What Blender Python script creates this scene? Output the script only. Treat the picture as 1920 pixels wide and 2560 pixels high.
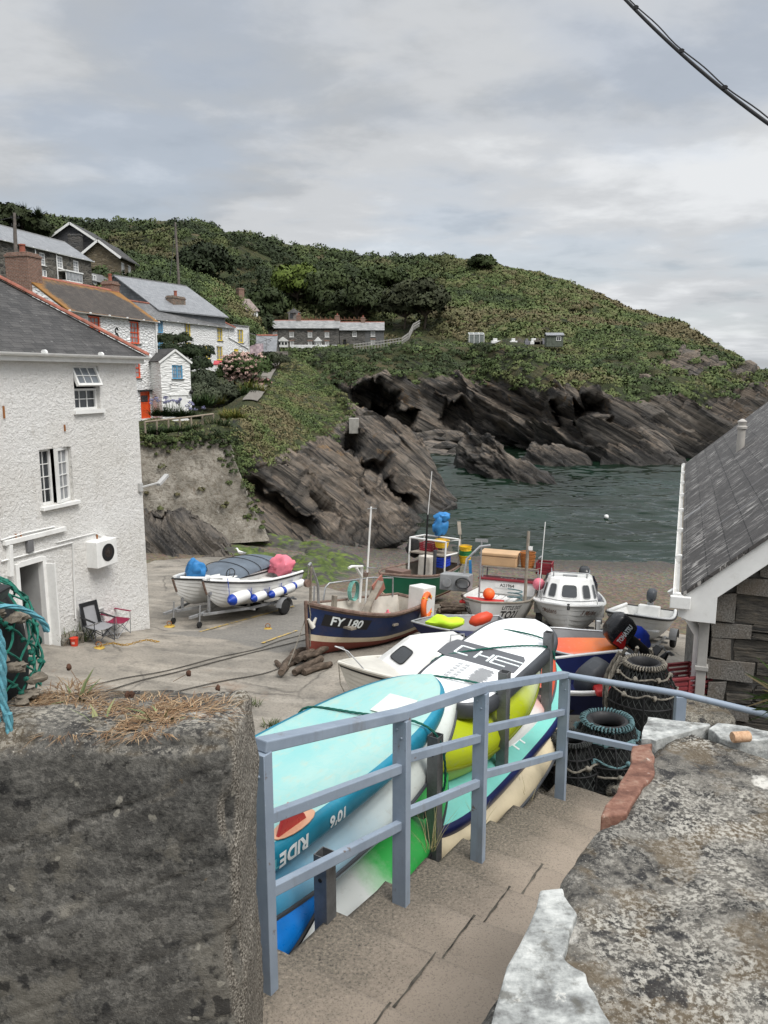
import bpy,bmesh,math,random
import numpy as np
from mathutils import Vector,Matrix
from mathutils.bvhtree import BVHTree
for o in list(bpy.data.objects): bpy.data.objects.remove(o)
S=bpy.context.scene
COL=S.collection
R=math.radians
random.seed(7); rng=np.random.default_rng(7)

# ---------------------------------------------------------------- camera
FPX,CX,CY=1923.0,960.0,1280.0           # focal length and centre in the photograph's own pixels
PITCH=R(10.0); CAMZ=10.0
cd=bpy.data.cameras.new('camera'); cam=bpy.data.objects.new('camera',cd); COL.objects.link(cam)
cd.sensor_fit='VERTICAL'; cd.sensor_height=24; cd.lens=24*FPX/2560
cam.location=(0,0,CAMZ); cam.rotation_euler=(R(90)-PITCH,0,0)
cd.clip_start=0.05; cd.clip_end=9000
S.camera=cam

# ---------------------------------------------------------------- light
SUN_EL,SUN_AZ=R(56),R(138)                # overcast: broad sun from behind the camera, right of it
sd_=bpy.data.lights.new('sun','SUN'); sun=bpy.data.objects.new('sun',sd_); COL.objects.link(sun)
sd_.energy=1.5; sd_.angle=R(28); sd_.color=(1.0,0.965,0.92)
_sv=Vector((math.sin(SUN_AZ)*math.cos(SUN_EL),math.cos(SUN_AZ)*math.cos(SUN_EL),math.sin(SUN_EL)))
sun.rotation_euler=_sv.to_track_quat('Z','Y').to_euler()
S.view_settings.view_transform='Standard'; S.view_settings.look='None'
S.view_settings.exposure=0.95; S.view_settings.gamma=1
S.cycles.max_bounces=6; S.cycles.diffuse_bounces=3; S.cycles.glossy_bounces=3
S.cycles.transmission_bounces=4; S.cycles.transparent_max_bounces=8
S.cycles.caustics_reflective=False; S.cycles.caustics_refractive=False

# ---------------------------------------------------------------- sky: Nishita air behind a broken overcast deck
W_=bpy.data.worlds.new('World'); S.world=W_; W_.use_nodes=True
nt=W_.node_tree; nt.nodes.clear()
def wn(t,**k):
    n=nt.nodes.new(t)
    for a,b in k.items(): setattr(n,a,b)
    return n
def wl(a,b): nt.links.new(a,b)
def wmath(op,a,b=None,clamp=False):
    n=wn('ShaderNodeMath',operation=op,use_clamp=clamp)
    for i,q in enumerate((a,b)):
        if q is None: continue
        if isinstance(q,(int,float)): n.inputs[i].default_value=q
        else: wl(q,n.inputs[i])
    return n.outputs[0]
tc=wn('ShaderNodeTexCoord'); sep=wn('ShaderNodeSeparateXYZ'); wl(tc.outputs['Generated'],sep.inputs[0])
sky=wn('ShaderNodeTexSky',sky_type='NISHITA'); sky.sun_disc=False
sky.sun_elevation=SUN_EL; sky.sun_rotation=SUN_AZ; sky.altitude=10; sky.air_density=1; sky.dust_density=1.5
zc=wmath('MAXIMUM',sep.outputs[2],0.0); zd=wmath('ADD',zc,0.14)
px=wmath('DIVIDE',sep.outputs[0],zd); py=wmath('DIVIDE',sep.outputs[1],zd)
cmb=wn('ShaderNodeCombineXYZ'); wl(px,cmb.inputs[0]); wl(py,cmb.inputs[1])
def wnoise(scale,detail,rough,off,dist=0.0,sx=1,sy=1):
    mp=wn('ShaderNodeMapping'); mp.inputs['Location'].default_value=off; mp.inputs['Scale'].default_value=(sx,sy,1)
    wl(cmb.outputs[0],mp.inputs[0])
    n=wn('ShaderNodeTexNoise'); n.inputs['Scale'].default_value=scale; n.inputs['Detail'].default_value=detail
    n.inputs['Roughness'].default_value=rough; n.inputs['Distortion'].default_value=dist
    wl(mp.outputs[0],n.inputs[0]); return n.outputs[0]
big=wnoise(0.42,3,0.5,(3.1,0.6,0),0.5,1.0,1.25)
mid=wnoise(1.05,5,0.52,(7.7,2.3,0),0.2,1.0,1.1)
fine=wnoise(2.6,6,0.58,(1.7,9.3,0),0.15,1.0,1.15)
shade=wmath('ADD',wmath('ADD',wmath('MULTIPLY',big,0.5),wmath('MULTIPLY',mid,0.36)),wmath('MULTIPLY',fine,0.28))
ramp=wn('ShaderNodeValToRGB'); wl(shade,ramp.inputs[0])
cr=ramp.color_ramp; cr.interpolation='EASE'
def st(r_,stops):
    while len(r_.elements)>1: r_.elements.remove(r_.elements[-1])
    r_.elements[0].position=stops[0][0]; r_.elements[0].color=(*stops[0][1],1)
    for p,c in stops[1:]:
        e=r_.elements.new(p); e.color=(*c,1)
st(cr,[(0.36,(1.95,2.07,2.2)),(0.47,(2.5,2.62,2.76)),(0.55,(3.2,3.3,3.42)),(0.65,(4.2,4.3,4.4))])
# thicker, brighter deck overhead (overcast luminance grows from horizon to zenith)
zen=wn('ShaderNodeMapRange'); zen.inputs[1].default_value=0.45; zen.inputs[2].default_value=1.0
zen.inputs[3].default_value=1.0; zen.inputs[4].default_value=2.6; wl(sep.outputs[2],zen.inputs[0])
mul=wn('ShaderNodeVectorMath',operation='SCALE'); wl(ramp.outputs[0],mul.inputs[0]); wl(zen.outputs[0],mul.inputs['Scale'])
gap=wn('ShaderNodeMapRange'); gap.inputs[1].default_value=0.40; gap.inputs[2].default_value=0.54
gap.inputs[3].default_value=0.82; gap.inputs[4].default_value=1.0; wl(mid,gap.inputs[0])
mixs=wn('ShaderNodeMix',data_type='RGBA'); wl(gap.outputs[0],mixs.inputs[0]); wl(sky.outputs[0],mixs.inputs[6]); wl(mul.outputs[0],mixs.inputs[7])
bg=wn('ShaderNodeBackground'); bg.inputs[1].default_value=0.10; wl(mixs.outputs[2],bg.inputs[0])
wo=wn('ShaderNodeOutputWorld'); wl(bg.outputs[0],wo.inputs[0])

# ================================================================ pixel rays -> world points
_cp,_sp=math.cos(PITCH),math.sin(PITCH)
def ray(u,v):
    dx,dy=(u-CX)/FPX,(CY-v)/FPX
    return Vector((dx,_cp+dy*_sp,-_sp+dy*_cp))
def W(u,v,Y):
    d=ray(u,v); return Vector((0,0,CAMZ))+d*(Y/d.y)
def Wz(u,v,z):
    d=ray(u,v); return Vector((0,0,CAMZ))+d*((z-CAMZ)/d.z)

# ================================================================ numpy noise
def _h(i,j,k,s):
    n=(i*374761393+j*668265263+k*2147483647+s*974634777)& 0xffffffff
    n=((n ^ (n >> 13))*1274126177)& 0xffffffff
    n=n ^ (n >> 16)
    return (n & 0xffff)/65535.0
def vnoise(p,s=0):
    p=np.asarray(p,float); i=np.floor(p).astype(np.int64); f=p-i; f=f*f*f*(f*(f*6-15)+10)
    r=0
    for a in (0,1):
        for b in (0,1):
            for c in (0,1):
                w=(f[...,0]if a else 1-f[...,0])*(f[...,1]if b else 1-f[...,1])*(f[...,2]if c else 1-f[...,2])
                r=r+w*_h(i[...,0]+a,i[...,1]+b,i[...,2]+c,s)
    return r*2-1
def fbm(p,o=4,s=0,g=0.5):
    r,a=0,1.0; p=np.asarray(p,float)
    for k in range(o):
        r=r+a*vnoise(p*(2.03 ** k)+17.3*k,s+k); a *= g
    return r
def sstep(a,b,x):
    t=np.clip((x-a)/(b-a),0,1); return t*t*(3-2*t)
def pip(poly,x,y):                          # points inside polygon
    x=np.asarray(x); y=np.asarray(y); c=np.zeros(x.shape,bool); n=len(poly); j=n-1
    for i in range(n):
        xi,yi=poly[i]; xj,yj=poly[j]
        if yi != yj: c ^= ((yi>y)!= (yj>y))& (x<(xj-xi)*(y-yi)/(yj-yi)+xi)
        j=i
    return c
def sdpoly(poly,x,y):                       # signed distance, inside positive
    d=np.full(np.shape(x),1e9); n=len(poly)
    for i in range(n):
        ax,ay=poly[i]; bx,by=poly[(i+1)% n]; ex,ey=bx-ax,by-ay
        t=np.clip(((x-ax)*ex+(y-ay)*ey)/(ex*ex+ey*ey+1e-12),0,1)
        d=np.minimum(d,np.hypot(x-ax-t*ex,y-ay-t*ey))
    return np.where(pip(poly,x,y),d,-d)

# ================================================================ materials (all node based)
class NT:
    def __init__(s,name):
        s.m=bpy.data.materials.new(name); s.m.use_nodes=True; s.t=s.m.node_tree; s.t.nodes.clear()
        s.out=s.t.nodes.new('ShaderNodeOutputMaterial'); s.p=s.t.nodes.new('ShaderNodeBsdfPrincipled')
        s.t.links.new(s.p.outputs[0],s.out.inputs[0]); s.tc=s.t.nodes.new('ShaderNodeTexCoord')
        s.obj=s.tc.outputs['Object']; s.uv=s.tc.outputs['UV']
    def put(s,sock,v):
        if v is None: return
        if isinstance(v,bpy.types.NodeSocket): s.t.links.new(v,sock)
        elif isinstance(v,(tuple,list)):
            sock.default_value=(*v,1)if (len(v)== 3 and len(sock.default_value)== 4)else v
        else: sock.default_value=v
    def n(s,t,ins={},**k):
        q=s.t.nodes.new('ShaderNode'+t)
        for a,b in k.items(): setattr(q,a,b)
        for a,b in ins.items(): s.put(q.inputs[a],b)
        return q
    def map(s,vec,scale=(1,1,1),rot=(0,0,0),loc=(0,0,0)):
        return s.n('Mapping',{0: vec,'Scale': scale,'Rotation': rot,'Location': loc}).outputs[0]
    def noise(s,scale=5,detail=5,rough=.55,vec=None,dist=0,out=0):
        return s.n('TexNoise',{0: vec or s.obj,'Scale': scale,'Detail': detail,'Roughness': rough,'Distortion': dist}).outputs[out]
    def vor(s,scale=5,vec=None,feature='F1',out=0,rand=1.0):
        return s.n('TexVoronoi',{0: vec or s.obj,'Scale': scale,'Randomness': rand},feature=feature).outputs[out]
    def ramp(s,fac,stops,interp='LINEAR'):
        q=s.n('ValToRGB',{0: fac}); st(q.color_ramp,[(p,(c,c,c)if not isinstance(c,tuple)else c)for p,c in stops])
        q.color_ramp.interpolation=interp; return q.outputs[0]
    def mix(s,f,a,b,mode='MIX'):
        q=s.n('Mix',data_type='RGBA',blend_type=mode); s.put(q.inputs[0],f); s.put(q.inputs[6],a); s.put(q.inputs[7],b); return q.outputs[2]
    def math(s,op,a,b=None,c=None,clamp=False):
        q=s.n('Math',operation=op,use_clamp=clamp)
        for i,x in enumerate((a,b,c)): s.put(q.inputs[i],x)
        return q.outputs[0]
    def attr(s,name,out='Color'): return s.n('Attribute',attribute_name=name).outputs[out]
    def rng(s,x,a,b,c=0,d=1): return s.n('MapRange',{0: x,1: a,2: b,3: c,4: d}).outputs[0]
    def bump(s,h,strength=.5,dist=.02,prev=None):
        q=s.n('Bump',{'Height': h,'Strength': strength,'Distance': dist}); s.put(q.inputs['Normal'],prev); return q.outputs[0]
    def fin(s,col,rough=.7,normal=None,metal=0,spec=.4,**k):
        s.put(s.p.inputs['Base Color'],col); s.put(s.p.inputs['Roughness'],rough); s.put(s.p.inputs['Metallic'],metal)
        s.put(s.p.inputs['Specular IOR Level'],spec); s.put(s.p.inputs['Normal'],normal)
        for a,b in k.items(): s.put(s.p.inputs[a.replace('_',' ')],b)
        return s.m
def paint(name,c,rough=.45,var=.12,dirt=None,dirtamt=.35,scale=2.5,bump=0.0,metal=0,spec=.4,coat=0):
    """paint / plastic / metal: slight tone drift, fine grain and wear"""
    t=NT(name); a=t.noise(scale,6,.6); b=t.noise(scale*14,4,.6)
    dark=tuple(x*(1-var*1.6)for x in c); lite=tuple(min(1,x*(1+var))for x in c)
    col=t.mix(t.ramp(a,[(.3,0.),(.7,1.)]),dark,lite)
    if dirt:
        f=t.math('MULTIPLY',t.ramp(t.noise(scale*1.7,8,.7),[(.5,0.),(.72,1.)]),t.ramp(b,[(.35,0.2),(.65,1.)]))
        col=t.mix(t.math('MULTIPLY',f,dirtamt),col,dirt)
    rr=t.rng(b,.3,.7,rough*.85,min(1,rough*1.2))
    nm=t.bump(t.noise(scale*10,4,.6),bump,.01)if bump else None
    return t.fin(col,rr,nm,metal,spec,Coat_Weight=coat)
def leafmat(name,rough=.75,spec=.25):
    t=NT(name); c=t.attr('tint'); n=t.noise(1.3,3)
    col=t.mix(1.0,c,t.ramp(n,[(.3,(.82,.83,.8)),(.7,(1.16,1.14,1.1))]),'MULTIPLY')
    return t.fin(col,rough,None,0,spec)

# ================================================================ mesh builder: several shapes -> ONE mesh object
def basis(d,up=None):
    d=Vector(d).normalized(); up=Vector(up)if up is not None else Vector((0,0,1))
    if abs(d.dot(up))>.98*up.length: up=Vector((0,1,0))if abs(d.y)<.9 else Vector((1,0,0))
    r=d.cross(up).normalized(); return r,r.cross(d).normalized()
class MB:
    def __init__(s): s.v,s.f,s.mi,s.sm=[],[],[],[]
    def add(s,vs,fs,mi=0,sm=False):
        o=len(s.v); s.v += [tuple(x)for x in vs]; s.f += [[o+i for i in f]for f in fs]; s.mi += [mi]*len(fs); s.sm += [sm]*len(fs); return s
    def quad(s,a,b,c,d,mi=0): return s.add((a,b,c,d),[(0,1,2,3)],mi)
    def poly(s,pts,mi=0): return s.add(pts,[tuple(range(len(pts)))],mi)
    def box(s,c,sz,rz=0,mi=0,M=None):
        c=Vector(c); h=[x/2 for x in sz]; M=M or Matrix.Rotation(rz,3,'Z')
        vs=[c+M @ Vector((x*h[0],y*h[1],z*h[2]))for x in (-1,1)for y in (-1,1)for z in (-1,1)]
        return s.add(vs,[(0,1,3,2),(4,6,7,5),(0,4,5,1),(2,3,7,6),(0,2,6,4),(1,5,7,3)],mi)
    def bb(s,lo,hi,mi=0): return s.box([(a+b)/2 for a,b in zip(lo,hi)],[abs(b-a)for a,b in zip(lo,hi)],0,mi)
    def bar(s,p,q,w,h,up=None,mi=0):
        p,q=Vector(p),Vector(q); r,u=basis(q-p,up)
        vs=[e+r*(a*w/2)+u*(b*h/2)for e in (p,q)for a,b in ((-1,-1),(1,-1),(1,1),(-1,1))]
        return s.add(vs,[(3,2,1,0),(4,5,6,7),(0,1,5,4),(1,2,6,5),(2,3,7,6),(3,0,4,7)],mi)
    def tube(s,pts,r,n=8,closed=False,mi=0,cap=True,flat=1.0):
        pts=[Vector(p)for p in pts]; N=len(pts); rr=r if isinstance(r,(list,tuple))else [r]*N
        vs=[]; ref=None
        for i,p in enumerate(pts):
            d=(pts[(i+1)% N]-pts[i-1])if closed else (pts[min(i+1,N-1)]-pts[max(i-1,0)])
            if d.length<1e-9: d=Vector((0,0,1))
            d.normalize()
            if ref is None: ref,_=basis(d)
            a=(ref-d*ref.dot(d)); a=a.normalized()if a.length>1e-6 else basis(d)[0]; ref=a; b=d.cross(a)
            for k in range(n):
                t=2*math.pi*k/n; vs.append(p+a*(math.cos(t)*rr[i])+b*(math.sin(t)*rr[i]*flat))
        fs=[]
        for i in range(N if closed else N-1):
            j=(i+1)% N
            for k in range(n): fs.append((i*n+k,i*n+(k+1)% n,j*n+(k+1)% n,j*n+k))
        s.add(vs,fs,mi,True)
        if cap and not closed: s.add(vs[:n],[tuple(range(n-1,-1,-1))],mi); s.add(vs[-n:],[tuple(range(n))],mi)
        return s
    def lathe(s,prof,n=16,c=(0,0,0),ax=(0,0,1),mi=0,sm=True,cap=True):
        c=Vector(c); ax=Vector(ax).normalized(); a,b=basis(ax); vs,fs=[],[]
        for (r,z)in prof:
            for k in range(n):
                t=2*math.pi*k/n; vs.append(c+ax*z+a*(r*math.cos(t))+b*(r*math.sin(t)))
        for i in range(len(prof)-1):
            for k in range(n): fs.append((i*n+k,i*n+(k+1)% n,(i+1)*n+(k+1)% n,(i+1)*n+k))
        s.add(vs,fs,mi,sm)
        for i,rev in ((0,0),(len(prof)-1,1)):
            if cap and prof[i][0]>1e-4: s.add(vs[i*n:(i+1)*n],[tuple(range(n))if rev else tuple(range(n-1,-1,-1))],mi)
        return s
    def prism(s,poly,origin,ux,uy,th,mi=0):
        o,ux,uy=Vector(origin),Vector(ux),Vector(uy); nn=ux.cross(uy).normalized()*th; n=len(poly)
        a=[o+ux*p[0]+uy*p[1]for p in poly]; b=[q+nn for q in a]
        return s.add(a+b,[tuple(range(n-1,-1,-1)),tuple(range(n,2*n))]+[(i,(i+1)% n,n+(i+1)% n,n+i)for i in range(n)],mi)
    def grid(s,P,mi=0,sm=True,wrap=False,flip=False):            # P[rows][cols] of points
        R_,C_=len(P),len(P[0]); vs=[p for row in P for p in row]; fs=[]
        for i in range(R_-1):
            for j in range(C_ if wrap else C_-1):
                k=(j+1)% C_; q=(i*C_+j,i*C_+k,(i+1)*C_+k,(i+1)*C_+j); fs.append(q[::-1]if flip else q)
        return s.add(vs,fs,mi,sm)
    def ball(s,c,r,n=10,m=6,mi=0,sq=(1,1,1)):
        P=[[Vector(c)+Vector((r*sq[0]*math.sin(a)*math.cos(b),r*sq[1]*math.sin(a)*math.sin(b),r*sq[2]*math.cos(a)))
              for b in [2*math.pi*k/n for k in range(n)]]for a in [math.pi*i/m for i in range(m+1)]]
        return s.grid(P,mi,True,True,True)
    def rockball(s,c,r,seed,sq=(1,1,1),n=14,m=9,amp=.3):
        P=[]
        for i in range(m+1):
            a=math.pi*i/m; row=[]
            for k in range(n):
                b=2*math.pi*k/n; d=np.array([math.sin(a)*math.cos(b),math.sin(a)*math.sin(b),math.cos(a)])
                q=1+amp*float(fbm(d[None]*1.5+seed*7.1,3,seed)[0]); row.append(Vector(c)+Vector((d[0]*sq[0],d[1]*sq[1],d[2]*sq[2]))*(r*q))
            P.append(row)
        return s.grid(P,0,True,True,True)
    def text(s,body,M,size=.2,bold=0.0,shear=0,align='CENTER',mi=0,warp=None,sx=1.0):
        c=bpy.data.curves.new('t','FONT'); c.body=body; c.size=size; c.offset=bold; c.shear=shear; c.align_x=align; c.align_y='CENTER'; c.resolution_u=3
        o=bpy.data.objects.new('t',c); me=o.to_mesh()
        vs=[Vector((q.co.x*sx,q.co.y,0))for q in me.vertices]; fs=[tuple(p.vertices)for p in me.polygons]
        vs=[warp(q.x,q.y)for q in vs]if warp else [M @ q for q in vs]
        s.add(vs,fs,mi); o.to_mesh_clear(); bpy.data.objects.remove(o); bpy.data.curves.remove(c); return s
    def build(s,name,mat,parent=None,bevel=0,seg=2,ang=35,loc=None,sub=0):
        me=bpy.data.meshes.new(name); me.from_pydata(s.v,[],s.f); mats=mat if isinstance(mat,(list,tuple))else [mat]
        for m in mats: me.materials.append(m)
        me.polygons.foreach_set('material_index',s.mi); me.polygons.foreach_set('use_smooth',s.sm); autouv(me); me.update()
        if any(s.sm): me.set_sharp_from_angle(angle=R(ang+15))
        o=bpy.data.objects.new(name,me); COL.objects.link(o)
        if parent is not None: o.parent=parent
        if loc is not None: o.location=loc
        if bevel:
            b=o.modifiers.new('bevel','BEVEL'); b.width=bevel; b.segments=seg; b.limit_method='ANGLE'; b.angle_limit=R(ang); b.harden_normals=False
        if sub:
            q=o.modifiers.new('sub','SUBSURF'); q.levels=sub; q.render_levels=sub
        return o
def autouv(me):
    n=len(me.loops)
    if not n: return
    uvl=me.uv_layers.new(name='uv'); co=np.empty(len(me.vertices)*3); me.vertices.foreach_get('co',co); co=co.reshape(-1,3)
    li=np.empty(n,int); me.loops.foreach_get('vertex_index',li); nor=np.empty(len(me.polygons)*3); me.polygons.foreach_get('normal',nor); nor=nor.reshape(-1,3)
    tot=np.empty(len(me.polygons),int); me.polygons.foreach_get('loop_total',tot); N=np.repeat(nor,tot,axis=0)
    U=np.stack([-N[:,1],N[:,0],np.zeros(n)],1); L=np.linalg.norm(U,axis=1); flat=L<.05
    U[flat]=(1,0,0); U /= np.maximum(np.linalg.norm(U,axis=1),1e-9)[:,None]; V=np.cross(N,U); P=co[li]
    uvl.data.foreach_set('uv',np.stack([(P*U).sum(1),(P*V).sum(1)],1).ravel())
def npmesh(name,V,F,mat,parent=None,smooth=True,attrs={}):      # fast path for big meshes (F: quads)
    me=bpy.data.meshes.new(name); V=np.asarray(V,np.float32); F=np.asarray(F,np.int32); k=F.shape[1]
    me.vertices.add(len(V)); me.vertices.foreach_set('co',V.ravel()); me.loops.add(F.size); me.loops.foreach_set('vertex_index',F.ravel())
    me.polygons.add(len(F)); me.polygons.foreach_set('loop_start',np.arange(0,F.size,k,dtype=np.int32))
    if smooth: me.polygons.foreach_set('use_smooth',np.ones(len(F),bool))
    me.update(calc_edges=True)
    for a,d in attrs.items():
        d=np.asarray(d,np.float32)
        if d.ndim == 2:
            at=me.attributes.new(a,'FLOAT_COLOR','POINT'); at.data.foreach_set('color',np.concatenate([d,np.ones((len(d),1),np.float32)],1).ravel())
        else: at=me.attributes.new(a,'FLOAT','POINT'); at.data.foreach_set('value',d)
    if 'tint' in attrs and LEAFN.get('n')is not None and len(LEAFN['n'])== len(V): me.normals_split_custom_set_from_vertices(LEAFN['n'].tolist())
    for m in (mat if isinstance(mat,(list,tuple))else [mat]): me.materials.append(m)
    o=bpy.data.objects.new(name,me); COL.objects.link(o)
    if parent is not None: o.parent=parent
    return o
LEAFN={}                                     # outward-leaning normals of the last leaf cloud: crowns shade as masses
def gridfaces(nr,nc):
    i,j=np.meshgrid(np.arange(nr-1),np.arange(nc-1),indexing='ij'); a=(i*nc+j).ravel()
    return np.stack([a,a+1,a+nc+1,a+nc],1)
def tag(o,label=None,cat=None,group=None,kind=None):
    for k,v in (('label',label),('category',cat),('group',group),('kind',kind)):
        if v: o[k]=v
    return o
def thing(name,label,cat,loc=(0,0,0),rz=0,group=None):
    o=bpy.data.objects.new(name,None); COL.objects.link(o); o.empty_display_size=.3
    o.location=loc; o.rotation_euler=(0,0,rz); return tag(o,label,cat,group)
def dup(o,loc,rz=0,label=None,scale=None):
    """a copy of a thing with copies of its parts and sub-parts"""
    def rec(a,par):
        c=a.copy(); COL.objects.link(c)
        if par is not None: c.parent=par
        for ch in a.children: rec(ch,c)
        return c
    c=rec(o,None); c.location=loc; c.rotation_euler=(0,0,rz)
    if label: c['label']=label
    if scale: c.scale=(scale,)*3
    return c
def crom(K,n):                                # Catmull-Rom through rows of K (m,...) -> n samples, uniform in index
    K=np.asarray(K,float); m=len(K); t=np.linspace(0,m-1,n); i=np.clip(np.floor(t).astype(int),0,m-2); f=t-i
    f=f.reshape((-1,)+(1,)*(K.ndim-1)); g=lambda q: K[np.clip(q,0,m-1)]
    a,b,c,d=g(i-1),g(i),g(i+1),g(i+2)
    return .5*(2*b+(c-a)*f+(2*a-5*b+4*c-d)*f ** 2+(3*b-a-3*c+d)*f ** 3)
def spline(pts,n): return [Vector(p)for p in crom(np.array([tuple(p)for p in pts]),n)]

# ================================================================ LAND: ground, beach, slipway, hills, cliffs, rocks, sea
def rocks_mat(name,dipdeg,sc=1.0,tan=1.0,wetz=1.3,veg=False):
    t=NT(name); q=t.map(t.obj,rot=(0,R(-dipdeg),0))           # x' along the bedding, z' across it
    st1=t.noise(1.1*sc,9,.66,t.map(q,(.10,.30,1.5)),.35)
    st2=t.noise(2.6*sc,9,.70,t.map(q,(.09,.35,2.0)),.35)
    pat=t.noise(.22*sc,4,.55)
    col=t.ramp(st1,[(.30,(.028,.027,.027)),(.43,(.080,.075,.070)),(.57,(.165,.145,.122)),(.75,(.265,.222,.178))])
    col=t.mix(t.ramp(st2,[(.35,.7),(.47,0.)]),col,(.013,.013,.014))
    g=t.n('NewGeometry'); sz=t.n('SeparateXYZ',{0: g.outputs['Normal']}).outputs[2]; pz=t.n('SeparateXYZ',{0: g.outputs['Position']}).outputs[2]
    topf=t.math('MULTIPLY',t.rng(sz,.25,.75),t.ramp(t.math('ADD',t.math('MULTIPLY',pat,.6),t.math('MULTIPLY',st2,.45)),[(.44,0.),(.57,1.)]))
    col=t.mix(t.math('MULTIPLY',topf,.75*tan),col,t.ramp(st2,[(.38,(.06,.048,.038)),(.5,(.165,.13,.098)),(.66,(.29,.232,.178))]))
    och=t.math('MULTIPLY',t.ramp(t.noise(.55*sc,6,.65,t.map(t.obj,loc=(4,2,9))),[(.60,0.),(.68,1.)]),t.rng(pz,2.5,5.0))
    col=t.mix(t.math('MULTIPLY',och,.55),col,(.30,.165,.05))
    wet=t.rng(t.math('ADD',pz,t.math('MULTIPLY',st1,-1.6)),wetz-1.7,wetz-.6,1,0)
    col=t.mix(t.math('MULTIPLY',wet,.72),col,(.016,.016,.015))
    rough=t.rng(wet,0,1,.85,.55)
    if veg:
        va=t.math('ADD',t.attr('veg','Fac'),t.math('MULTIPLY',t.math('ADD',t.noise(.7,6,.65),-.5),.9))
        vf=t.ramp(va,[(.44,0.),(.56,1.)])
        gcol=t.ramp(t.noise(.16,6,.62),[(.30,(.024,.036,.012)),(.46,(.046,.060,.020)),(.60,(.080,.072,.030)),(.74,(.15,.11,.052))])
        gcol=t.mix(t.ramp(t.noise(2.2,6,.7),[(.35,.6),(.6,0.)]),gcol,(.030,.030,.014))
        col=t.mix(vf,col,gcol); rough=t.mix(vf,rough,(.95,.95,.95))
    col=t.mix(t.ramp(t.noise(1.7*sc,5,.6,t.map(q,(.07,.3,2.4),(0,0,0),(3,1,7)),.3),[(.40,.75),(.445,0.)]),col,(.011,.011,.011)); nm=t.bump(st2,1.0,.45/sc); nm=t.bump(t.noise(9*sc,7,.7,t.map(q,(.4,.7,1.5)),.4),.8,.10/sc,nm)
    return t.fin(col,rough,nm,0,.35)
M_near=rocks_mat('near rock and turf',38,1.0,1.2,1.0,True)
M_far=rocks_mat('far cliff and turf',30,.55,1.15,2.2,True)
M_rock=rocks_mat('sea rock',34,.9,1.0,1.8)
M_dark=rocks_mat('dark boulder rock',42,1.5,.25,.2)

def cellv(p,s=0):
    i=np.floor(p).astype(np.int64); best=np.full(p.shape[:-1],9e9); val=np.zeros(p.shape[:-1])
    for a in (-1,0,1):
        for b in (-1,0,1):
            for c in (-1,0,1):
                j=i+np.array([a,b,c]); q=[_h(j[...,0],j[...,1],j[...,2],s+k)for k in range(4)]; d=sum((j[...,k]+q[k]-p[...,k])** 2 for k in range(3)); m=d<best; best=np.where(m,d,best); val=np.where(m,q[3],val)
    return val-.5
def loft(cols,nr,nc,front,back):
    us=np.array([c[0]for c in cols],float); K=[]
    for u,rows in cols:
        p=[W(u,v,Y)for v,Y in rows]; f,b=p[0].copy(),p[-1].copy()
        f.z=min(f.z,0)+front if front<0 else f.z; f.y -= .6; b.z=back; b.y += 6
        uv=[(u,v)for v,Y in rows]
        K.append([(*f,u,rows[0][0]+4)]+[(*q,*w)for q,w in zip(p,uv)]+[(*b,u,rows[-1][0]+60)])
    K=np.array(K)                                          # columns x rows x 5
    K=np.stack([crom(K[i],nr)for i in range(len(K))])    # resample rows
    uu=np.linspace(us[0],us[-1],nc); t=np.interp(uu,us,np.arange(len(us)))
    i=np.clip(np.floor(t).astype(int),0,len(us)-2); f=(t-i)[:,None,None]; g=lambda q: K[np.clip(q,0,len(us)-1)]
    a,b,c,d=g(i-1),g(i),g(i+1),g(i+2)
    G=.5*(2*b+(c-a)*f+(2*a-5*b+4*c-d)*f ** 2+(3*b-a-3*c+d)*f ** 3)
    return np.transpose(G,(1,0,2))                        # rows x cols x (x,y,z,u,v)
def gnormals(P):
    n=np.cross(np.gradient(P,axis=1),np.gradient(P,axis=0)); return n/np.maximum(np.linalg.norm(n,axis=2),1e-9)[...,None]
def strata(P,dip,sc=1.0,s=0):
    a=P[...,0]*math.cos(R(dip))-P[...,2]*math.sin(R(dip)); c=P[...,0]*math.sin(R(dip))+P[...,2]*math.cos(R(dip)); y=P[...,1]
    X=lambda i,j,k: np.stack([a*i,y*j,c*k],-1)*sc
    n1=fbm(X(.08,.14,.40),4,s); q=c*.70*sc+.5*fbm(X(.06,.1,.14),3,s+9); fr=q-np.floor(q)
    led=fr ** 1.6-.4+.5*(vnoise(np.stack([np.floor(q)*3.1,a*.15*sc,y*.2*sc],-1),s+3))
    q2=c*1.9*sc+.45*fbm(X(.12,.2,.3),3,s+5); led2=(q2-np.floor(q2))** 1.4-.4
    n2=fbm(X(.5,.7,2.4),4,s+20); rg=1-np.abs(fbm(X(.22,.35,.95),4,s+31))*2.2
    wq=.5*fbm(X(.3,.4,.8),3,s+50)[...,None]; cb=1.1*cellv(X(.09,.24,.62)+wq*.5,s+40)+.75*cellv(X(.22,.5,1.7)+wq*.5,s+60)+.3*cellv(X(.6,1.1,4.2)+wq*.5,s+80)
    return .75*n1+.95*led+.5*led2+.2*n2-.5*np.clip(rg,0,1)** 3+cb

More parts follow.
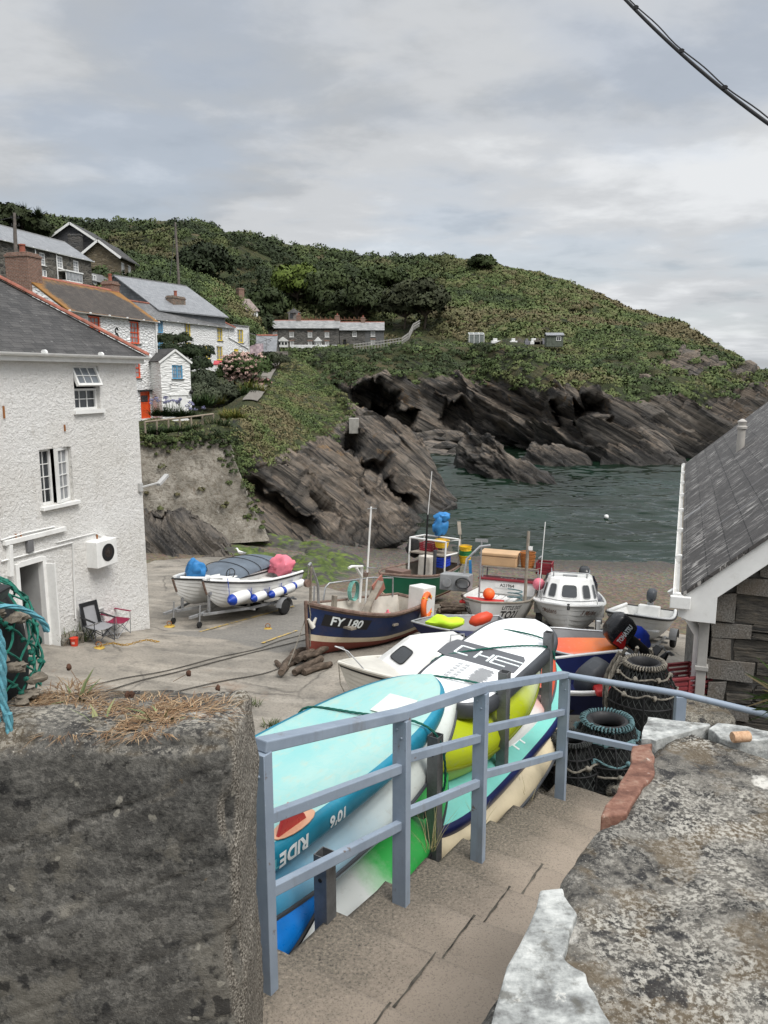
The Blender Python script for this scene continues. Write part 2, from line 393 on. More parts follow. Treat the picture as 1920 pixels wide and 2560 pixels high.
# ---- the near promontory: terrace of cottages on the left, rock running down into the cove on the right
NEAR=[
 (-500,[(1360,27),(1300,28),(1200,29),(1110,30),(1085,33),(1045,44),(850,64),(630,90),(610,112)]),
 (100,[(1360,33),(1300,34),(1200,35),(1110,37.5),(1085,40),(1045,50),(870,66),(650,98),(640,118)]),
 (370,[(1345,39.6),(1280,40.4),(1190,40.9),(1102,41.4),(1084,42),(1040,54),(905,74),(690,104),(690,125)]),
 (480,[(1345,40.2),(1280,41),(1190,41.5),(1105,42),(1082,43.5),(1037,56),(925,80),(722,108),(730,130)]),
 (560,[(1343,40.6),(1275,41.5),(1185,42.4),(1105,43.4),(1064,46),(1005,62),(908,90),(745,114),(760,135)]),
 (620,[(1342,40.8),(1270,42.3),(1180,44),(1100,46),(1040,50),(970,66),(900,94),(790,114),(810,130)]),
 (660,[(1345,41),(1270,43),(1190,45.5),(1110,48.5),(1040,54),(960,71),(902,92),(864,105),(880,118)]),
 (700,[(1350,41.3),(1280,44),(1200,47),(1125,50),(1060,55),(985,68),(922,85),(885,97),(905,108)]),
 (750,[(1358,42),(1295,45),(1220,48),(1140,52),(1085,57),(1020,67),(950,80),(910,88),(935,100)]),
 (810,[(1368,43),(1310,46),(1245,49),(1170,53),(1115,57.5),(1055,65),(985,76),(950,81),(980,92)]),
 (870,[(1372,43.5),(1320,47),(1265,50),(1200,53.5),(1150,57),(1095,62),(1035,69),(1000,73),(1040,84)]),
 (930,[(1368,44),(1325,47.5),(1280,50.5),(1225,54),(1185,56.5),(1140,60),(1090,65),(1052,69),(1090,78)]),
 (990,[(1352,46),(1320,49),(1285,52),(1245,54.5),(1215,56.5),(1180,59.5),(1145,63),(1108,66),(1140,73)]),
 (1050,[(1326,50),(1305,52),(1280,54),(1255,56),(1235,57.5),(1215,59.5),(1195,61.5),(1166,64),(1190,69)]),
 (1100,[(1285,56),(1277,57),(1267,58),(1258,59),(1250,60),(1242,61),(1235,62),(1222,63.5),(1240,66)]),
 (1140,[(1264,60),(1263,60.3),(1262,60.6),(1261,61),(1260,61.4),(1259,61.8),(1258,62.2),(1257,63),(1262,64)])]
G=loft(NEAR,250,430,-1.5,-2); P=G[...,:3].copy(); U,V=G[...,3],G[...,4]
N=gnormals(P)
VEGN=[(-900,1104),(370,1104),(470,1108),(520,1106),(560,1130),(600,1180),(640,1120),(670,1150),(720,1125),(760,1110),(800,1090),(835,1075),(852,1050),(872,1035),
        (872,1000),(830,940),(770,900),(700,860),(640,700),(400,500),(-900,300)]
sv=sdpoly(VEGN,U,V); vegN=np.clip(.5+sv/50,0,1)
rock=np.clip(1-vegN,0,1)*np.clip((U-360)/60,0,1)
amp=(.55+.5*sstep(640,760,U))*(1-.75*sstep(1000,1140,U))
P += N*(strata(P,38,.55,3)*rock*amp)[...,None]
# two clefts between the slabs, running down the dip
for (u0,v0,u1,v1,w,d)in ((845,1095,1060,1290,20,5.5),(590,1210,800,1350,26,4.0),(690,1170,860,1330,10,2.0),(760,1130,960,1310,7,1.3)):
    L=math.hypot(u1-u0,v1-v0); tt=((U-u0)*(u1-u0)+(V-v0)*(v1-v0))/L ** 2; dist=((U-u0)*(v1-v0)-(V-v0)*(u1-u0))/L
    dist=dist+10*fbm(np.stack([U*.02,V*.02,U*0],-1),3,5)
    m=np.exp(-(np.maximum(dist,-dist*2.2)/w)** 2)*sstep(-.05,.12,tt)*(1-sstep(.8,1.05,tt)); P[...,1]+= m*d
P[...,2]+= (vegN>.5)*.25*fbm(P*.4,4,8)
o=npmesh('hillside',P.reshape(-1,3),gridfaces(*P.shape[:2]),M_near,None,False,attrs={'veg': vegN.ravel()}); tag(o,kind='structure')
nearP,nearU,nearV,nearVeg=P,U,V,vegN

# ---- the far headland
FAR=[
 (-700,[(1090,140),(1020,142),(960,145),(920,150),(890,155),(862,170),(770,190),(650,212),(545,232),(560,270)]),
 (0,[(1090,140),(1020,142),(960,145),(920,150),(890,155),(862,170),(775,190),(665,212),(570,230),(590,270)]),
 (200,[(1090,140),(1020,142),(960,145),(920,150),(890,155),(862,170),(780,190),(680,215),(582,235),(600,270)]),
 (450,[(1095,130),(1020,134),(960,138),(920,144),(890,150),(862,170),(785,190),(690,215),(594,236),(610,275)]),
 (620,[(1095,126),(1020,131),(955,135),(920,141),(888,147),(864,170),(788,192),(700,216),(612,238),(630,280)]),
 (700,[(1095,123),(1020,129),(955,133),(918,139),(886,146),(864,170),(790,192),(710,216),(632,240),(650,280)]),
 (800,[(1095,120),(1020,126),(953,130),(916,136),(885,144),(862,170),(790,192),(712,216),(646,241),(665,280)]),
 (900,[(1095,118),(1020,124),(952,128),(915,134),(885,143),(860,170),(790,192),(715,216),(660,240),(680,280)]),
 (1000,[(1092,119),(1015,125),(950,129),(915,135),(885,142),(858,168),(790,190),(725,215),(666,238),(690,280)]),
 (1100,[(1088,121),(1015,126),(950,130),(910,136),(880,142),(855,162),(800,184),(735,210),(673,236),(700,275)]),
 (1200,[(1090,118),(1020,123),(950,127),(905,133),(875,139),(852,156),(800,178),(740,205),(672,234),(700,270)]),
 (1300,[(1110,106),(1040,110),(965,114),(910,120),(880,127),(855,148),(805,172),(745,200),(687,230),(720,262)]),
 (1400,[(1135,98),(1065,101),(990,105),(925,112),(885,120),(858,140),(815,163),(765,192),(714,222),(745,250)]),
 (1500,[(1150,92.5),(1080,95),(1005,99),(945,106),(900,115),(865,133),(830,155),(790,182),(750,212),(785,236)]),
 (1600,[(1150,92.5),(1075,96),(995,101),(950,108),(915,116),(880,130),(850,150),(815,175),(784,202),(820,222)]),
 (1700,[(1145,94),(1085,97),(1015,102),(970,109),(935,117),(900,129),(872,145),(845,165),(815,190),(850,206)]),
 (1800,[(1135,97),(1085,101),(1025,107),(985,114),(955,121),(925,131),(900,143),(880,158),(864,178),(890,190)]),
 (1870,[(1120,102),(1075,107),(1020,114),(990,121),(965,128),(945,136),(930,145),(918,155),(907,165),(925,176)]),
 (1930,[(1100,111),(1065,116),(1025,122),(1000,129),(980,135),(965,141),(953,147),(943,152),(932,158),(945,166)]),
 (2050,[(1060,140),(1040,145),(1020,150),(1005,155),(995,158),(985,162),(978,165),(970,168),(962,171),(970,178)]),
 (2200,[(1020,215),(1015,218),(1005,222),(1000,226),(992,230),(985,234),(980,238),(976,242),(970,246),(972,252)])]
G=loft(FAR,270,620,-2.5,-4); P=G[...,:3].copy(); U,V=G[...,3],G[...,4]; N=gnormals(P)
VEGF=[(-900,985),(800,985),(870,962),(960,955),(1040,950),(1120,962),(1200,955),(1280,962),(1350,985),(1420,960),(1500,975),(1560,995),(1620,990),(1660,975),(1720,985),(1790,985),
        (1850,968),(1935,952),(1935,890),(1800,850),(1500,700),(1200,500),(-900,200)]
sv=sdpoly(VEGF,U,V)+12*fbm(np.stack([U*.02,V*.02,U*0],-1),3,2); vegF=np.clip(.5+sv/34,0,1)
rock=1-vegF
for (u,v,r_)in ((1700,905,40),(1740,925,28),(1790,915,24),(1610,930,22),(1860,930,40),(1640,905,18)):   # outcrops in the turf
    m=sstep(1.15,.6,np.hypot((U-u)/r_,(V-v)/(r_*.55))+.35*fbm(np.stack([U*.05,V*.05,U*0],-1),3,4)); rock=np.maximum(rock,m); vegF=vegF*(1-m)
P += N*(strata(P,30,.26,31)*rock*2.3)[...,None]
P[...,2]+= (1-rock)*(1.3*fbm(P*.06,4,12)+.45*fbm(P*.3,3,13))*sstep(.0,.6,(V<900)*1.0+.4)
def caves(P,U,V,L):
    for (u,v,ru,rv,d)in L:
        wob=.28*fbm(np.stack([U*.03,V*.03,U*0+u],-1),3,6)
        m=sstep(1.1,.72,np.hypot((U-u)/ru,(V-v)/rv)+wob); P[...,1]+= m*d
caves(P,U,V,[(930,1035,70,62,9),(985,1075,70,45,10),(1150,1050,45,34,5),(1405,1052,24,34,7),(1482,1050,40,34,8),(1795,1020,24,14,5),(1545,1085,30,18,3),(1730,1015,26,10,3)])
o=npmesh('headland',P.reshape(-1,3),gridfaces(*P.shape[:2]),M_far,None,False,attrs={'veg': vegF.ravel()}); tag(o,kind='structure')
farP,farU,farV,farVeg=P,U,V,vegF

# ---- ground: shingle beach under everything, concrete slipway laid into it
GC=[Vector(p)for p in ((-8.5,18,3.43),(-7,22,2.48),(-12,16,3.9),(-12,24,2.7),(5,9,3.6),(9,13,3.3),(-4,9,3.9),(-11,9,4.2))]
GC += [W(*q)for q in ((700,1830,14.6),(790,1650,19.0),(1415,1612,22.0),(1060,1345,47.3),(1690,1408,40.8),(1400,1402,41.5),(655,1540,25),(600,1400,35),(750,1400,38),
       (570,1345,41),(1680,1632,22.5),(1690,1750,15.2),(900,1368,44),(1200,1500,28),(1600,1480,31),(960,1480,29.5),(400,1420,33))]
GC += [Vector(p)for p in ((22,24,1.6),(24,42,-.1),(0,62,-1.6),(30,62,-2.2),(-25,40,2.6),(-25,62,1.5),(12,75,-3),(-14,46,1.6))]
_c=np.array([tuple(p)for p in GC]); _n=len(_c)
def _tps(r): return np.where(r>1e-9,r*r*np.log(np.maximum(r,1e-9)),0)
_d=np.hypot(_c[:,None,0]-_c[None,:,0],_c[:,None,1]-_c[None,:,1]); _A=np.zeros((_n+3,_n+3)); _A[:_n,:_n]=_tps(_d)+np.eye(_n)*4.0
_A[:_n,_n]=1; _A[:_n,_n+1:]=_c[:,:2]; _A[_n:,:_n]=_A[:_n,_n:].T
_w=np.linalg.solve(_A,np.concatenate([_c[:,2],[0,0,0]]))
def gz(x,y):
    x=np.asarray(x,float); y=np.asarray(y,float)
    r=np.hypot(x[...,None]-_c[:,0],y[...,None]-_c[:,1]); return _tps(r)@ _w[:_n]+_w[_n]+_w[_n+1]*x+_w[_n+2]*y
def gpix(u,v,off=0.):                                # where a pixel's ray meets the ground
    d=ray(u,v); lo,hi=6.0,70.0; prev=None
    for Y in np.arange(6,70,.04):
        p=W(u,v,Y); h=p.z-float(gz(p.x,p.y))-off
        if h<0: return Vector((p.x,p.y,float(gz(p.x,p.y))))
    return W(u,v,60)
xs=np.arange(-34,34.01,.25); ys=np.arange(6,76,.25); X,Y=np.meshgrid(xs,ys); Z=gz(X,Y)
Z=Z+.03*fbm(np.stack([X*.8,Y*.8,0*X],-1),4,3)-.0
def beach_mat():
    t=NT('shingle'); v1=t.vor(9,None,'F1',1); d1=t.vor(9); big=t.noise(.35,5,.6); f=t.noise(3,5,.6)
    col=t.mix(.7,t.ramp(big,[(.35,(.060,.054,.045)),(.6,(.115,.098,.076))]),t.mix(1.0,v1,(.30,.28,.26),'MULTIPLY'))
    hsv=t.n('HueSaturation',{'Saturation': .6,'Value': 1.0,'Color': col}).outputs[0]
    spk=t.ramp(t.noise(26,2,.5),[(.62,0.),(.70,1.)]); hsv=t.mix(t.math('MULTIPLY',spk,.6),hsv,(.42,.40,.37))
    hsv=t.mix(t.ramp(f,[(.3,.55),(.55,0.)]),hsv,(.05,.046,.042))
    g=t.n('NewGeometry'); pz=t.n('SeparateXYZ',{0: g.outputs['Position']}).outputs[2]
    wet=t.rng(t.math('ADD',pz,t.math('MULTIPLY',f,.25)),.15,.75,1,0); hsv=t.mix(t.math('MULTIPLY',wet,.7),hsv,(.035,.032,.028))
    warm=t.math('MULTIPLY',t.rng(pz,.5,1.4),.6); hsv=t.mix(warm,hsv,t.ramp(f,[(.3,(.10,.086,.066)),(.7,(.185,.155,.12))]))
    hsv=t.mix(1.0,hsv,(.88,.79,.66),'MULTIPLY'); nm=t.bump(d1,.8,.05); return t.fin(hsv,t.rng(wet,0,1,.9,.45),nm,0,.35)
o=npmesh('beach',np.stack([X,Y,Z],-1).reshape(-1,3),gridfaces(*X.shape),beach_mat()); tag(o,kind='structure')
SLIPPX=[(-200,1480),(380,1405),(470,1402),(560,1392),(610,1386),(660,1405),(700,1424),(790,1468),(860,1480),(930,1480),(985,1494),(1090,1508),(1150,1520),(1250,1536),(1330,1545),(1420,1556),(1520,1562),(1640,1574),(1760,1590)]
SLIP=[(p.x,p.y)for p in (gpix(*q)for q in SLIPPX)]+[(16,22),(16,7),(-24,7),(-24,30)]
sx=np.arange(-22,15.01,.12); sy=np.arange(7.5,40,.12); X,Y=np.meshgrid(sx,sy)
sd=sdpoly(SLIP,X,Y)+.35*fbm(np.stack([X*.7,Y*.7,0*X],-1),4,21); Z=gz(X,Y)+np.clip(sd*.35,-.16,.09)+.012*fbm(np.stack([X*1.2,Y*1.2,0*X],-1),4,3)
cob=sdpoly([(p.x,p.y)for p in (gpix(*q)for q in ((395,1590),(560,1580),(720,1520),(870,1500),(800,1630),(690,1640),(560,1607)))],X,Y)
def slip_mat():
    t=NT('slipway concrete'); a=t.noise(.28,6,.62,None,.4); b=t.noise(1.4,7,.66); f=t.noise(16,5,.7); st=t.noise(1.1,6,.6,t.map(t.obj,(.25,1.6,1),(0,0,R(-25))))
    col=t.ramp(a,[(.30,(.155,.142,.122)),(.48,(.245,.222,.188)),(.68,(.345,.308,.258))])
    col=t.mix(t.ramp(b,[(.34,.7),(.52,0.)]),col,(.105,.098,.086)); col=t.mix(t.math('MULTIPLY',t.ramp(st,[(.52,0.),(.62,1.)]),.35),col,(.42,.385,.33))
    col=t.mix(t.ramp(f,[(.30,.55),(.5,0.)]),col,(.09,.083,.072)); col=t.mix(t.ramp(f,[(.60,0.),(.72,.5)]),col,(.45,.42,.37))
    rust=t.ramp(t.noise(.5,5,.6,t.map(t.obj,loc=(5,1,0))),[(.66,0.),(.74,.5)]); col=t.mix(rust,col,(.19,.11,.065))
    ck=t.vor(.30,t.mix(.3,t.obj,t.noise(1.5,4,.6,None,0,1)),'DISTANCE_TO_EDGE'); crack=t.math('MULTIPLY',t.ramp(ck,[(0.,1.),(.010,0.)]),t.ramp(t.noise(.5,3),[(.48,0.),(.6,1.)])); col=t.mix(t.math('MULTIPLY',crack,.6),col,(.055,.05,.044))
    sets=t.n('TexBrick',{0: t.map(t.mix(.06,t.obj,t.noise(2,3,.6,None,0,1)),(1,1,1),(0,0,R(28))),'Color1': (.17,.165,.155,1),'Color2': (.115,.115,.112,1),'Mortar': (.225,.21,.18,1),'Scale': 2.2,'Mortar Size': .035,'Brick Width': .9,'Row Height': .22})
    cf=t.math('MULTIPLY',t.ramp(t.math('ADD',t.attr('cob','Fac'),t.math('MULTIPLY',t.math('ADD',b,-.5),.5)),[(.45,0.),(.55,1.)]),.8); col=t.mix(cf,col,t.mix(.35,sets.outputs[0],t.ramp(f,[(.3,(.07,.07,.068)),(.7,(.27,.25,.22))])))
    h=t.math('ADD',t.math('MULTIPLY',f,.35),t.math('ADD',b,t.math('MULTIPLY',crack,-.8))); nm=t.bump(h,.5,.03)
    nm=t.bump(t.math('MULTIPLY',sets.outputs[1],t.math('MULTIPLY',cf,-1)),.6,.03,nm); return t.fin(col,.88,nm,0,.3)
o=npmesh('slipway',np.stack([X,Y,Z],-1).reshape(-1,3),gridfaces(*X.shape),slip_mat(),attrs={'cob': np.clip(.5+cob/1.2,0,1).ravel()}); tag(o,kind='structure')
def slipz(x,y): return float(gz(x,y))+.09

# low weed-covered rock ledges between slipway and promontory
def ledge_mat():
    t=NT('weed covered ledge'); q=t.map(t.obj,(.5,1.2,2),(0,0,R(20))); a=t.noise(.8,6,.65); b=t.noise(3,6,.65,q); pz=t.attr('up','Fac')
    col=t.ramp(b,[(.3,(.025,.025,.024)),(.6,(.09,.082,.07))]); gcol=t.ramp(b,[(.3,(.022,.036,.010)),(.5,(.062,.092,.018)),(.7,(.13,.17,.034))])
    f=t.math('MULTIPLY',t.ramp(t.math('ADD',a,t.math('MULTIPLY',t.math('ADD',b,-.5),.6)),[(.44,0.),(.52,1.)]),t.rng(pz,.2,.55)); col=t.mix(f,col,gcol)
    return t.fin(col,.7,t.bump(b,.8,.08),0,.35)
LEDGE=[(p.x,p.y)for p in (gpix(*q)for q in ((540,1385),(600,1350),(700,1352),(800,1375),(905,1395),(915,1420),(870,1446),(800,1462),(720,1430),(640,1395)))]
lx=np.arange(-11.5,.5,.09); ly=np.arange(30,46,.09); X,Y=np.meshgrid(lx,ly); sd=sdpoly(LEDGE,X,Y)
rz_=fbm(np.stack([X*.35+Y*.1,Y*.8,0*X],-1),5,44); up=np.clip(.45+rz_*.55,0,1)
Z=gz(X,Y)+np.clip(sd*.3,-.4,.1)+(.55*rz_-.05)*np.clip(sd,0,1)+.12*np.clip(sd,0,1)*strata(np.stack([X,Y,0*X],-1),10,1.2,4)
o=npmesh('rock_ledge',np.stack([X,Y,Z],-1).reshape(-1,3),gridfaces(*X.shape),ledge_mat(),attrs={'up': up.ravel()}); tag(o,kind='structure')

# ---- sea
def sea_mat():
    t=NT('sea water'); q=t.map(t.obj,(1.0,.55,1),(0,0,R(-12)))
    w1=t.noise(.55,3,.55,q,.6); w2=t.noise(1.9,5,.6,t.map(t.obj,(1,.75,1),(0,0,R(15)),(4,8,0)),.5); w3=t.noise(.1,3,.5)
    h=t.math('ADD',t.math('MULTIPLY',w1,1.0),t.math('MULTIPLY',w2,.42))
    col=t.ramp(w3,[(.35,(.004,.010,.005)),(.5,(.006,.016,.009)),(.65,(.008,.024,.017))])
    return t.fin(col,.04,t.bump(h,.5,.06),0,.3,IOR=1.333)
wx=np.arange(-9,42,.13); wy=np.concatenate([np.arange(36,78,.085),np.arange(78,140,.16)]); X,Y=np.meshgrid(wx,wy); Q=lambda a,sx_,sy_: np.stack([(X*math.cos(a)+Y*math.sin(a))*sx_,(-X*math.sin(a)+Y*math.cos(a))*sy_,0*X],-1)
Z=.20*fbm(Q(.12,.16,.55),2,70)+.07*fbm(Q(-.2,.5,1.7),3,71)+.05*fbm(Q(.1,.12,.3),2,72); ed=np.minimum(np.minimum(X+9,42-X)/3,np.minimum(Y-36,140-Y)/3); Z=Z*np.clip(ed,0,1)
s=4000; ex=[-s,*wx,s]; ey=[20,*wy,2*s]; GX,GY=np.meshgrid(ex,ey); GZ=np.zeros_like(GX); GZ[1:-1,1:-1]=Z
o=npmesh('sea',np.stack([GX,GY,GZ],-1).reshape(-1,3),gridfaces(*GX.shape),sea_mat()); tag(o,kind='structure')
mb=MB()
mb=MB(); mb.quad((-s,-60,-3.2),(s,-60,-3.2),(s,2*s,-3.2),(-s,2*s,-3.2)); o=mb.build('seabed',paint('seabed sand',(.05,.05,.04),.9)); tag(o,kind='structure')
# foam and wash along the tide line
# ---- single rocks
def rock(name,label,cols,mat,seed,dip=34,sc=.9,amp=.6,nr=60,nc=90):
    K=[(u,[(vf+6,Yf-.4),(vf-.15*(vf-vr),Yf+.06*th),(vf-.62*(vf-vr),Yf+.22*th),(vr,Yf+.5*th),(vr+6,Yf+.75*th)])for u,vr,vf,Yf,th in cols]
    g=loft(K,nr,nc,-1.2,-1.5); p=g[...,:3].copy(); n=gnormals(p); e=np.minimum(np.arange(nc),np.arange(nc)[::-1])/nc; e=np.clip(e*8,0,1)
    p += n*(strata(p,dip,sc,seed)*amp*e[None,:])[...,None]; p[:,0,2]=p[:,-1,2]=np.minimum(p[:,0,2],-1)
    o=npmesh(name,p.reshape(-1,3),gridfaces(*p.shape[:2]),mat,None,False); return tag(o,label,'rock')
rock('sea_rock','tall jagged dark rock standing alone in the cove water',[(1140,1128,1140,84,3),(1152,1088,1152,83,5),(1168,1076,1166,82,7),(1200,1082,1186,78,8),(1250,1104,1203,74,8),(1300,1142,1210,72.5,7),(1350,1178,1211,72.3,5),(1400,1198,1208,72.5,3),(1412,1206,1209,72.6,2)],M_rock,61,34,.5,.75)
rock('sea_rock','low brown rock at the cliff foot right of the tall sea rock',[(1300,1150,1160,89,3),(1325,1122,1162,88,6),(1380,1116,1163,87.5,6),(1440,1135,1162,87.5,5),(1480,1156,1163,88,2)],M_rock,62,34,.6,.5)
rock('sea_rock','rounded brown rock below the two caves',[(1500,1150,1162,88.5,3),(1530,1110,1164,88,6),(1560,1104,1165,87.5,6),(1600,1135,1165,87.5,5),(1625,1160,1164,88,2)],M_rock,63,34,.6,.5)
rock('sea_rock','tilted slab rock at the water close to the slate roof',[(1570,1140,1160,89,3),(1590,1085,1163,89,6),(1630,1090,1165,88.5,6),(1690,1140,1164,88,5),(1720,1158,1162,88.5,2)],M_rock,64,40,.6,.5)
rock('boulder','big dark ribbed boulder against the foot of the retaining wall',[(300,1300,1420,34.5,4),(372,1286,1412,35.0,5),(425,1276,1408,35.2,5),(480,1284,1406,35.5,5),(525,1312,1404,35.7,4),(560,1352,1402,35.9,3),(590,1392,1402,36,1)],M_dark,65,40,1.1,.35)
for i,(u,v,r_,Yd)in enumerate(((1075,1106,1.5,112),(1110,1098,2.0,114),(1145,1104,1.8,112),(1125,1122,1.3,106),(1060,1122,1.1,108),(1165,1130,1.2,100))):
    mb=MB(); mb.rockball((0,0,0),r_,i+3,(1.5,1.1,.6),18,10,.5); p=W(u,v,Yd)
    tag(mb.build('beach_boulder',M_rock,loc=p),'grey boulder heaped on the cove beach behind the tall sea rock','boulder','boulders on the cove beach')
mb=MB()
_pb=np.array([[tuple(W(u,v,Yq+dy))for u in range(985,1245,13)]for v,Yq,dy in ((1162,97,0),(1140,102,0),(1118,107,0),(1098,113,0),(1080,121,0))])
_pb=np.stack([crom(_pb[:,j],40)for j in range(_pb.shape[1])],1); _pb=np.stack([crom(_pb[i],120)for i in range(40)]); _pb[...,2]=-.35+np.linspace(0,1.4,40)[:,None]+.45*fbm(_pb*.35,4,55)
tag(npmesh('cove_beach',_pb.reshape(-1,3),gridfaces(40,120),rocks_mat('cove beach stone',12,1.4,.6,.2)),kind='structure')

BVH={}
def _bvh(k,P_):
    BVH[k]=BVHTree.FromPolygons([tuple(q)for q in P_.reshape(-1,3)],[tuple(map(int,f))for f in gridfaces(*P_.shape[:2])])
_bvh('near',nearP[::2,::2]); _bvh('far',farP[::2,::2])
def hit(u,v,which=None):
    best=None
    for k in ([which]if which else ('near','far')):
        r_=BVH[k].ray_cast(Vector((0,0,CAMZ)),ray(u,v).normalized())
        if r_[0]is not None and (best is None or r_[3]<best[1]): best=(r_[0],r_[3])
    return best[0]if best else None
def drop(x,y,which):
    r_=BVH[which].ray_cast(Vector((x,y,200)),Vector((0,0,-1))); return r_[0].z if r_[0]is not None else 0.0

# ================================================================ vegetation
M_leaf=leafmat('scrub leaves'); M_grass=leafmat('grass blades',.8,.2)
M_bark=paint('bark',(.085,.066,.05),.9,.25,None,0,6,.6)
def leaf_cloud(C,rad,cnt,size,tint,flat=.7,up=.25,inner=.68,asp=1.7):
    """C (n,3) clump centres, rad (n,), cnt leaves each; returns verts, quads, tints"""
    C=np.asarray(C,float); n=len(C); rad=np.broadcast_to(np.asarray(rad,float),(n,)); idx=np.repeat(np.arange(n),cnt); m=len(idx)
    d=rng.normal(size=(m,3)); d[:,2]=np.abs(d[:,2])*1.0-up*rng.random(m); d /= np.linalg.norm(d,axis=1)[:,None]
    lump=1+.28*vnoise(d*2.2+C[idx]*1.7,2); r=rad[idx]*(inner+(1-inner)*rng.random(m)** .7)*lump
    p=C[idx]+d*r[:,None]*np.array([1,1,flat]); nn=d+.75*rng.normal(size=(m,3)); nn /= np.linalg.norm(nn,axis=1)[:,None]; nn *= np.where((nn*d).sum(1)<0,-1,1)[:,None]; sh=d*1.0+nn*.30+np.array([0,0,.25]); sh /= np.linalg.norm(sh,axis=1)[:,None]; LEAFN['n']=np.repeat(sh,4,axis=0)
    a=np.cross(nn,rng.normal(size=(m,3))); a /= np.maximum(np.linalg.norm(a,axis=1),1e-6)[:,None]; b=np.cross(nn,a)
    sz=np.broadcast_to(np.asarray(size,float),(n,))[idx]*(.6+.8*rng.random(m)); a *= (sz*asp*.5)[:,None]; b *= (sz*.5)[:,None]
    V_=np.stack([p-a,p-b*.9,p+a,p+b*.9],1).reshape(-1,3); F_=np.arange(4*m).reshape(m,4)
    t=np.asarray(tint,float)[idx]*(.92+.16*rng.random(m))[:,None]; return V_,F_,np.repeat(t,4,axis=0)
def scatter(Pg,mask,n,sink=.2):
    a=np.linalg.norm(np.cross(Pg[1:,:-1]-Pg[:-1,:-1],Pg[:-1,1:]-Pg[:-1,:-1]),axis=2)*mask[:-1,:-1]; w=a.ravel()/a.sum()
    k=rng.choice(len(w),n,p=w); i,j=np.divmod(k,a.shape[1]); f,g=rng.random((2,n,1)); f2=f.reshape(-1,1); g2=g.reshape(-1,1)
    p=Pg[i,j]*(1-f2)*(1-g2)+Pg[i+1,j]*f2*(1-g2)+Pg[i,j+1]*(1-f2)*g2+Pg[i+1,j+1]*f2*g2; p[:,2]-= sink; return p,i,j
PAL=np.array([(.030,.044,.013),(.042,.060,.017),(.062,.080,.022),(.078,.070,.026),(.120,.078,.032),(.020,.032,.012),(.105,.120,.030)])
def zoned(p,s=0):
    """plant colour by zone: dark thicket, bracken green, bright turf, olive, dry brown, drifting over tens of metres"""
    n=len(p); v=fbm(p*.028,4,90+s)*1.0+.55*fbm(p*.11,3,95+s)+.22*rng.normal(size=n); K=np.array([(.028,.041,.017),(.043,.062,.022),(.062,.086,.030),(.084,.104,.038),(.092,.092,.042),(.100,.086,.046)]); x=np.clip((v+.85)/1.75,0,1)*4.999; i=x.astype(int); f=(x-i)[:,None]; return (K[i]*(1-f)+K[np.minimum(i+1,5)]*f)*(.88+.24*rng.random((n,1)))
def pal(w,n): k=rng.choice(len(PAL),n,p=np.array(w)/sum(w)); return PAL[k]*(.8+.4*rng.random((n,1)))

# ---- scrub on the headland (uncountable): dark thicket left, bracken and gorse right, low turf clumps on the shelf
def patchy(p,s,a,b): return sstep(a,b,fbm(p*.05,3,s))
hi=(farV<842)& (farV<1100); shelf=(farV >= 838)& (farV<1000)
def region_scrub(name,label,mask,n,r0,r1,cnt,leaf,weights,flat=.75,sink=.5):
    p,i,j=scatter(farP,mask,n,sink); rad=r0+(r1-r0)*rng.random(n)** 1.6; t=zoned(p)*(1.3 if weights[4]>.5 else .95)
    V_,F_,T_=leaf_cloud(p,rad,cnt,leaf*(.6+.5*rad/r1),t,flat); o=npmesh(name,V_,F_,M_leaf,None,False,{'tint': T_}); return tag(o,label,'scrub',None,'stuff')
mA=farVeg*(farV<835)*(farU<1130); mA=mA*(1-.9*((farV>775)& (farU>620)& (farU<1000)& (fbm(farP*.04,2,3)>-.1)))
region_scrub('hillside_thicket','dense dark green thicket covering the hill behind the village',mA,4600,1.0,3.4,190,.46,(3,4,2,1,.3,3,.5),.8)
mB=farVeg*(farV<842)*(farU >= 1110)
region_scrub('headland_scrub','green and brown bracken and gorse over the right headland',mB,6500,.7,2.3,130,.36,(2,5,4.5,1.2,.7,1.0,.9),.6)
mC=farVeg*(farV >= 842)*(farU>640)*(1-.8*((farV<880)& (farU>660)& (farU<1400)))
region_scrub('clifftop_scrub','low gorse and turf along the cliff top',mC,3800,.4,1.5,90,.26,(2,4,4,1.5,.9,.8,1),.55,.25)
# ---- scrub on the near slope below the path and on the bank behind the cottages
def near_scrub(name,label,mask,n,r0,r1,cnt,leaf,weights,flat=.6,sink=.12):
    p,i,j=scatter(nearP,mask,n,sink); rad=r0+(r1-r0)*rng.random(n)** 1.5; t=zoned(p*2.5,4)*(1.5 if weights[4]>.5 else 1.0)
    V_,F_,T_=leaf_cloud(p,rad,cnt,leaf,t,flat); o=npmesh(name,V_,F_,M_leaf,None,False,{'tint': T_}); return tag(o,label,'scrub',None,'stuff')
path_uv=[(560,1000),(640,990),(660,960),(690,900),(700,880),(672,880),(655,935),(630,968),(560,985)]
onpath=pip([(600,1012),(652,1008),(684,955),(704,905),(708,880),(652,880),(640,935),(612,972)],nearU,nearV)
mN=nearVeg*(nearU>600)*(nearV>880)*(~onpath)*(nearU-600>(1000-nearV)*.0)*((nearU>640)| (nearV>1000))
near_scrub('slope_scrub','heather and bramble on the steep slope below the path',mN,6500,.12,.48,80,.085,(2,4,4,1.6,.7,1,1))
mG=nearVeg*(nearV>1046)*(nearU>330)*(nearU<660)
near_scrub('bank_turf','rough grass and weeds along the top of the retaining wall',mG,2200,.08,.26,50,.075,(1,3,4,2,1.5,.4,1.6))
mU=nearVeg*(nearV<900)*(nearU>330)*(nearU<665)
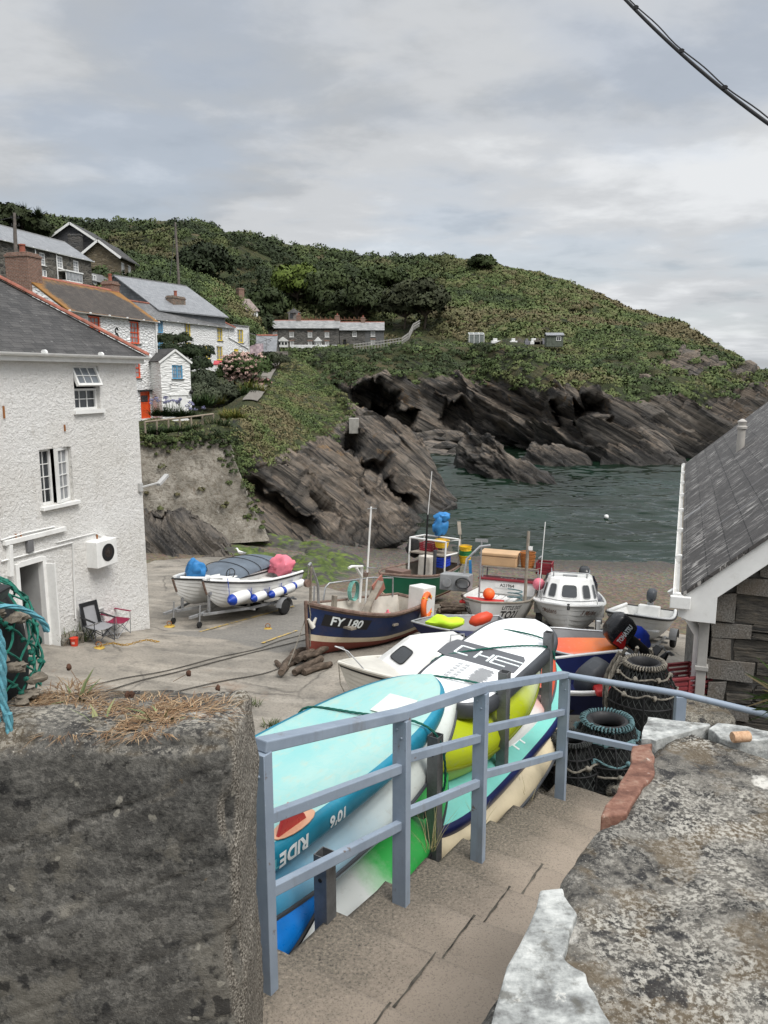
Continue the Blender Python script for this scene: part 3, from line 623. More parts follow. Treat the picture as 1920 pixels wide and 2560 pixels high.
near_scrub('bank_scrub','dense green hedge scrub on the bank behind the white cottages',mU,1500,.5,1.6,150,.19,(2,4,3,1.4,.8,1.4,.6),.75)
mL=nearVeg*(nearV<800)*(nearU <= 330)*(nearU>-300)
near_scrub('upper_bank_scrub','green scrub on the slope around the upper stone terrace',mL,500,.5,1.3,60,.26,(2,4,3,1.4,.8,1.4,.6),.75)

# ================================================================ FOREGROUND: steps, walls, railing, rack
SO=Vector((.086,3.46,0)); SD=Vector((.534,.845,0)).normalized(); SR=Vector((.845,-.534,0)).normalized(); SYAW=math.atan2(SD.y,SD.x)
def stp(s,lat,z): return SO+SD*s+SR*lat+Vector((0,0,z))
def lichen_mat(name,base,dark,pale,brown,white=.6,sc=1.0,face=False,cracks=True):
    t=NT(name); b=t.noise(2.2*sc,8,.68); m=t.noise(7*sc,8,.7); f=t.noise(44*sc,6,.72); g=t.noise(110*sc,3,.6); dist=t.noise(3*sc,5,.6,None,0,1)
    col=t.mix(t.ramp(m,[(.42,0.),(.56,1.)]),dark,base)
    col=t.mix(t.math('MULTIPLY',t.ramp(t.noise(3.1*sc,6,.62,t.map(t.obj,loc=(3,7,1))),[(.5,0.),(.58,1.)]),.7),col,brown)
    pm=t.math('MULTIPLY',t.ramp(f,[(.47,0.),(.56,1.)]),t.ramp(b,[(.40,.1),(.58,1.)])); col=t.mix(t.math('MULTIPLY',pm,.9),col,pale)
    blot=t.math('MULTIPLY',t.ramp(t.vor(7.5*sc,t.mix(.28,t.obj,dist)),[(.22,1.),(.30,0.)]),t.ramp(t.noise(1.9*sc,4,.6,t.map(t.obj,loc=(8,1,4))),[(.43,0.),(.50,1.)]))
    col=t.mix(t.math('MULTIPLY',blot,.85),col,(.022,.022,.024))
    wsp=t.math('MULTIPLY',t.ramp(t.vor(3.4*sc,t.mix(.22,t.map(t.obj,loc=(1.3,5.2,2.2)),dist)),[(.15,1.),(.24,0.)]),t.ramp(t.noise(1.5*sc,3,.5,t.map(t.obj,loc=(2,2,2))),[(.52,0.),(.60,1.)]))
    col=t.mix(t.math('MULTIPLY',t.math('MULTIPLY',wsp,t.ramp(f,[(.35,.4),(.5,1.)])),white),col,(.62,.60,.55))
    col=t.mix(t.math('MULTIPLY',t.ramp(g,[(.62,0.),(.68,1.)]),.55),col,(.50,.47,.41)); col=t.mix(t.math('MULTIPLY',t.ramp(g,[(.30,1.),(.38,0.)]),.65),col,(.018,.017,.016))
    if face:                                                         # board-marked, stained vertical concrete
        sz=t.math('ABSOLUTE',t.n('SeparateXYZ',{0: t.n('NewGeometry').outputs['Normal']}).outputs[2]); ff=t.rng(sz,.25,.7,1,0)
        strk=t.noise(2.2,8,.66,t.map(t.obj,(.35,.6,2.4),(0,R(16),0)),.5); fc=t.ramp(t.math('ADD',t.math('MULTIPLY',strk,.42),t.math('ADD',t.math('MULTIPLY',m,.36),t.math('MULTIPLY',f,.28))),[(.44,(.030,.030,.028)),(.51,(.098,.094,.085)),(.57,(.17,.162,.145)),(.65,(.27,.255,.222))])
        fc=t.mix(t.math('MULTIPLY',t.ramp(m,[(.50,0.),(.53,1.)]),.55),fc,(.018,.018,.018)); lp_=t.noise(2.6,7,.66,t.map(t.obj,loc=(6,3,2))); fc=t.mix(t.math('MULTIPLY',t.ramp(lp_,[(.54,0.),(.57,1.)]),.5),fc,(.19,.175,.145)); fc=t.mix(t.ramp(t.noise(20,7,.75),[(.36,.7),(.43,0.)]),fc,(.012,.012,.012)); fc=t.mix(t.math('MULTIPLY',blot,.75),fc,(.014,.014,.015)); sp_=t.math('MULTIPLY',t.ramp(t.vor(17,t.mix(.12,t.obj,dist)),[(.14,1.),(.19,0.)]),t.ramp(t.noise(3,3,.5,t.map(t.obj,loc=(1,8,3))),[(.54,0.),(.58,1.)])); fc=t.mix(t.math('MULTIPLY',sp_,.75),fc,(.33,.31,.26)); fc=t.mix(t.math('MULTIPLY',t.math('MULTIPLY',wsp,t.ramp(f,[(.38,.3),(.5,1.)])),.6),fc,(.26,.24,.20)); fc=t.mix(t.math('MULTIPLY',t.ramp(t.noise(5,5,.6,t.map(t.obj,loc=(9,9,1))),[(.68,0.),(.71,1.)]),.5),fc,(.22,.13,.04))
        grain=t.ramp(g,[(.34,(.035,.032,.028)),(.5,(.145,.128,.105)),(.64,(.36,.335,.29))]); sx=t.math('ABSOLUTE',t.n('SeparateXYZ',{0: t.n('NewGeometry').outputs['Normal']}).outputs[0])
        fc=t.mix(t.rng(sx,.45,.8),fc,grain); fc=t.mix(t.math('MULTIPLY',t.ramp(g,[(.64,0.),(.70,1.)]),.35),fc,(.32,.3,.26)); col=t.mix(ff,col,fc)
    h=t.math('ADD',t.math('MULTIPLY',m,.8),t.math('ADD',t.math('MULTIPLY',f,.35),t.math('MULTIPLY',g,.18)))
    if cracks:
        ck=t.vor(.9*sc,t.mix(.3,t.obj,dist),'DISTANCE_TO_EDGE'); cf=t.ramp(ck,[(0.,1.),(.010,0.)]); cf=t.math('MULTIPLY',cf,t.ramp(t.noise(1.2,2),[(.5,0.),(.55,1.)]))
        col=t.mix(t.math('MULTIPLY',cf,.8),col,(.02,.018,.016)); h=t.math('ADD',h,t.math('MULTIPLY',cf,-1.2))
    return t.fin(col,.92,t.bump(h,.75,.02),0,.25)
def rblock(name,lo,hi,res,rad,amp,mat,fs=3.0,warp=None,seed=0,loc=None,chips=0):
    """rounded, weathered block: six grids on a rounded box pushed about by noise"""
    lo,hi=np.array(lo,float),np.array(hi,float); VV,FF,off=[],[],0
    for ax in range(3):
        for side in (0,1):
            a,b=[k for k in range(3)if k != ax]; na=max(2,int((hi[a]-lo[a])/res)+1); nb=max(2,int((hi[b]-lo[b])/res)+1)
            ga,gb=np.meshgrid(np.linspace(lo[a],hi[a],na),np.linspace(lo[b],hi[b],nb),indexing='ij'); p=np.zeros((na,nb,3)); p[...,a]=ga; p[...,b]=gb; p[...,ax]=hi[ax]if side else lo[ax]
            f=gridfaces(na,nb); f=f if (side ^ (ax == 1))else f[:,::-1]; VV.append(p.reshape(-1,3)); FF.append(f+off); off += na*nb
    p=np.concatenate(VV); c=np.clip(p,lo+rad,hi-rad); n=p-c; n /= np.maximum(np.linalg.norm(n,axis=1),1e-9)[:,None]; p=c+n*rad
    d=amp*fbm(p*fs+seed,5,seed+1)
    if chips:
        e=np.sort(np.abs(n),axis=1)[:,1]; d -= chips*np.clip(e*1.6,0,1)*np.clip(fbm(p*5+seed,3,seed+4)+.1,0,1)
    p=p+n*d[:,None]
    if warp is not None: p=warp(p)
    o=npmesh(name,p,np.concatenate(FF),mat,attrs={}); o.data.shade_smooth()
    bm=bmesh.new(); bm.from_mesh(o.data); bmesh.ops.remove_doubles(bm,verts=bm.verts,dist=1e-4); bm.to_mesh(o.data); bm.free()
    if loc is not None: o.location=loc
    return o
M_wallL=lichen_mat('lichened concrete wall',(.105,.100,.090),(.032,.031,.030),(.36,.335,.285),(.10,.075,.045),.75,1.5,True,False)
M_wallR=lichen_mat('lichened coping',(.150,.140,.122),(.034,.033,.032),(.44,.42,.37),(.115,.085,.050),.95,1.6)
# left wall, with shutter-board creases running up its face
def warpL(p):
    q=p.copy(); face=np.clip((2.0-p[:,1])/.1,0,1)
    for z0,sl,x0,w in ((8.78,.42,-.9,.007),(8.56,.36,-.8,.005),(8.34,.40,-.75,.006),(8.05,.33,-.9,.006),(7.80,.38,-.7,.006),(8.62,.30,-1.5,.005)):
        d=p[:,2]-(z0+sl*(p[:,0]-x0)+.02*fbm(np.stack([p[:,0]*4,p[:,0]*0,p[:,0]*0+z0],1),3,6)); q[:,1]+= face*(.009*np.exp(-(d/w)** 2)+.007*np.clip(d/.09,0,1)*np.exp(-np.clip(d,0,1)/.10))
    return q
o=rblock('stone_wall',(-3.4,1.90,6.9),(-.405,2.30,9.05),.012,.05,.014,M_wallL,4.0,warpL,2,None,.03)
tag(o,'dark lichen-stained concrete wall with dry grass on its top','wall')
# right wall: lichened top beside the steps, skewed far end
def warpR(p):
    q=p.copy(); la=p[:,0]; s=p[:,1]-.33*np.clip(la-1.1,-1,5)*sstep(-1.5,.2,p[:,1]); la=la+.028*fbm(np.stack([s*2.2,s*0,s*0],1),3,7)
    q[:,:2]=np.array(SO[:2])+s[:,None]*np.array(SD[:2])+la[:,None]*np.array(SR[:2]); q[:,2]+= .012*fbm(np.stack([la*3,s*3,s*0],1),3,9); return q
o=rblock('stone_wall',(1.16,-2.35,6.2),(2.9,.20,8.60),.028,.035,.010,M_wallR,5.0,warpR,5,None,.03)
tag(o,'broad lichen-mottled concrete wall top right of the steps','wall'); wallR=o
# stones bedded in the edge of the right wall
def slab_mat(name,a,b,c):
    t=NT(name); n1=t.noise(5,7,.65,t.map(t.obj,(1,2.2,1))); n2=t.noise(26,6,.7); col=t.ramp(t.math('ADD',t.math('MULTIPLY',n1,.6),t.math('MULTIPLY',n2,.4)),[(.40,a),(.5,b),(.60,c)]); col=t.mix(t.ramp(t.noise(11,7,.7,t.map(t.obj,loc=(2,5,1))),[(.56,0.),(.66,.75)]),col,(.10,.095,.08))
    col=t.mix(t.ramp(n2,[(.62,0.),(.72,.6)]),col,(.66,.63,.57)); col=t.mix(t.ramp(n2,[(.28,.5),(.38,0.)]),col,(.06,.055,.05)); return t.fin(col,.85,t.bump(t.math('ADD',n1,t.math('MULTIPLY',n2,.4)),.7,.02),0,.3)
M_qtz=slab_mat('pale quartz slate',(.13,.132,.128),(.30,.31,.30),(.50,.51,.49)); M_red=slab_mat('red brick edge',(.115,.055,.04),(.21,.105,.075),(.30,.19,.14))
def wslab(name,poly,z0,z1,mat,label,seed):
    pts=[]; n=len(poly)
    for i in range(n):
        a,b=poly[i],poly[(i+1)% n]
        for k in range(7):
            f=k/7; q=(a[0]+(b[0]-a[0])*f,a[1]+(b[1]-a[1])*f); j=fbm(np.array([[q[0]*9,q[1]*9,seed]]),3,seed)[0]; pts.append((q[0]+.013*j,q[1]+.016*j))
    mb=MB(); mb.prism(pts,stp(0,0,z0),SR,SD,z1-z0); o=mb.build(name,mat,None,.008,2); o.parent=wallR; o['label']=label; return o
def latS(u,v,z=8.61):
    p=Wz(u,v,z)-SO; return (p.x*SR.x+p.y*SR.y,p.x*SD.x+p.y*SD.y)
wslab('coping_stone',[latS(*q)for q in ((1215,2600),(1345,2235),(1400,2230),(1440,2295),(1412,2400),(1475,2440),(1520,2560),(1540,2620))],8.50,8.622,M_qtz,'pale blue-white slate slab at the near corner',3)
wslab('coping_stone',[latS(*q)for q in ((1590,1848),(1612,1792),(1770,1808),(1775,1812),(1690,1835),(1640,1850))],8.48,8.608,M_qtz,'pale slate slab at the far corner',4)
wslab('coping_stone',[latS(*q)for q in ((1770,1820),(1790,1806),(1960,1830),(1960,1842),(1850,1853),(1815,1852))],8.52,8.609,M_qtz,'thin pale slate flake under the cork',5)
wslab('edge_brick',[latS(*q)for q in ((1500,2040),(1590,1862),(1640,1855),(1645,1890),(1615,1960),(1565,2035))],8.44,8.610,M_red,'worn red brick let into the edge',6)
# cork
c0=Wz(1852,1842,8.645); mb=MB(); ax=Vector((1,.12,0)).normalized(); mb.lathe([(.001,-.034),(.0195,-.034),(.021,-.03),(.021,.03),(.0195,.034),(.001,.034)],20,(0,0,0),ax)
t=NT('cork'); n1=t.noise(60,6,.7); M_cork=t.fin(t.mix(t.ramp(t.vor(90),[(.1,.7),(.3,0.)]),t.ramp(n1,[(.3,(.36,.20,.11)),(.7,(.62,.42,.27))]),(.20,.10,.05)),.9,t.bump(n1,.5,.004))
tag(mb.build('cork',M_cork,loc=c0),'wine cork lying on its side on the lichened wall','cork')
# steps
def step_mat():
    t=NT('step concrete'); b=t.noise(1.1,6,.6); f=t.noise(60,5,.7); g=t.noise(150,3,.65); dirt=t.math('ADD',t.attr('edge','Fac'),t.math('MULTIPLY',t.math('ADD',t.noise(3.2,6,.65),-.5),.9))
    col=t.ramp(b,[(.3,(.245,.202,.160)),(.55,(.310,.258,.206)),(.75,(.365,.308,.248))]); sp=t.ramp(t.math('ADD',t.math('MULTIPLY',g,.6),t.math('MULTIPLY',f,.4)),[(.40,1.),(.47,0.)])
    col=t.mix(t.math('MULTIPLY',sp,t.rng(dirt,.1,.9,.35,.95)),col,(.045,.042,.036)); col=t.mix(t.math('MULTIPLY',t.ramp(dirt,[(.30,0.),(.80,1.)]),.72),col,t.ramp(f,[(.38,(.040,.039,.034)),(.55,(.115,.103,.082)),(.68,(.27,.235,.18))]))
    col=t.mix(t.ramp(g,[(.68,0.),(.73,.7)]),col,(.45,.40,.34)); return t.fin(col,.9,t.bump(t.math('ADD',f,t.math('MULTIPLY',g,.6)),.55,.008),0,.25)
M_step=step_mat(); VV,FF,EE,off=[],[],[],0
def stepz(k): return 7.4-.117*(k-1)
for k in range(-5,8):
    s0,s1=-.334+.445*(k-1),-.334+.445*k; z=stepz(k); la=np.concatenate([[-.17],np.arange(-.165,1.26,.03)]); prof=[(s0-.02,z,0),(s0+.1,z,0),(s1-.1,z,0),(s1-.03,z,.12),(s1-.008,z-.004,.3),(s1,z-.016,.45),(s1,z-.06,.6),(s1,z-.16,.8)]
    grid=[]
    for (s,zz,e)in prof:
        for l in la:
            ll=l+(.025*float(vnoise(np.array([[s*4,3.3,k]]),3)[0])if l<-.16 else 0); q=stp(s+.012*float(vnoise(np.array([[l*3,k,.5]]),8)[0]),ll,zz-(.25 if l<-.168 else 0))
            VV.append(tuple(q)); EE.append(np.clip(1.1-(l+.17)/.75,0,1)*.9+e*.35+.8*max(0,1-(s-s0)/.06))
    FF.append(gridfaces(len(prof),len(la))[:,::-1]+off); off += len(prof)*len(la)
o=npmesh('steps',VV,np.concatenate(FF),M_step,None,False,{'edge': np.array(EE)}); tag(o,kind='structure')
M_slot=paint('dirt in joint',(.085,.075,.06),.95,.5,(.03,.028,.022),.9,14); mb=MB()
for k,l in ((-1,.42),(0,.375),(1,.35),(2,.35),(3,.37),(4,.5),(-2,.5)):
    s0,s1=-.334+.445*(k-1),-.334+.445*k; z=stepz(k)+.004; n=9
    P_=[[stp(s0+(s1-s0)*i/n+.0,l+w*(.002+.006*random.random())+.005*random.random(),z+.001)for w in (-1,1)]for i in range(n+1)]; mb.grid(P_)
o=mb.build('step_joint',M_slot); o.parent=bpy.data.objects['steps']
# core under the steps, landing with pots, drop to the slipway
M_rub=lichen_mat('rough landing stone',(.13,.12,.10),(.04,.038,.035),(.32,.3,.25),(.11,.085,.055),.3,1.3)
def wst(p):
    q=p.copy(); q[:,:2]=np.array(SO[:2])+p[:,1:2]*np.array(SD[:2])+p[:,:1]*np.array(SR[:2]); return q
o=rblock('landing',(-1.15,-2.6,2.5),(3.3,3.72,6.55),.12,.08,.03,M_rub,1.6,wst,8); tag(o,kind='structure'); o=rblock('landing',(-.32,3.5,2.5),(3.3,5.0,6.545),.12,.08,.03,M_rub,1.6,wst,9); tag(o,kind='structure')
for q,(s0,l0,r_)in enumerate(((2.75,.30,.16),(2.95,.62,.13),(3.2,.25,.14),(3.1,.95,.17))):
    mb=MB(); mb.rockball((0,0,0),r_,30+q,(1.3,1,.55),16,10,.4); tag(mb.build('stone',M_rub,loc=stp(s0,l0,6.58)),'rough grey stone on the landing at the foot of the steps','stone','loose stones at the foot of the steps')
# railing
t=NT('blue grey rail paint'); n1=t.noise(5,6,.6); n2=t.noise(45,5,.7)
col=t.mix(t.ramp(n1,[(.35,0.),(.65,1.)]),(.215,.262,.325),(.265,.318,.385)); col=t.mix(t.ramp(n2,[(.66,0.),(.72,.55)]),col,(.42,.48,.55)); col=t.mix(t.ramp(t.noise(9,8,.75),[(.63,0.),(.67,.85)]),col,(.13,.085,.06)); col=t.mix(t.ramp(t.noise(3,7,.7,t.map(t.obj,(4,4,.6))),[(.58,0.),(.70,.45)]),col,(.16,.155,.15))
M_rail=t.fin(col,.5,t.bump(t.noise(30,4),.25,.004),0,.4)
rail=thing('handrail','blue-grey painted railing of posts and three rails down the steps','railing',(0,0,0))
PT=[(-.459,2.65,7.60,8.645),(.086,3.46,7.36,8.395),(.557,4.15,7.15,8.235),(1.387,5.58,6.5,7.742)]
for i,(x,y,zb,zt)in enumerate(PT):
    mb=MB(); M3=Matrix.Rotation(SYAW,3,'Z'); mb.box((x,y,(zb+zt-.012)/2),(.048,.078,zt-zb-.012),M=M3)
    for dz in (.06,.10):
        mb.lathe([(.007,0),(.006,.004),(.001,.0045)],8,Vector((x,y,zt-dz))-SD*.024+SR*(.012*(1 if dz>.08 else -1)),-SD)
    mb.build('post',M_rail,rail,.004)
mb=MB(); mb.box((2.13,5.21,7.05),(.075,.05,1.38),.0); mb.build('post',M_rail,rail,.004)
for i in range(3):
    a,b=PT[i],PT[i+1]; mb=MB(); mb.bar((a[0],a[1],a[3]+.012-(.03 if i == 0 else 0)*0),(b[0],b[1],b[3]+.012),.066,.046); mb.build('top_rail',M_rail,rail,.005)
ends=[((8.35,8.04),(8.136,7.835)),((8.17,7.875),(7.95,7.67)),((7.985,7.70),(7.456,7.11))]
for i in range(3):
    a,b=Vector(PT[i][:2]+(0,)),Vector(PT[i+1][:2]+(0,)); e=(b-a).normalized()*.02
    for q in (0,1):
        mb=MB(); mb.bar(a+e+Vector((0,0,ends[i][0][q])),b-e+Vector((0,0,ends[i][1][q])),.034,.046); mb.build('mid_rail',M_rail,rail,.004)
mb=MB(); mb.tube([(1.375,5.58,7.75),(2.13,5.21,7.755),(2.9,5.0,7.63),(3.9,4.75,7.45)],.024,12); mb.build('round_rail',M_rail,rail)
mb=MB(); mb.bar((1.40,5.57,7.28),(2.11,5.22,7.27),.034,.046); mb.build('mid_rail',M_rail,rail,.004)

# ---------------------------------------------------------------- rack of galvanised posts
M_galv=paint('galvanised steel',(.19,.195,.20),.5,.3,(.08,.075,.07),.5,5,.2,.55,.5)
rack=thing('boat_rack','rack of square galvanised posts holding paddleboards and kayaks beside the steps','rack',stp(.9,-.3,6.55))
RP=[(-.41,-.165),(.90,-.30),(2.07,-.355),(3.10,-.395)]
for s,l in RP:
    mb=MB(); p=stp(s,l,0)-rack.location; zt,zb=7.85-6.55,0; w=.037; th=.005
    for a,b in ((-1,0),(1,0),(0,-1),(0,1)):
        c=Vector((p.x,p.y,(zt+zb)/2))+(SD*a+SR*b)*(w-th/2); mb.box(c,(th if a else 2*w-2*th,th if b else 2*w,zt-zb)if False else ((th,2*w,zt)if a else (2*w-2*th,th,zt)),SYAW)
    mb.lathe([(.011,0),(.011,.002),(.001,.002)],10,Vector((p.x,p.y,zt-.12))-SD*(w+.001),-SD,1)
    mb.build('rack_post',[M_galv,paint('bolt hole',(.01,.01,.01),.9)],rack,.002)
for s in (-.41,.90,2.07,3.10):
    for z in (6.72,7.30):
        mb=MB(); a=stp(s,-.36,z)-rack.location; b=stp(s,-1.18,z)-rack.location; a.z=b.z=z-6.55; mb.bar(a,b,.05,.05); mb.build('cross_arm',M_galv,rack,.003)

# ---------------------------------------------------------------- boards and kayaks
def place(o,s,lat,z,roll=0,pitch=0,dyaw=0): o.location=stp(s,lat,z); o.rotation_euler=(R(roll),R(pitch),SYAW+R(dyaw)); return o
def board(name,label,L,B,T,top,rail_,noseR=2.2,tailR=4.0,rocker=.05,railh=.6):
    t_=thing(name,label,'paddleboard'); n=48
    def hw(x):
        q=x/(L/2); e=noseR if q>0 else tailR; return B/2*max(0,1-abs(q)** e)** (1/2.1 if q>0 else 1/2.6)
    def zc(x): q=x/(L/2); return rocker*q*q*(1 if q>0 else .35)
    xs_=[-L/2+L*(0.5-.5*math.cos(math.pi*i/n))for i in range(n+1)]
    deck,rl=MB(),MB(); rows,rr=[],[]
    for x in xs_:
        w=max(hw(x),.004); z0=zc(x); rows.append([(x,w*(1-.045/max(w,.09))*math.sin(math.pi/2*(2*k/14-1)),z0+T/2+.012*(1-(2*k/14-1)** 2))for k in range(15)])
    deck.grid(rows,0,True,False,True)
    for x in xs_:
        w=max(hw(x),.004); z0=zc(x); e=w*(1-.045/max(w,.09)); pr=[]
        for k in range(9):
            a=math.pi/2-math.pi*k/8; pr.append((e+(w-e)*math.cos(a)** .6 if abs(math.cos(a))>1e-6 else e,z0+T/2*math.sin(a)))
        rr.append([(x,p,z)for p,z in pr]+[(x,-p,z)for p,z in pr[::-1]])
    rl.grid(rr,0,True,False); t_['_']=0; del t_['_']
    bt=MB(); bt.grid([[(x,y,zc(x)-T/2)for (x,y,z)in row]for row in rows],0,True); rl.v += []; 
    d=deck.build('deck',top,t_); r_=rl.build('rail_band',rail_,t_); b=bt.build('underside',rail_,t_)
    return t_,hw,zc
def board_mat(name,c1,c2,c3):
    t=NT(name); a=t.noise(2.2,7,.65,t.map(t.obj,(.5,1,1))); f=t.noise(18,7,.72,t.map(t.obj,(.5,1.3,1))); sw=t.noise(6,6,.6,t.map(t.obj,(.7,1,1)),2.2)
    col=t.mix(t.ramp(a,[(.36,0.),(.66,1.)]),c1,c2); col=t.mix(t.math('MULTIPLY',t.ramp(sw,[(.52,0.),(.58,1.)]),.35),col,c1); col=t.mix(t.math('MULTIPLY',t.ramp(f,[(.52,0.),(.66,1.)]),.6),col,c3)
    col=t.mix(t.math('MULTIPLY',t.ramp(t.noise(40,4,.7),[(.68,0.),(.75,1.)]),.5),col,(.30,.26,.18)); return t.fin(col,t.rng(f,.3,.7,.32,.55),t.bump(f,.08,.004),0,.45)
M_teal=board_mat('scuffed turquoise foam',(.22,.49,.48),(.34,.53,.49),(.42,.48,.39)); M_tealrail=paint('deep teal rail',(.012,.21,.32),.35,.2,(.1,.3,.36),.3)
M_white=paint('white plastic',(.80,.81,.82),.4,.03,(.62,.60,.55),.3); M_charc=paint('charcoal plastic',(.055,.06,.068),.45,.2)
M_black=paint('black plastic',(.012,.012,.013),.45,.3); M_navy=paint('navy plastic',(.010,.016,.075),.35,.2); M_ink=paint('white lettering',(.75,.80,.80),.5,.03)
M_rope_g=paint('green polypropylene rope',(.010,.115,.085),.75,.3,None,0,30,.6); M_turq=paint('turquoise foam deck',(.17,.52,.46),.5,.08,(.3,.45,.4),.3)
def rope(name,pts,r,mat,label=None,cat='rope',parent=None,n=6,samples=0,group=None,loc=None):
    """laid rope: three twisted strands in one mesh"""
    p=spline(pts,samples or max(8,len(pts)*6)); mb=MB(); L=0; acc=[0]
    for i in range(1,len(p)): L += (p[i]-p[i-1]).length; acc.append(L)
    if r>.004 and L/r<900:
        m=max(16,min(420,int(L/(r*1.6)))); 
        for k in range(3):
            q=[]
            for i in range(m+1):
                d=L*i/m; j=min(max(0,next((a for a in range(len(acc)-1)if acc[a+1]>= d),len(acc)-2)),len(p)-2); f=(d-acc[j])/max(acc[j+1]-acc[j],1e-6); c=p[j].lerp(p[j+1],f); e,g=basis(p[j+1]-p[j]); a=d/(r*2.6)+k*2.094
                q.append(c+(e*math.cos(a)+g*math.sin(a))*r*.52)
            mb.tube(q,r*.56,5)
    else: mb.tube(p,r,n)
    o=mb.build(name,mat,parent)
    if label: tag(o,label,cat,group)
    return o
# turquoise paddleboard on top, red fin, lettered dark rail
t1,hw1,zc1=board('paddleboard','scuffed turquoise paddleboard with a red fin lying on top nearest the wall',3.3,.84,.14,M_teal,M_tealrail,2.6,4.5,.03)
place(t1,-.10,-.735,7.84,3,.4,-1.5)
mb=MB(); fo=[(-.11,0),(.10,0),(.085,.03),(.03,.10),(-.03,.145),(-.07,.13),(-.075,.09)]; mb.prism([(x,z)for x,z in fo],(-.28,.30-.66,.075),(1,0,0),(0,0,1),.018)
M_finr=paint('red fin plastic',(.45,.045,.045),.3,.15); mb.build('fin',M_finr,t1,.006)
mb=MB(); mb.prism([(.15*math.cos(a),.055*math.sin(a))for a in [i*.3927 for i in range(16)]],(-.26,.30-.66,.073),(1,0,0),(0,1,0),.008); mb.build('fin_base',paint('amber fin box',(.62,.35,.22),.4),t1,.003)
mb=MB(); mb.prism([(-.14,-.10),(.14,-.10),(.14,.10),(-.14,.10)],(1.08,-.06,.0985),(1,.12,0),(-.12,1,0),.003)
t=NT('printed pale panel'); n1=t.noise(30,5,.6,None,1.5); mb.build('label_panel',t.fin(t.mix(t.ramp(n1,[(.5,0.),(.55,.5)]),(.66,.68,.62),(.50,.60,.56)),.6),t1)
def railtext(par,hw,zc,T,body,x0,size,mat,side=-1,bold=.0,name='lettering'):
    mb=MB()
    def warp(tx,ty): x=x0-tx; return Vector((x,side*(hw(x)+.0035-.012*(abs(ty)/(T/2))** 2),zc(x)-ty))   # read from across the board, so upside down from the steps
    mb.text(body,None,size,bold,0,'CENTER',0,warp); return mb.build(name,mat,par)
railtext(t1,hw1,zc1,.14,'RIDE',-.32,.10,M_ink,-1,.004); railtext(t1,hw1,zc1,.14,'10\u20326',.02,.085,M_ink,-1,.003); railtext(t1,hw1,zc1,.14,'TEZ\u2283AIR',-.58,.075,paint('light teal lettering',(.10,.42,.48),.5),-1,.002)
# white board
t2,hw2,zc2=board('paddleboard','white square-ended paddleboard with a dark logo band, roped to the rack',1.9,.72,.13,M_white,M_charc,5.0,6.0,.0)
place(t2,2.66,-.72,7.66,5,-2.0,0)
mb=MB(); zt=.0825
mb.prism([(-.12,-.30),(.14,-.30),(.20,-.27),(.20,.33),(.08,.37),(-.12,.37),(-.15,.30),(-.15,-.26)],(-.12,.02,.0705),(1,.05,0),(-.05,1,0),.009); mb.build('logo_band',paint('slate grey print',(.10,.105,.115),.5,.1),t2,.002)
mb=MB()
for q in (('C',-.16),('H',-.02),('F',.12)):
    pass
def lg(a,b,w=.018): mb.bar(a+(zt,),b+(zt,),w,.006)
for yy,segs in ((.19,[((.02,.10),(.02,-.02)),((-.13,.10),(-.13,-.02)),((.02,.10),(-.13,.10))]),(.03,[((.02,.08),(-.13,.08)),((.02,-.03),(-.13,-.03)),((-.055,.08),(-.055,-.03))]),(-.12,[((.02,.09),(-.13,.09)),((.02,.09),(.02,-.13)),((-.05,.09),(-.05,-.13)),((-.13,.09),(-.13,-.04))])):
    for a,b in segs: lg((a[0]-.06,a[1]+yy-.03),(b[0]-.06,b[1]+yy-.03))
mb.build('logo_letters',M_ink,t2)
mb=MB(); random.seed(3)
for i in range(26):
    x=-.62+.012*i; mb.box((x,-.10+.0*i,.0795),(.005,.16*random.uniform(.6,1),.003)); 
for i in range(6):
    for j in range(2): mb.box((-.60+.05*i,.06+.06*j,.0795),(.03,.035,.003))
mb.build('printed_notice',paint('grey print',(.42,.43,.44),.6),t2)
# kayaks
def kayak(name,label,L,B,H,mats,seatmat,grip=False,cat='kayak'):
    t_=thing(name,label,cat); n=40; rows=[]
    for i in range(n+1):
        q=2*i/n-1; x=q*L/2; w=max(.012,B/2*(1-abs(q)** 2.3)** .85); sheer=H*.30*abs(q)** 2.2; kl=H*.28*abs(q)** 3; row=[]
        for k in range(20):
            a=2*math.pi*k/20; c,s_=math.cos(a),math.sin(a); y=w*math.copysign(abs(c)** .75,c)
            z=(H*.42*abs(s_)** .55*(1-.12*math.cos(2*a))+sheer if s_>0 else -H*.52*abs(s_)** .8+kl); row.append((x,y,z))
        rows.append(row)
    mb=MB(); mb.grid(rows,0,True,True); mb.poly(rows[0][::-1]); mb.poly(rows[-1]); mb.build('hull',mats,t_)
    for x0 in (-.12*L,.18*L)if grip else ():
        mb=MB(); mb.lathe([(.22,0),(.24,.02),(.20,.028),(.17,-.015),(.02,-.02),(.001,-.02)],20,(x0,0,H*.42)); mb.build('seat_well',seatmat,t_)
    if grip: mb=MB(); mb.tube([(L/2-.16,-.05,H*.58),(L/2-.10,-.05,H*.66),(L/2-.10,.05,H*.66),(L/2-.16,.05,H*.58)],.012,8); mb.build('handle',M_black,t_)
    mb=MB(); rr=rows[1:-1]; mb.tube([(r_[0][0],r_[0][1]+.004,r_[0][2]+.01)for r_ in rr],.012,6); mb.tube([(r_[10][0],r_[10][1]-.004,r_[10][2]+.01)for r_ in rr],.012,6); mb.build('gunwale_line',seatmat,t_)
    return t_
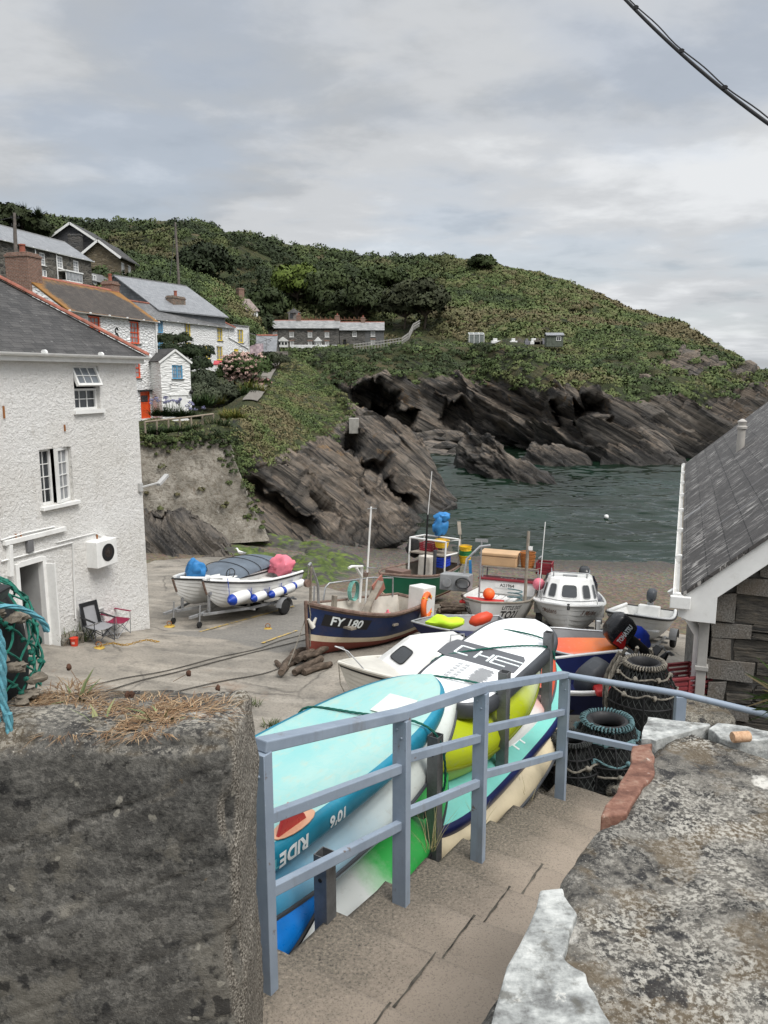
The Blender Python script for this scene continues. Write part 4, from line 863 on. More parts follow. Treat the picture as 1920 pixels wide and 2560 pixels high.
def two_tone(name,a,b,lo,hi,c=None,lo2=0,hi2=1):
    t=NT(name); x=t.n('SeparateXYZ',{0: t.obj}).outputs[0]; x=t.math('ADD',x,t.math('MULTIPLY',t.math('ADD',t.noise(5,6,.65),-.5),.35)); col=t.mix(t.rng(x,lo,hi),a,b)
    if c: col=t.mix(t.rng(x,lo2,hi2),col,c)
    f=t.noise(14,7,.7); col=t.mix(t.math('MULTIPLY',t.ramp(f,[(.55,0.),(.7,1.)]),.3),col,(.30,.29,.24)); return t.fin(col,.38,t.bump(f,.1,.004),0,.45)
k=kayak('kayak','faded white and blue kayak directly under the turquoise paddleboard',3.3,.70,.30,two_tone('white to blue plastic',(.05,.30,.50),(.62,.66,.62),-.7,.5),M_charc); place(k,.12,-.66,7.56,12,0,-1)
k=kayak('kayak','bright blue kayak low in the rack next to the wall end',2.5,.72,.34,paint('bright blue plastic',(.005,.15,.50),.3,.2,(.05,.22,.5),.3),M_black); place(k,-.98,-.60,7.43,16,-1,0)
k=kayak('kayak','white kayak with green deck ends below the faded one',2.6,.70,.30,two_tone('white to green plastic',(.60,.62,.60),(.035,.36,.07),-.05,.25),M_black); place(k,.25,-.60,7.13,18,0,0)
k=kayak('kayak','navy kayak at the bottom of the rack by the wall',2.6,.7,.28,paint('dark blue plastic',(.008,.02,.10),.35),M_black); place(k,-1.1,-.64,6.98,8,0,0)
k=kayak('kayak','lime green kayak fading to white under the white paddleboard',2.5,.80,.44,two_tone('lime to white plastic',(.40,.47,.010),(.66,.70,.60),.25,.85),paint('olive well',(.16,.19,.01),.5)); place(k,2.28,-.74,7.40,22,-3.0,0)
t3,hw3,zc3=board('paddleboard','turquoise paddleboard with a navy edge tilted under the lime kayak',3.0,.82,.15,M_turq,M_navy,3.2,4.0,.04); place(t3,2.42,-.66,7.13,24,-1,0)
mb=MB(); [mb.bar((-.02+d,-.30,.0865),(-.02+d,-.12,.0865),.02,.004)for d in (0,.12)]; mb.bar((-.02,-.24,.0865),(.1,-.24,.0865),.02,.004); mb.build('letter_mark',M_ink,t3)
k=kayak('kayak','cream kayak lying lowest under the navy-edged board',3.2,.74,.36,paint('cream plastic',(.56,.48,.33),.4,.1,(.35,.29,.19),.4),M_charc); place(k,2.25,-.56,6.86,10,-1,0)
k=kayak('kayak','white kayak with a red end behind the last rack post',2.4,.68,.30,two_tone('white to red plastic',(.70,.70,.68),(.62,.10,.05),.1,.5),M_charc); place(k,2.80,-.72,7.16,14,-4,0)
k=kayak('kayak','yellow kayak mostly hidden between the turquoise board and the lime kayak',2.4,.6,.3,paint('yellow plastic',(.72,.46,.01),.4,.1),M_black); place(k,1.05,-1.0,7.42,5,0,0)
# green lashings
z_=7.96
rope('lashing_rope',[stp(.62,-1.17,7.80),stp(.66,-1.1,7.925),stp(.74,-.75,7.94),stp(.85,-.40,7.925),stp(.9,-.26,7.80),stp(.93,-.25,7.5),stp(.88,-.34,7.45)],.008,M_rope_g,'green rope tied across the turquoise paddleboard')
rope('lashing_rope',[stp(3.16,-1.09,7.62),stp(3.17,-1.05,7.735),stp(3.2,-.75,7.765),stp(3.18,-.42,7.735),stp(3.12,-.34,7.6)],.008,M_rope_g,'green rope over the far end of the white paddleboard')
rope('lashing_rope',[stp(2.28,-1.11,7.58),stp(2.32,-1.06,7.73),stp(2.7,-.76,7.757),stp(3.04,-.42,7.735),stp(3.13,-.35,7.62),stp(3.06,-.45,7.60)],.008,M_rope_g,'green rope slanting over the logo of the white paddleboard')
rope('lashing_rope',[stp(1.93,-1.10,7.55),stp(1.96,-1.04,7.70),stp(2.0,-.75,7.735),stp(2.05,-.42,7.70),stp(2.1,-.32,7.5)],.008,M_rope_g,'green rope at the near end of the white paddleboard')

# ---------------------------------------------------------------- lobster pots
M_net=paint('black netting',(.038,.042,.040),.9,.4); M_rtan=paint('weathered grey rope',(.22,.20,.165),.9,.35,(.10,.095,.08),.5,20,.6); M_rteal=paint('blue green rope',(.095,.175,.19),.85,.3,(.20,.28,.26),.5,20,.6); M_rubber=paint('black rubber hose',(.018,.018,.02),.6,.3,(.08,.08,.075),.4)
def ring(rad,z,n=40,wob=0,sd=0): return [Vector((rad*(1+wob*math.sin(3*a+sd))*math.cos(a),rad*(1+wob*math.sin(2*a+sd))*math.sin(a),z))for a in [2*math.pi*i/n for i in range(n)]]
def pot(label,r0,r1,h,wrapmat,ropes,dens=34):
    t_=thing('lobster_pot',label,'lobster pot',group='lobster pots on the landing'); rad=lambda q: r0+(r1-r0)*max(0,q-.45)/.55 if q>.45 else r0*(.97+.07*q)
    mb=MB()
    for q in (0,.45,.75,1): mb.tube(ring(rad(q),q*h),.007,6,True)
    for k in range(8): mb.tube([(rad(q)*math.cos(k*.785),rad(q)*math.sin(k*.785),q*h)for q in (0,.2,.45,.7,1)],.009,6)
    mb.build('frame',M_black,t_); mb=MB()
    for sg in (1,-1):
        for k in range(dens):
            pts=[]
            for i in range(15):
                q=i/14; a=2*math.pi*k/dens+sg*q*1.15; rr=rad(q)-.003-.010*abs(math.sin(4*a))*math.sin(math.pi*q); pts.append((rr*math.cos(a),rr*math.sin(a),q*h))
            mb.tube(pts,.0036,3,cap=False)
    mb.build('netting',M_net,t_); mb=MB(); mb.lathe([(rad(0)*.9,.02),(rad(.45)*.88,.45*h),(rad(.8)*.8,.8*h),(r1*.62,.90*h)],24,cap=False); mb.lathe([(.001,.01),(rad(0),.012),(rad(0),.035),(.001,.036)],24); mb.build('shade_liner',paint('black shade liner',(.008,.009,.009),.95),t_)  # opaque black liner added to make the inside of the pot dark
    mb=MB(); mb.lathe([(r1*.80,h*.98),(r1*.86,h*1.02),(r1*.74,h*1.035),(r1*.60,h*.99),(r1*.56,h*.84),(r1*.60,h*.82),(r1*.66,h*.97)],28,cap=False); mb.build('neck',M_rubber,t_)
    mb=MB(); m=46
    for k in range(m):
        a=2*math.pi*k/m; a2=a+.16; c=Vector((r1*math.cos(a),r1*math.sin(a),h)); rr=.016+.010*random.random(); q=[]
        for i in range(9):
            b=i/8*2*math.pi; aa=a+(a2-a)*i/8; q.append(Vector(((r1+rr*math.cos(b))*math.cos(aa),(r1+rr*math.cos(b))*math.sin(aa),h+.005+rr*math.sin(b))))
        mb.tube(q,.0075,5)
    mb.build('rope_binding',wrapmat,t_)
    for (q,amp,mt)in ropes:
        rr=rad(q)+.012; rope('rope',[Vector((rr*math.cos(a),rr*math.sin(a),q*h+amp*math.sin(5*a)+.012*random.uniform(-1,1)))for a in [i*.2 for i in range(33)]],.009,mt,parent=t_)
        for k in range(7): a=k*.9+q; mb=MB(); mb.rockball((rr*math.cos(a),rr*math.sin(a),q*h),.026,k,(1,1,1),8,6,.4); mb.build('knot',mt,t_)
    return t_
random.seed(5)
p1=pot('blue-roped lobster pot with open top standing right behind the railing',.335,.205,.50,M_rteal,[(.80,.012,M_rteal),(.52,.02,M_rteal),(.30,.01,M_rtan)]); p1.location=W(1512,1915,6.25); p1.location.z=6.56
p2=pot('larger black lobster pot with tan ropes behind the blue-roped one',.37,.19,.62,M_rtan,[(.86,.015,M_rtan),(.62,.02,M_rtan)]); q=W(1603,1700,7.3); p2.location=(q.x+.02,7.3,6.56); p2.rotation_euler=(0,0,.5)
for dx in range(5):
    a=.5+dx*.55; rope('rope_lashing',[Vector((.36*math.cos(a),.36*math.sin(a),.08)),Vector((.375*math.cos(a+.04),.375*math.sin(a+.04),.34)),Vector((.33*math.cos(a),.33*math.sin(a),.52)),Vector((.24*math.cos(a),.24*math.sin(a),.70))],.02,M_rtan,parent=p2)
p3=pot('small dark lobster pot lying low between the rack and the railing',.25,.15,.40,M_net,[(.6,.02,M_rtan)],24); p3.location=stp(3.05,-.14,6.56)
# bundle on the left wall
nb=thing('lobster_pot','green-netted lobster pot with hanging blue ropes on the left wall','lobster pot',(-1.385,2.22,9.03)); nb.scale=(.90,.90,.62)
M_gnet=paint('green netting',(.015,.16,.115),.85,.3,(.1,.2,.15),.4,20,.5)
mb=MB(); mb.lathe([(.30,0),(.31,.12),(.30,.34),(.26,.50),(.15,.58),(.001,.60)],28); mb.build('shade_liner',paint('black pot shade',(.012,.014,.015),.9),nb)  # added black shell gives the darkness behind the netting
mb=MB(); rd=lambda q: [.335,.345,.345,.34,.325,.30,.25,.17][min(7,int(q*7.99))]
prof=crom(np.array([(.335,0),(.35,.12),(.345,.25),(.33,.38),(.29,.5),(.18,.6),(.06,.63)]),30)
for sg in (1,-1):
    for k in range(20):
        mb.tube([((prof[i][0]+.006*math.sin(i*1.3+k))*math.cos(2*math.pi*k/20+sg*i*.055),(prof[i][0]+.006*math.sin(i*1.3+k))*math.sin(2*math.pi*k/20+sg*i*.055),prof[i][1])for i in range(30)],.0042,5)
for k in range(90):
    i=random.randrange(2,27); a=random.uniform(-2.6,.9); mb.rockball((prof[i][0]*math.cos(a),prof[i][0]*math.sin(a),prof[i][1]),.011,k,(1,1,1),6,5,.4)
mb.build('netting',M_gnet,nb); M_tan=paint('tan frayed rope',(.22,.19,.15),.9,.35,(.12,.1,.08),.5,25,.6)
for k in range(14):
    mb=MB(); z=random.uniform(.02,.58); i=min(29,int(z/.6*26)); a=random.choice((-.35,-.15,.1,-.6,-.9))+random.uniform(-.12,.12); c=Vector((prof[i][0]*1.03*math.cos(a),prof[i][0]*1.03*math.sin(a),z)); e=Vector((-math.sin(a),math.cos(a),0))
    mb.rockball(c+Vector((math.cos(a),math.sin(a),0))*.012,.03,k,(1,.9,.75),12,9,.55); mb.build('rope_knot',M_tan,nb)
mb=MB(); mb.prism([(-.36,0),(.34,-.16),(.36,-.10),(-.30,.10)],(-.02,-.06,.70),(1,0,0),(0,0,1),.26); mb.build('plate',M_black,nb,.01)
M_rblue=paint('pale blue laid rope',(.11,.33,.40),.8,.25,(.22,.38,.42),.5,25,.5)
V3=Vector
for r_i,pts in enumerate([[V3((.26,-.20,.50)),V3((.30,-.24,.54)),V3((.33,-.24,.40)),V3((.325,-.25,.16)),V3((.34,-.26,-.0)),V3((.30,-.30,-.02)),V3((.12,-.31,.01))],
        [V3((.20,-.22,.52)),V3((.27,-.23,.50)),V3((.27,-.27,.30)),V3((.30,-.26,.10)),V3((.30,-.27,.0)),V3((.16,-.30,.012)),V3((.02,-.31,.012))],
        [V3((.22,-.23,.27)),V3((.14,-.30,.16)),V3((.08,-.32,.02)),V3((.20,-.33,-.0)),V3((.34,-.30,-.03)),V3((.36,-.29,.12))],
        [V3((.18,-.2,.52)),V3((.30,-.12,.53)),V3((.36,-.05,.44)),V3((.37,-.02,.36))]]): rope('hanging_rope',[q+V3((.055,-.01,0))for q in pts],.0115,M_rblue,parent=nb)

# ---------------------------------------------------------------- dry grass and weeds on the left wall
def blades(name,label,C,n,hgt,spread,tint,mat,width=.003,lean=.9,kind='stuff',cat='grass',flat=.55):
    V_,F_,T_=[],[],[]; k=0
    for (c,m)in zip(C,n):
        for _ in range(m):
            a=random.uniform(0,6.283); r_=random.random()** .6*spread; b=Vector(c)+Vector((math.cos(a)*r_,math.sin(a)*r_,0)); h=hgt*random.uniform(.4,1.15); l=random.uniform(.82 if flat>.9 else .3,1)*lean; q=a+random.uniform(-1,1); e=Vector((-math.sin(q),math.cos(q),0))*width; dirv=Vector((math.cos(q)*l,math.sin(q)*l,1-flat*l)).normalized(); t_=tint[random.randrange(len(tint))]; f=random.uniform(.75,1.2)
            p1_=b+dirv*h*.55; p2_=p1_+(dirv+Vector((math.cos(q),math.sin(q),-.7))*(.5*l)).normalized()*h*.5
            V_ += [b-e,b+e,p1_+e*.8,p1_-e*.8,p2_+e*.15,p2_-e*.15]; F_ += [(k,k+1,k+2,k+3),(k+3,k+2,k+4,k+5)]; T_ += [tuple(x*f for x in t_)]*6; k += 6
    o=npmesh(name,[tuple(v)for v in V_],F_,mat,None,False,{'tint': np.array(T_)}); return tag(o,label,cat,None,kind)
DRY=[(.27,.18,.105),(.20,.125,.07),(.36,.265,.17),(.16,.09,.05)]; GRN=[(.10,.13,.06),(.16,.19,.09),(.21,.22,.11)]
C=[(x,y-.02,9.045)for x,y in ((-1.0,2.12),(-.92,2.18),(-.85,2.10),(-.78,2.06),(-.70,2.14),(-.62,2.08),(-.56,2.12),(-.88,2.03),(-.66,2.02),(-.97,2.24),(-1.08,2.16),(-.50,2.1))]
blades('dry_grass','matted dry brown grass on top of the left wall',C,[170]*10+[140,60],.075,.085,DRY,M_grass,.0012,1.0,'stuff','grass',.97)
blades('weeds','green plantain leaves among the dry grass on the left wall',[(-.80,2.02,9.03),(-.63,2.06,9.03),(-.93,2.2,9.03)],[10,14,10],.085,.03,GRN,M_grass,.005,1.0,'stuff','grass',.9)
for i,(u,v,Yd,h0)in enumerate(((172,1668,2.22,1735),(472,1683,2.35,1795),(545,1720,2.3,1800),(318,1736,2.1,1775),(330,1736,2.1,1780))):
    tp=W(u,v,Yd); bs=W(u-(35 if i in (1,2)else -25 if i == 0 else 0),h0,Yd); bs.z=9.03; s_=thing('seed_stalk','thin dry plantain stalk with a brown seed head on the left wall','plant',bs,0,'plantain stalks on the left wall')
    mb=MB(); mb.tube(spline([(0,0,0),(tp-bs)*.5+Vector((.01,0,.006)),tp-bs],8),.0011,5); mb.build('stem',paint('dry stem',(.22,.15,.1),.9),s_); mb=MB(); mb.rockball(tp-bs,.0085,i,(.9,.9,1.2),10,8,.35); mb.build('seed_head',paint('brown seed head',(.13,.065,.04),.95,.4,None,0,60,.8),s_)
blades('step_grass','dry grass tuft growing at the foot of a rack post by the steps',[tuple(stp(.62,-.17,7.28)),tuple(stp(1.3,-.17,7.05)),tuple(stp(2.2,-.2,6.8))],[26,10,8],.24,.04,[(.42,.36,.2),(.3,.3,.14)],M_grass,.002,.5,None,'grass')

# ================================================================ BUILDINGS
class Frame:
    """a facade: A left foot, B right foot seen from outside; local x along it, y into the building, z absolute height"""
    def __init__(s,A,B):
        s.A=Vector((A[0],A[1],0)); d=Vector((B[0]-A[0],B[1]-A[1],0)); s.L=d.length; s.ux=d/s.L; s.uy=Vector((-s.ux.y,s.ux.x,0)); s.rz=math.atan2(d.y,d.x)
    def loc(s,u,v,y=0):
        r=ray(u,v); o=Vector((0,0,CAMZ)); p0=s.A+s.uy*y; t=(p0-o).dot(s.uy)/r.dot(s.uy); q=o+r*t-s.A; return q.dot(s.ux),q.z
    def rect(s,u0,u1,v0,v1,y=0):
        uc,vc=(u0+u1)/2,(v0+v1)/2; return (s.loc(u0,vc,y)[0],s.loc(u1,vc,y)[0],s.loc(uc,v1,y)[1],s.loc(uc,v0,y)[1])
def facade(mb,x0,x1,z0,z1,ops,dep,y=0,mi=0,P=None):
    """wall face at y with openings [(xa,xb,za,zb)] and reveals dep deep; P maps (x,y,z) to another plane"""
    P=P or (lambda x,yy,z: (x,yy,z)); xs=sorted({x0,x1,*[q for o in ops for q in o[:2]if x0<q<x1]}); zs=sorted({z0,z1,*[q for o in ops for q in o[2:4]if z0<q<z1]})
    for i in range(len(xs)-1):
        for j in range(len(zs)-1):
            cx,cz=(xs[i]+xs[i+1])/2,(zs[j]+zs[j+1])/2
            if any(a<cx<b and c<cz<d for a,b,c,d in ops): continue
            mb.quad(P(xs[i],y,zs[j]),P(xs[i+1],y,zs[j]),P(xs[i+1],y,zs[j+1]),P(xs[i],y,zs[j+1]),mi)
    for a,b,c,d in ops:
        e=y+dep; mb.quad(P(a,y,c),P(a,e,c),P(a,e,d),P(a,y,d),mi); mb.quad(P(b,y,c),P(b,y,d),P(b,e,d),P(b,e,c),mi)
        mb.quad(P(a,y,d),P(a,e,d),P(b,e,d),P(b,y,d),mi); mb.quad(P(a,y,c),P(b,y,c),P(b,e,c),P(a,e,c),mi)
t=NT('window glass'); M_glass=t.fin(t.ramp(t.noise(1.1,3),[(.35,(.012,.015,.018)),(.65,(.05,.055,.06))]),.06,None,0,.6)
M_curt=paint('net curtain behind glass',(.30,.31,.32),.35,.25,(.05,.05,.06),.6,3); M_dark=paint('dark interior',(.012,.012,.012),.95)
def window(root,rc,dep,fm,cols=2,rows=2,lights=1,fw=.07,bw=.025,sill=None,glass=None,y=0,P=None,sash=False,sillw=.06,name='window'):
    a,b,c,d=rc; e=y+dep; P=P or (lambda x,yy,z: Vector((x,yy,z))); mb=MB()
    def B(xa,xb,za,zb,y0,y1): 
        vs=[P(x,yy,z)for x in (xa,xb)for yy in (y0,y1)for z in (za,zb)]; mb.add(vs,[(0,1,3,2),(4,6,7,5),(0,4,5,1),(2,3,7,6),(0,2,6,4),(1,5,7,3)])
    B(a,a+fw,c,d,e-.05,e+.03); B(b-fw,b,c,d,e-.05,e+.03); B(a+fw,b-fw,c,c+fw,e-.05,e+.03); B(a+fw,b-fw,d-fw,d,e-.05,e+.03)
    w=(b-a-2*fw)/lights
    for k in range(lights):
        xa=a+fw+k*w; xb=xa+w
        if k: B(xa-fw*.55,xa+fw*.55,c+fw,d-fw,e-.047,e+.03)
        for i in range(1,cols): x=xa+(xb-xa)*i/cols; B(x-bw/2,x+bw/2,c+fw,d-fw,e-.022,e+.01)
        for j in range(1,rows):
            z=c+fw+(d-c-2*fw)*j/rows; h=bw*(1.9 if sash and j == rows // 2 else 1); B(xa,xb,z-h/2,z+h/2,e-.025-(.015 if sash and j == rows // 2 else 0),e+.011)
    o=mb.build(name,fm,root); g=MB(); g.quad(P(a+fw*.6,e,c+fw*.6),P(b-fw*.6,e,c+fw*.6),P(b-fw*.6,e,d-fw*.6),P(a+fw*.6,e,d-fw*.6)); g.build('pane',glass or M_glass,o)
    if sill:
        mb=MB(); vs=[]; B2=lambda xa,xb,za,zb,y0,y1: mb.add([P(x,yy,z)for x in (xa,xb)for yy in (y0,y1)for z in (za,zb)],[(0,1,3,2),(4,6,7,5),(0,4,5,1),(2,3,7,6),(0,2,6,4),(1,5,7,3)])
        B2(a-.08,b+.08,c-sillw,c-.003,y-.08,e-.052); mb.build('sill',sill,o)
    return o
def slate_mat(name,c1,c2,mortar,bw=.30,rh=.22,lichen=None,lamt=.5,pale=.3,dark=.5,rough=.62,streak=0):
    t=NT(name); uv=t.uv; wob=t.mix(.012,uv,t.noise(3,3,.6,uv,0,1))
    br=t.n('TexBrick',{0: wob,'Color1': (*c1,1),'Color2': (*c2,1),'Mortar': (*mortar,1),'Scale': 1.0,'Mortar Size': .007 if rh<.3 else .011,'Mortar Smooth': .2,'Bias': 0.0,'Brick Width': bw,'Row Height': rh})
    n1=t.noise(.8,6,.65,uv); n2=t.noise(9,6,.7,uv); col=t.mix(t.ramp(n1,[(.35,dark),(.55,0.)]),br.outputs[0],tuple(x*.45 for x in c1)); col=t.mix(t.ramp(n2,[(.60,0.),(.72,pale)]),col,(.42,.42,.40))
    if streak:
        s1=t.noise(1.0,4,.6,t.map(uv,(17,4.0,1))); gate=t.noise(1.1,4,.6,t.map(uv,(1.3,.8,1))); edge=t.math('MULTIPLY',t.ramp(s1,[(.55,0.),(.575,1.)]),t.ramp(gate,[(.42,.06),(.56,1.)])); col=t.mix(t.math('MULTIPLY',edge,streak),col,(.50,.48,.45))
        s2=t.noise(1.0,4,.6,t.map(uv,(1.6,.12,1),(0,0,0),(3.3,.2,0))); col=t.mix(t.math('MULTIPLY',t.ramp(s2,[(.60,0.),(.63,1.)]),.45),col,(.36,.36,.37))
    if lichen:
        la=t.math('ADD',t.attr('lich','Fac'),t.math('MULTIPLY',t.math('ADD',t.noise(2.2,7,.7,uv),-.5),1.1)); col=t.mix(t.math('MULTIPLY',t.ramp(la,[(.45,0.),(.75,1.)]),lamt),col,lichen)
    saw=t.n('SeparateXYZ',{0: uv}).outputs[1]; saw=t.math('FRACT',t.math('DIVIDE',saw,rh)); col=t.mix(t.ramp(saw,[(0.,.75),(.14,0.)]),col,(.012,.012,.012))if rh<.25 else col; h=t.math('ADD',t.math('MULTIPLY',saw,-.7),t.math('ADD',t.math('MULTIPLY',br.outputs[1],-.5),t.math('MULTIPLY',n2,.5)))
    return t.fin(col,rough,t.bump(h,.8,.02),0,.45)
def whiterub_mat(name,c=(.84,.84,.83),sx=3.0,sz=7.5,st_=.75):
    t=NT(name); q=t.mix(.10,t.map(t.obj,(sx,sx,sz)),t.noise(3,4,.6,None,0,1)); e=t.vor(1.0,q,'DISTANCE_TO_EDGE'); v=t.vor(1.0,q); n=t.noise(14,6,.7)
    h=t.math('ADD',t.ramp(e,[(0.,0.),(.22,1.)]),t.math('MULTIPLY',n,.35)); col=t.mix(t.ramp(n,[(.3,.25),(.5,0.)]),c,(.50,.50,.48)); col=t.mix(t.ramp(t.noise(.8,6,.65),[(.55,0.),(.75,.25)]),col,(.60,.59,.55))
    return t.fin(col,.8,t.bump(h,st_,.09),0,.3)
def stone_mat(name,cs,mortar,sx=1.6,sz=4.2,dist=.05):
    t=NT(name); q=t.mix(.09,t.map(t.obj,(sx,sx,sz)),t.noise(2.5,4,.6,None,0,1)); e=t.vor(1.0,q,'DISTANCE_TO_EDGE'); cc=t.n('SeparateXYZ',{0: t.vor(1.0,q,'F1',1)}).outputs[0]; n=t.noise(12,6,.7)
    col=t.ramp(cc,[(i/(len(cs)-1)*.9+.05,c)for i,c in enumerate(cs)]); col=t.mix(t.ramp(n,[(.35,.5),(.6,0.)]),col,tuple(x*.4 for x in cs[0])); col=t.mix(t.ramp(e,[(.02,.8),(.07,0.)]),col,mortar)
    return t.fin(col,.88,t.bump(t.math('ADD',t.ramp(e,[(0.,0.),(.15,1.)]),t.math('MULTIPLY',n,.5)),.9,dist),0,.3)
def brick_mat(name,c1,c2,m=(.30,.27,.23),sc=1.0):
    t=NT(name); b=t.n('TexBrick',{0: t.uv,'Color1': (*c1,1),'Color2': (*c2,1),'Mortar': (*m,1),'Scale': 1/sc,'Mortar Size': .012,'Brick Width': .23,'Row Height': .075}); n=t.noise(10,6,.7)
    col=t.mix(t.ramp(n,[(.35,.6),(.6,0.)]),b.outputs[0],(.05,.04,.035)); return t.fin(col,.9,t.bump(b.outputs[1],-.6,.015),0,.3)
t=NT('white roughcast'); n1=t.noise(9,8,.68,None,.4); n2=t.noise(26,6,.7); n3=t.noise(2.2,5,.6); n0=t.noise(.35,6,.62)
col=t.mix(t.ramp(n0,[(.42,0.),(.72,.55)]),(.80,.79,.765),(.63,.60,.54)); col=t.mix(t.ramp(n1,[(.28,.55),(.44,0.)]),col,(.42,.40,.37)); col=t.mix(t.ramp(t.noise(1.6,8,.72,t.map(t.obj,(1,1,.3))),[(.56,0.),(.70,.5)]),col,(.46,.43,.37))
M_rough=t.fin(col,.88,t.bump(t.math('ADD',t.math('MULTIPLY',n1,1.0),t.math('ADD',t.math('MULTIPLY',n2,.45),t.math('MULTIPLY',n3,.5))),1.0,.075),0,.25)
M_wrub=whiterub_mat('white painted rubble'); M_wrub2=whiterub_mat('white painted brickwork',(.79,.79,.77),1.6,9,.55)
M_wtrim=paint('white gloss trim',(.78,.78,.76),.4,.05,(.42,.40,.36),.4,4); M_orange=paint('orange red paint',(.72,.085,.012),.4,.12,(.35,.08,.04),.3); M_yel=paint('yellow paint',(.75,.56,.05),.45,.1); M_blue=paint('sky blue paint',(.10,.33,.54),.45,.12)
M_slA=slate_mat('dark slate with pale flecks',(.046,.045,.045),(.078,.075,.073),(.018,.018,.018),.33,.21,None,0,.5,.6,.8)
M_slB=slate_mat('mossy slate with orange lichen',(.050,.042,.036),(.085,.070,.058),(.018,.016,.014),.26,.17,(.30,.14,.025),.85,.3,.4,.8)
M_slC=slate_mat('patched grey slate',(.11,.11,.112),(.20,.20,.20),(.04,.04,.04),.28,.18,None,0,.75,.45,.6)
M_slD=slate_mat('clean grey slate',(.215,.225,.24),(.275,.285,.30),(.085,.09,.095),.34,.24,None,0,.15,.25,.5)
M_slF=slate_mat('far pale slate',(.22,.225,.225),(.32,.32,.315),(.11,.11,.11),.6,.42,None,0,.7,.5,.6)
M_slR=slate_mat('large grey slates with white streaks',(.058,.053,.051),(.080,.074,.071),(.014,.013,.013),.40,.27,None,0,.25,.25,.6,.75)
M_dkst=stone_mat('dark slate stonework',[(.055,.052,.046),(.105,.095,.08),(.16,.145,.12),(.075,.075,.072)],(.20,.19,.165)); M_brst=stone_mat('brown stonework',[(.13,.105,.07),(.19,.155,.10),(.24,.20,.14)],(.12,.105,.08),2.0,5.5)
M_farst=stone_mat('grey terrace stonework',[(.075,.072,.068),(.12,.115,.105),(.165,.155,.14)],(.15,.145,.135),1.3,3.0); M_brick=brick_mat('chimney brick',(.20,.085,.055),(.28,.13,.085)); M_ridge=paint('terracotta ridge tile',(.30,.105,.07),.8,.3,(.20,.17,.14),.6,5); M_stonechim=stone_mat('chimney stone',[(.20,.13,.095),(.28,.20,.15),(.17,.15,.12)],(.25,.23,.2),3,6)
M_iron=paint('black iron',(.012,.012,.012),.6,.3); M_redpot=paint('terracotta pot',(.30,.10,.065),.8,.2)
def chimney(root,x,y,z0,z1,w,d,mat,pots=1,potr=.12,poth=.45):
    mb=MB(); mb.box((x,y,(z0+z1)/2),(w,d,z1-z0)); mb.box((x,y,z1-.12),(w+.1,d+.1,.12)); mb.box((x,y,z1+.04),(w*.92,d*.92,.08)); o=mb.build('chimney',mat,root,.015)
    for k in range(pots):
        xx=x+(k-(pots-1)/2)*w*.5; mb=MB(); mb.lathe([(potr,z1+.08),(potr*.86,z1+.1+poth*.8),(potr*1.1,z1+.08+poth*.85),(potr*1.1,z1+.08+poth),(potr*.8,z1+.08+poth),(potr*.75,z1+.15)],14,(xx,y,0)); mb.build('chimney_pot',M_redpot,o)
def gable_roof(root,x0,x1,ya,yb,ze,rise,mat,th=.10,ridge=None,along='x',lich=False,name='roof',P=None):
    ym=(ya+yb)/2; sl=rise/(ym-ya); mb=MB(); n=24 if lich else 1; VV=[]
    pr=[(ya,ze),(ym,ze+rise),(yb,ze),(yb,ze-th),(ym,ze+rise-th),(ya,ze-th)]
    f=(lambda a,b,c: (a,b,c))if along == 'x' else (lambda a,b,c: (b,a,c))
    if along == 'x': mb.prism(pr,(x0,0,0),(0,1,0),(0,0,1),x1-x0)
    else: mb.prism([(p[0],p[1])for p in pr][::1],(0,x1,0),(1,0,0),(0,0,1),x1-x0)
    if lich:                                          # finely cut slope so lichen can follow its edges
        mb=MB(); m=30
        for sgn in (0,1):
            rows=[[(x0+(x1-x0)*i/40,(ya+(ym-ya)*j/m)if not sgn else (yb+(ym-yb)*j/m),ze+rise*j/m)for i in range(41)]for j in range(m+1)]; mb.grid(rows,0,False,False,bool(sgn))
        for x in (x0,x1): mb.quad((x,ya,ze),(x,ya,ze-th),(x,ym,ze+rise-th),(x,ym,ze+rise)); mb.quad((x,yb,ze),(x,yb,ze-th),(x,ym,ze+rise-th),(x,ym,ze+rise))
        mb.quad((x0,ya,ze),(x1,ya,ze),(x1,ya,ze-th),(x0,ya,ze-th)); mb.quad((x0,ya,ze-th),(x1,ya,ze-th),(x1,ym,ze+rise-th),(x0,ym,ze+rise-th))
    o=mb.build(name,mat,root)
    if lich:
        me=o.data; at=me.attributes.new('lich','FLOAT','POINT'); vals=[]
        for v in me.vertices: fx=(v.co.x-x0)/(x1-x0); fj=(v.co.z-ze)/rise; vals.append(max(0,1-fx/.16)*(.9)+max(0,1-(1-fx)/.15)*.95+max(0,(fj-.60)/.40)*.8)
        at.data.foreach_set('value',np.array(vals,np.float32))
    if ridge is not None:
        mb=MB(); a,b=(x0,x1); k=max(2,int((b-a)/.45))
        for i in range(k):
            s0,s1=a+(b-a)*i/k,a+(b-a)*(i+1)/k-.012; mb.prism([(-.16,-.10),(0,.035),(.16,-.10),(.13,-.12),(0,0),(-.13,-.12)],f(s0,ym,ze+rise+.012)if along == 'x' else (ym,s1,ze+rise+.012),(0,1,0)if along == 'x' else (1,0,0),(0,0,1),s1-s0)
        mb.build('ridge_tiles',ridge,root)
    return o
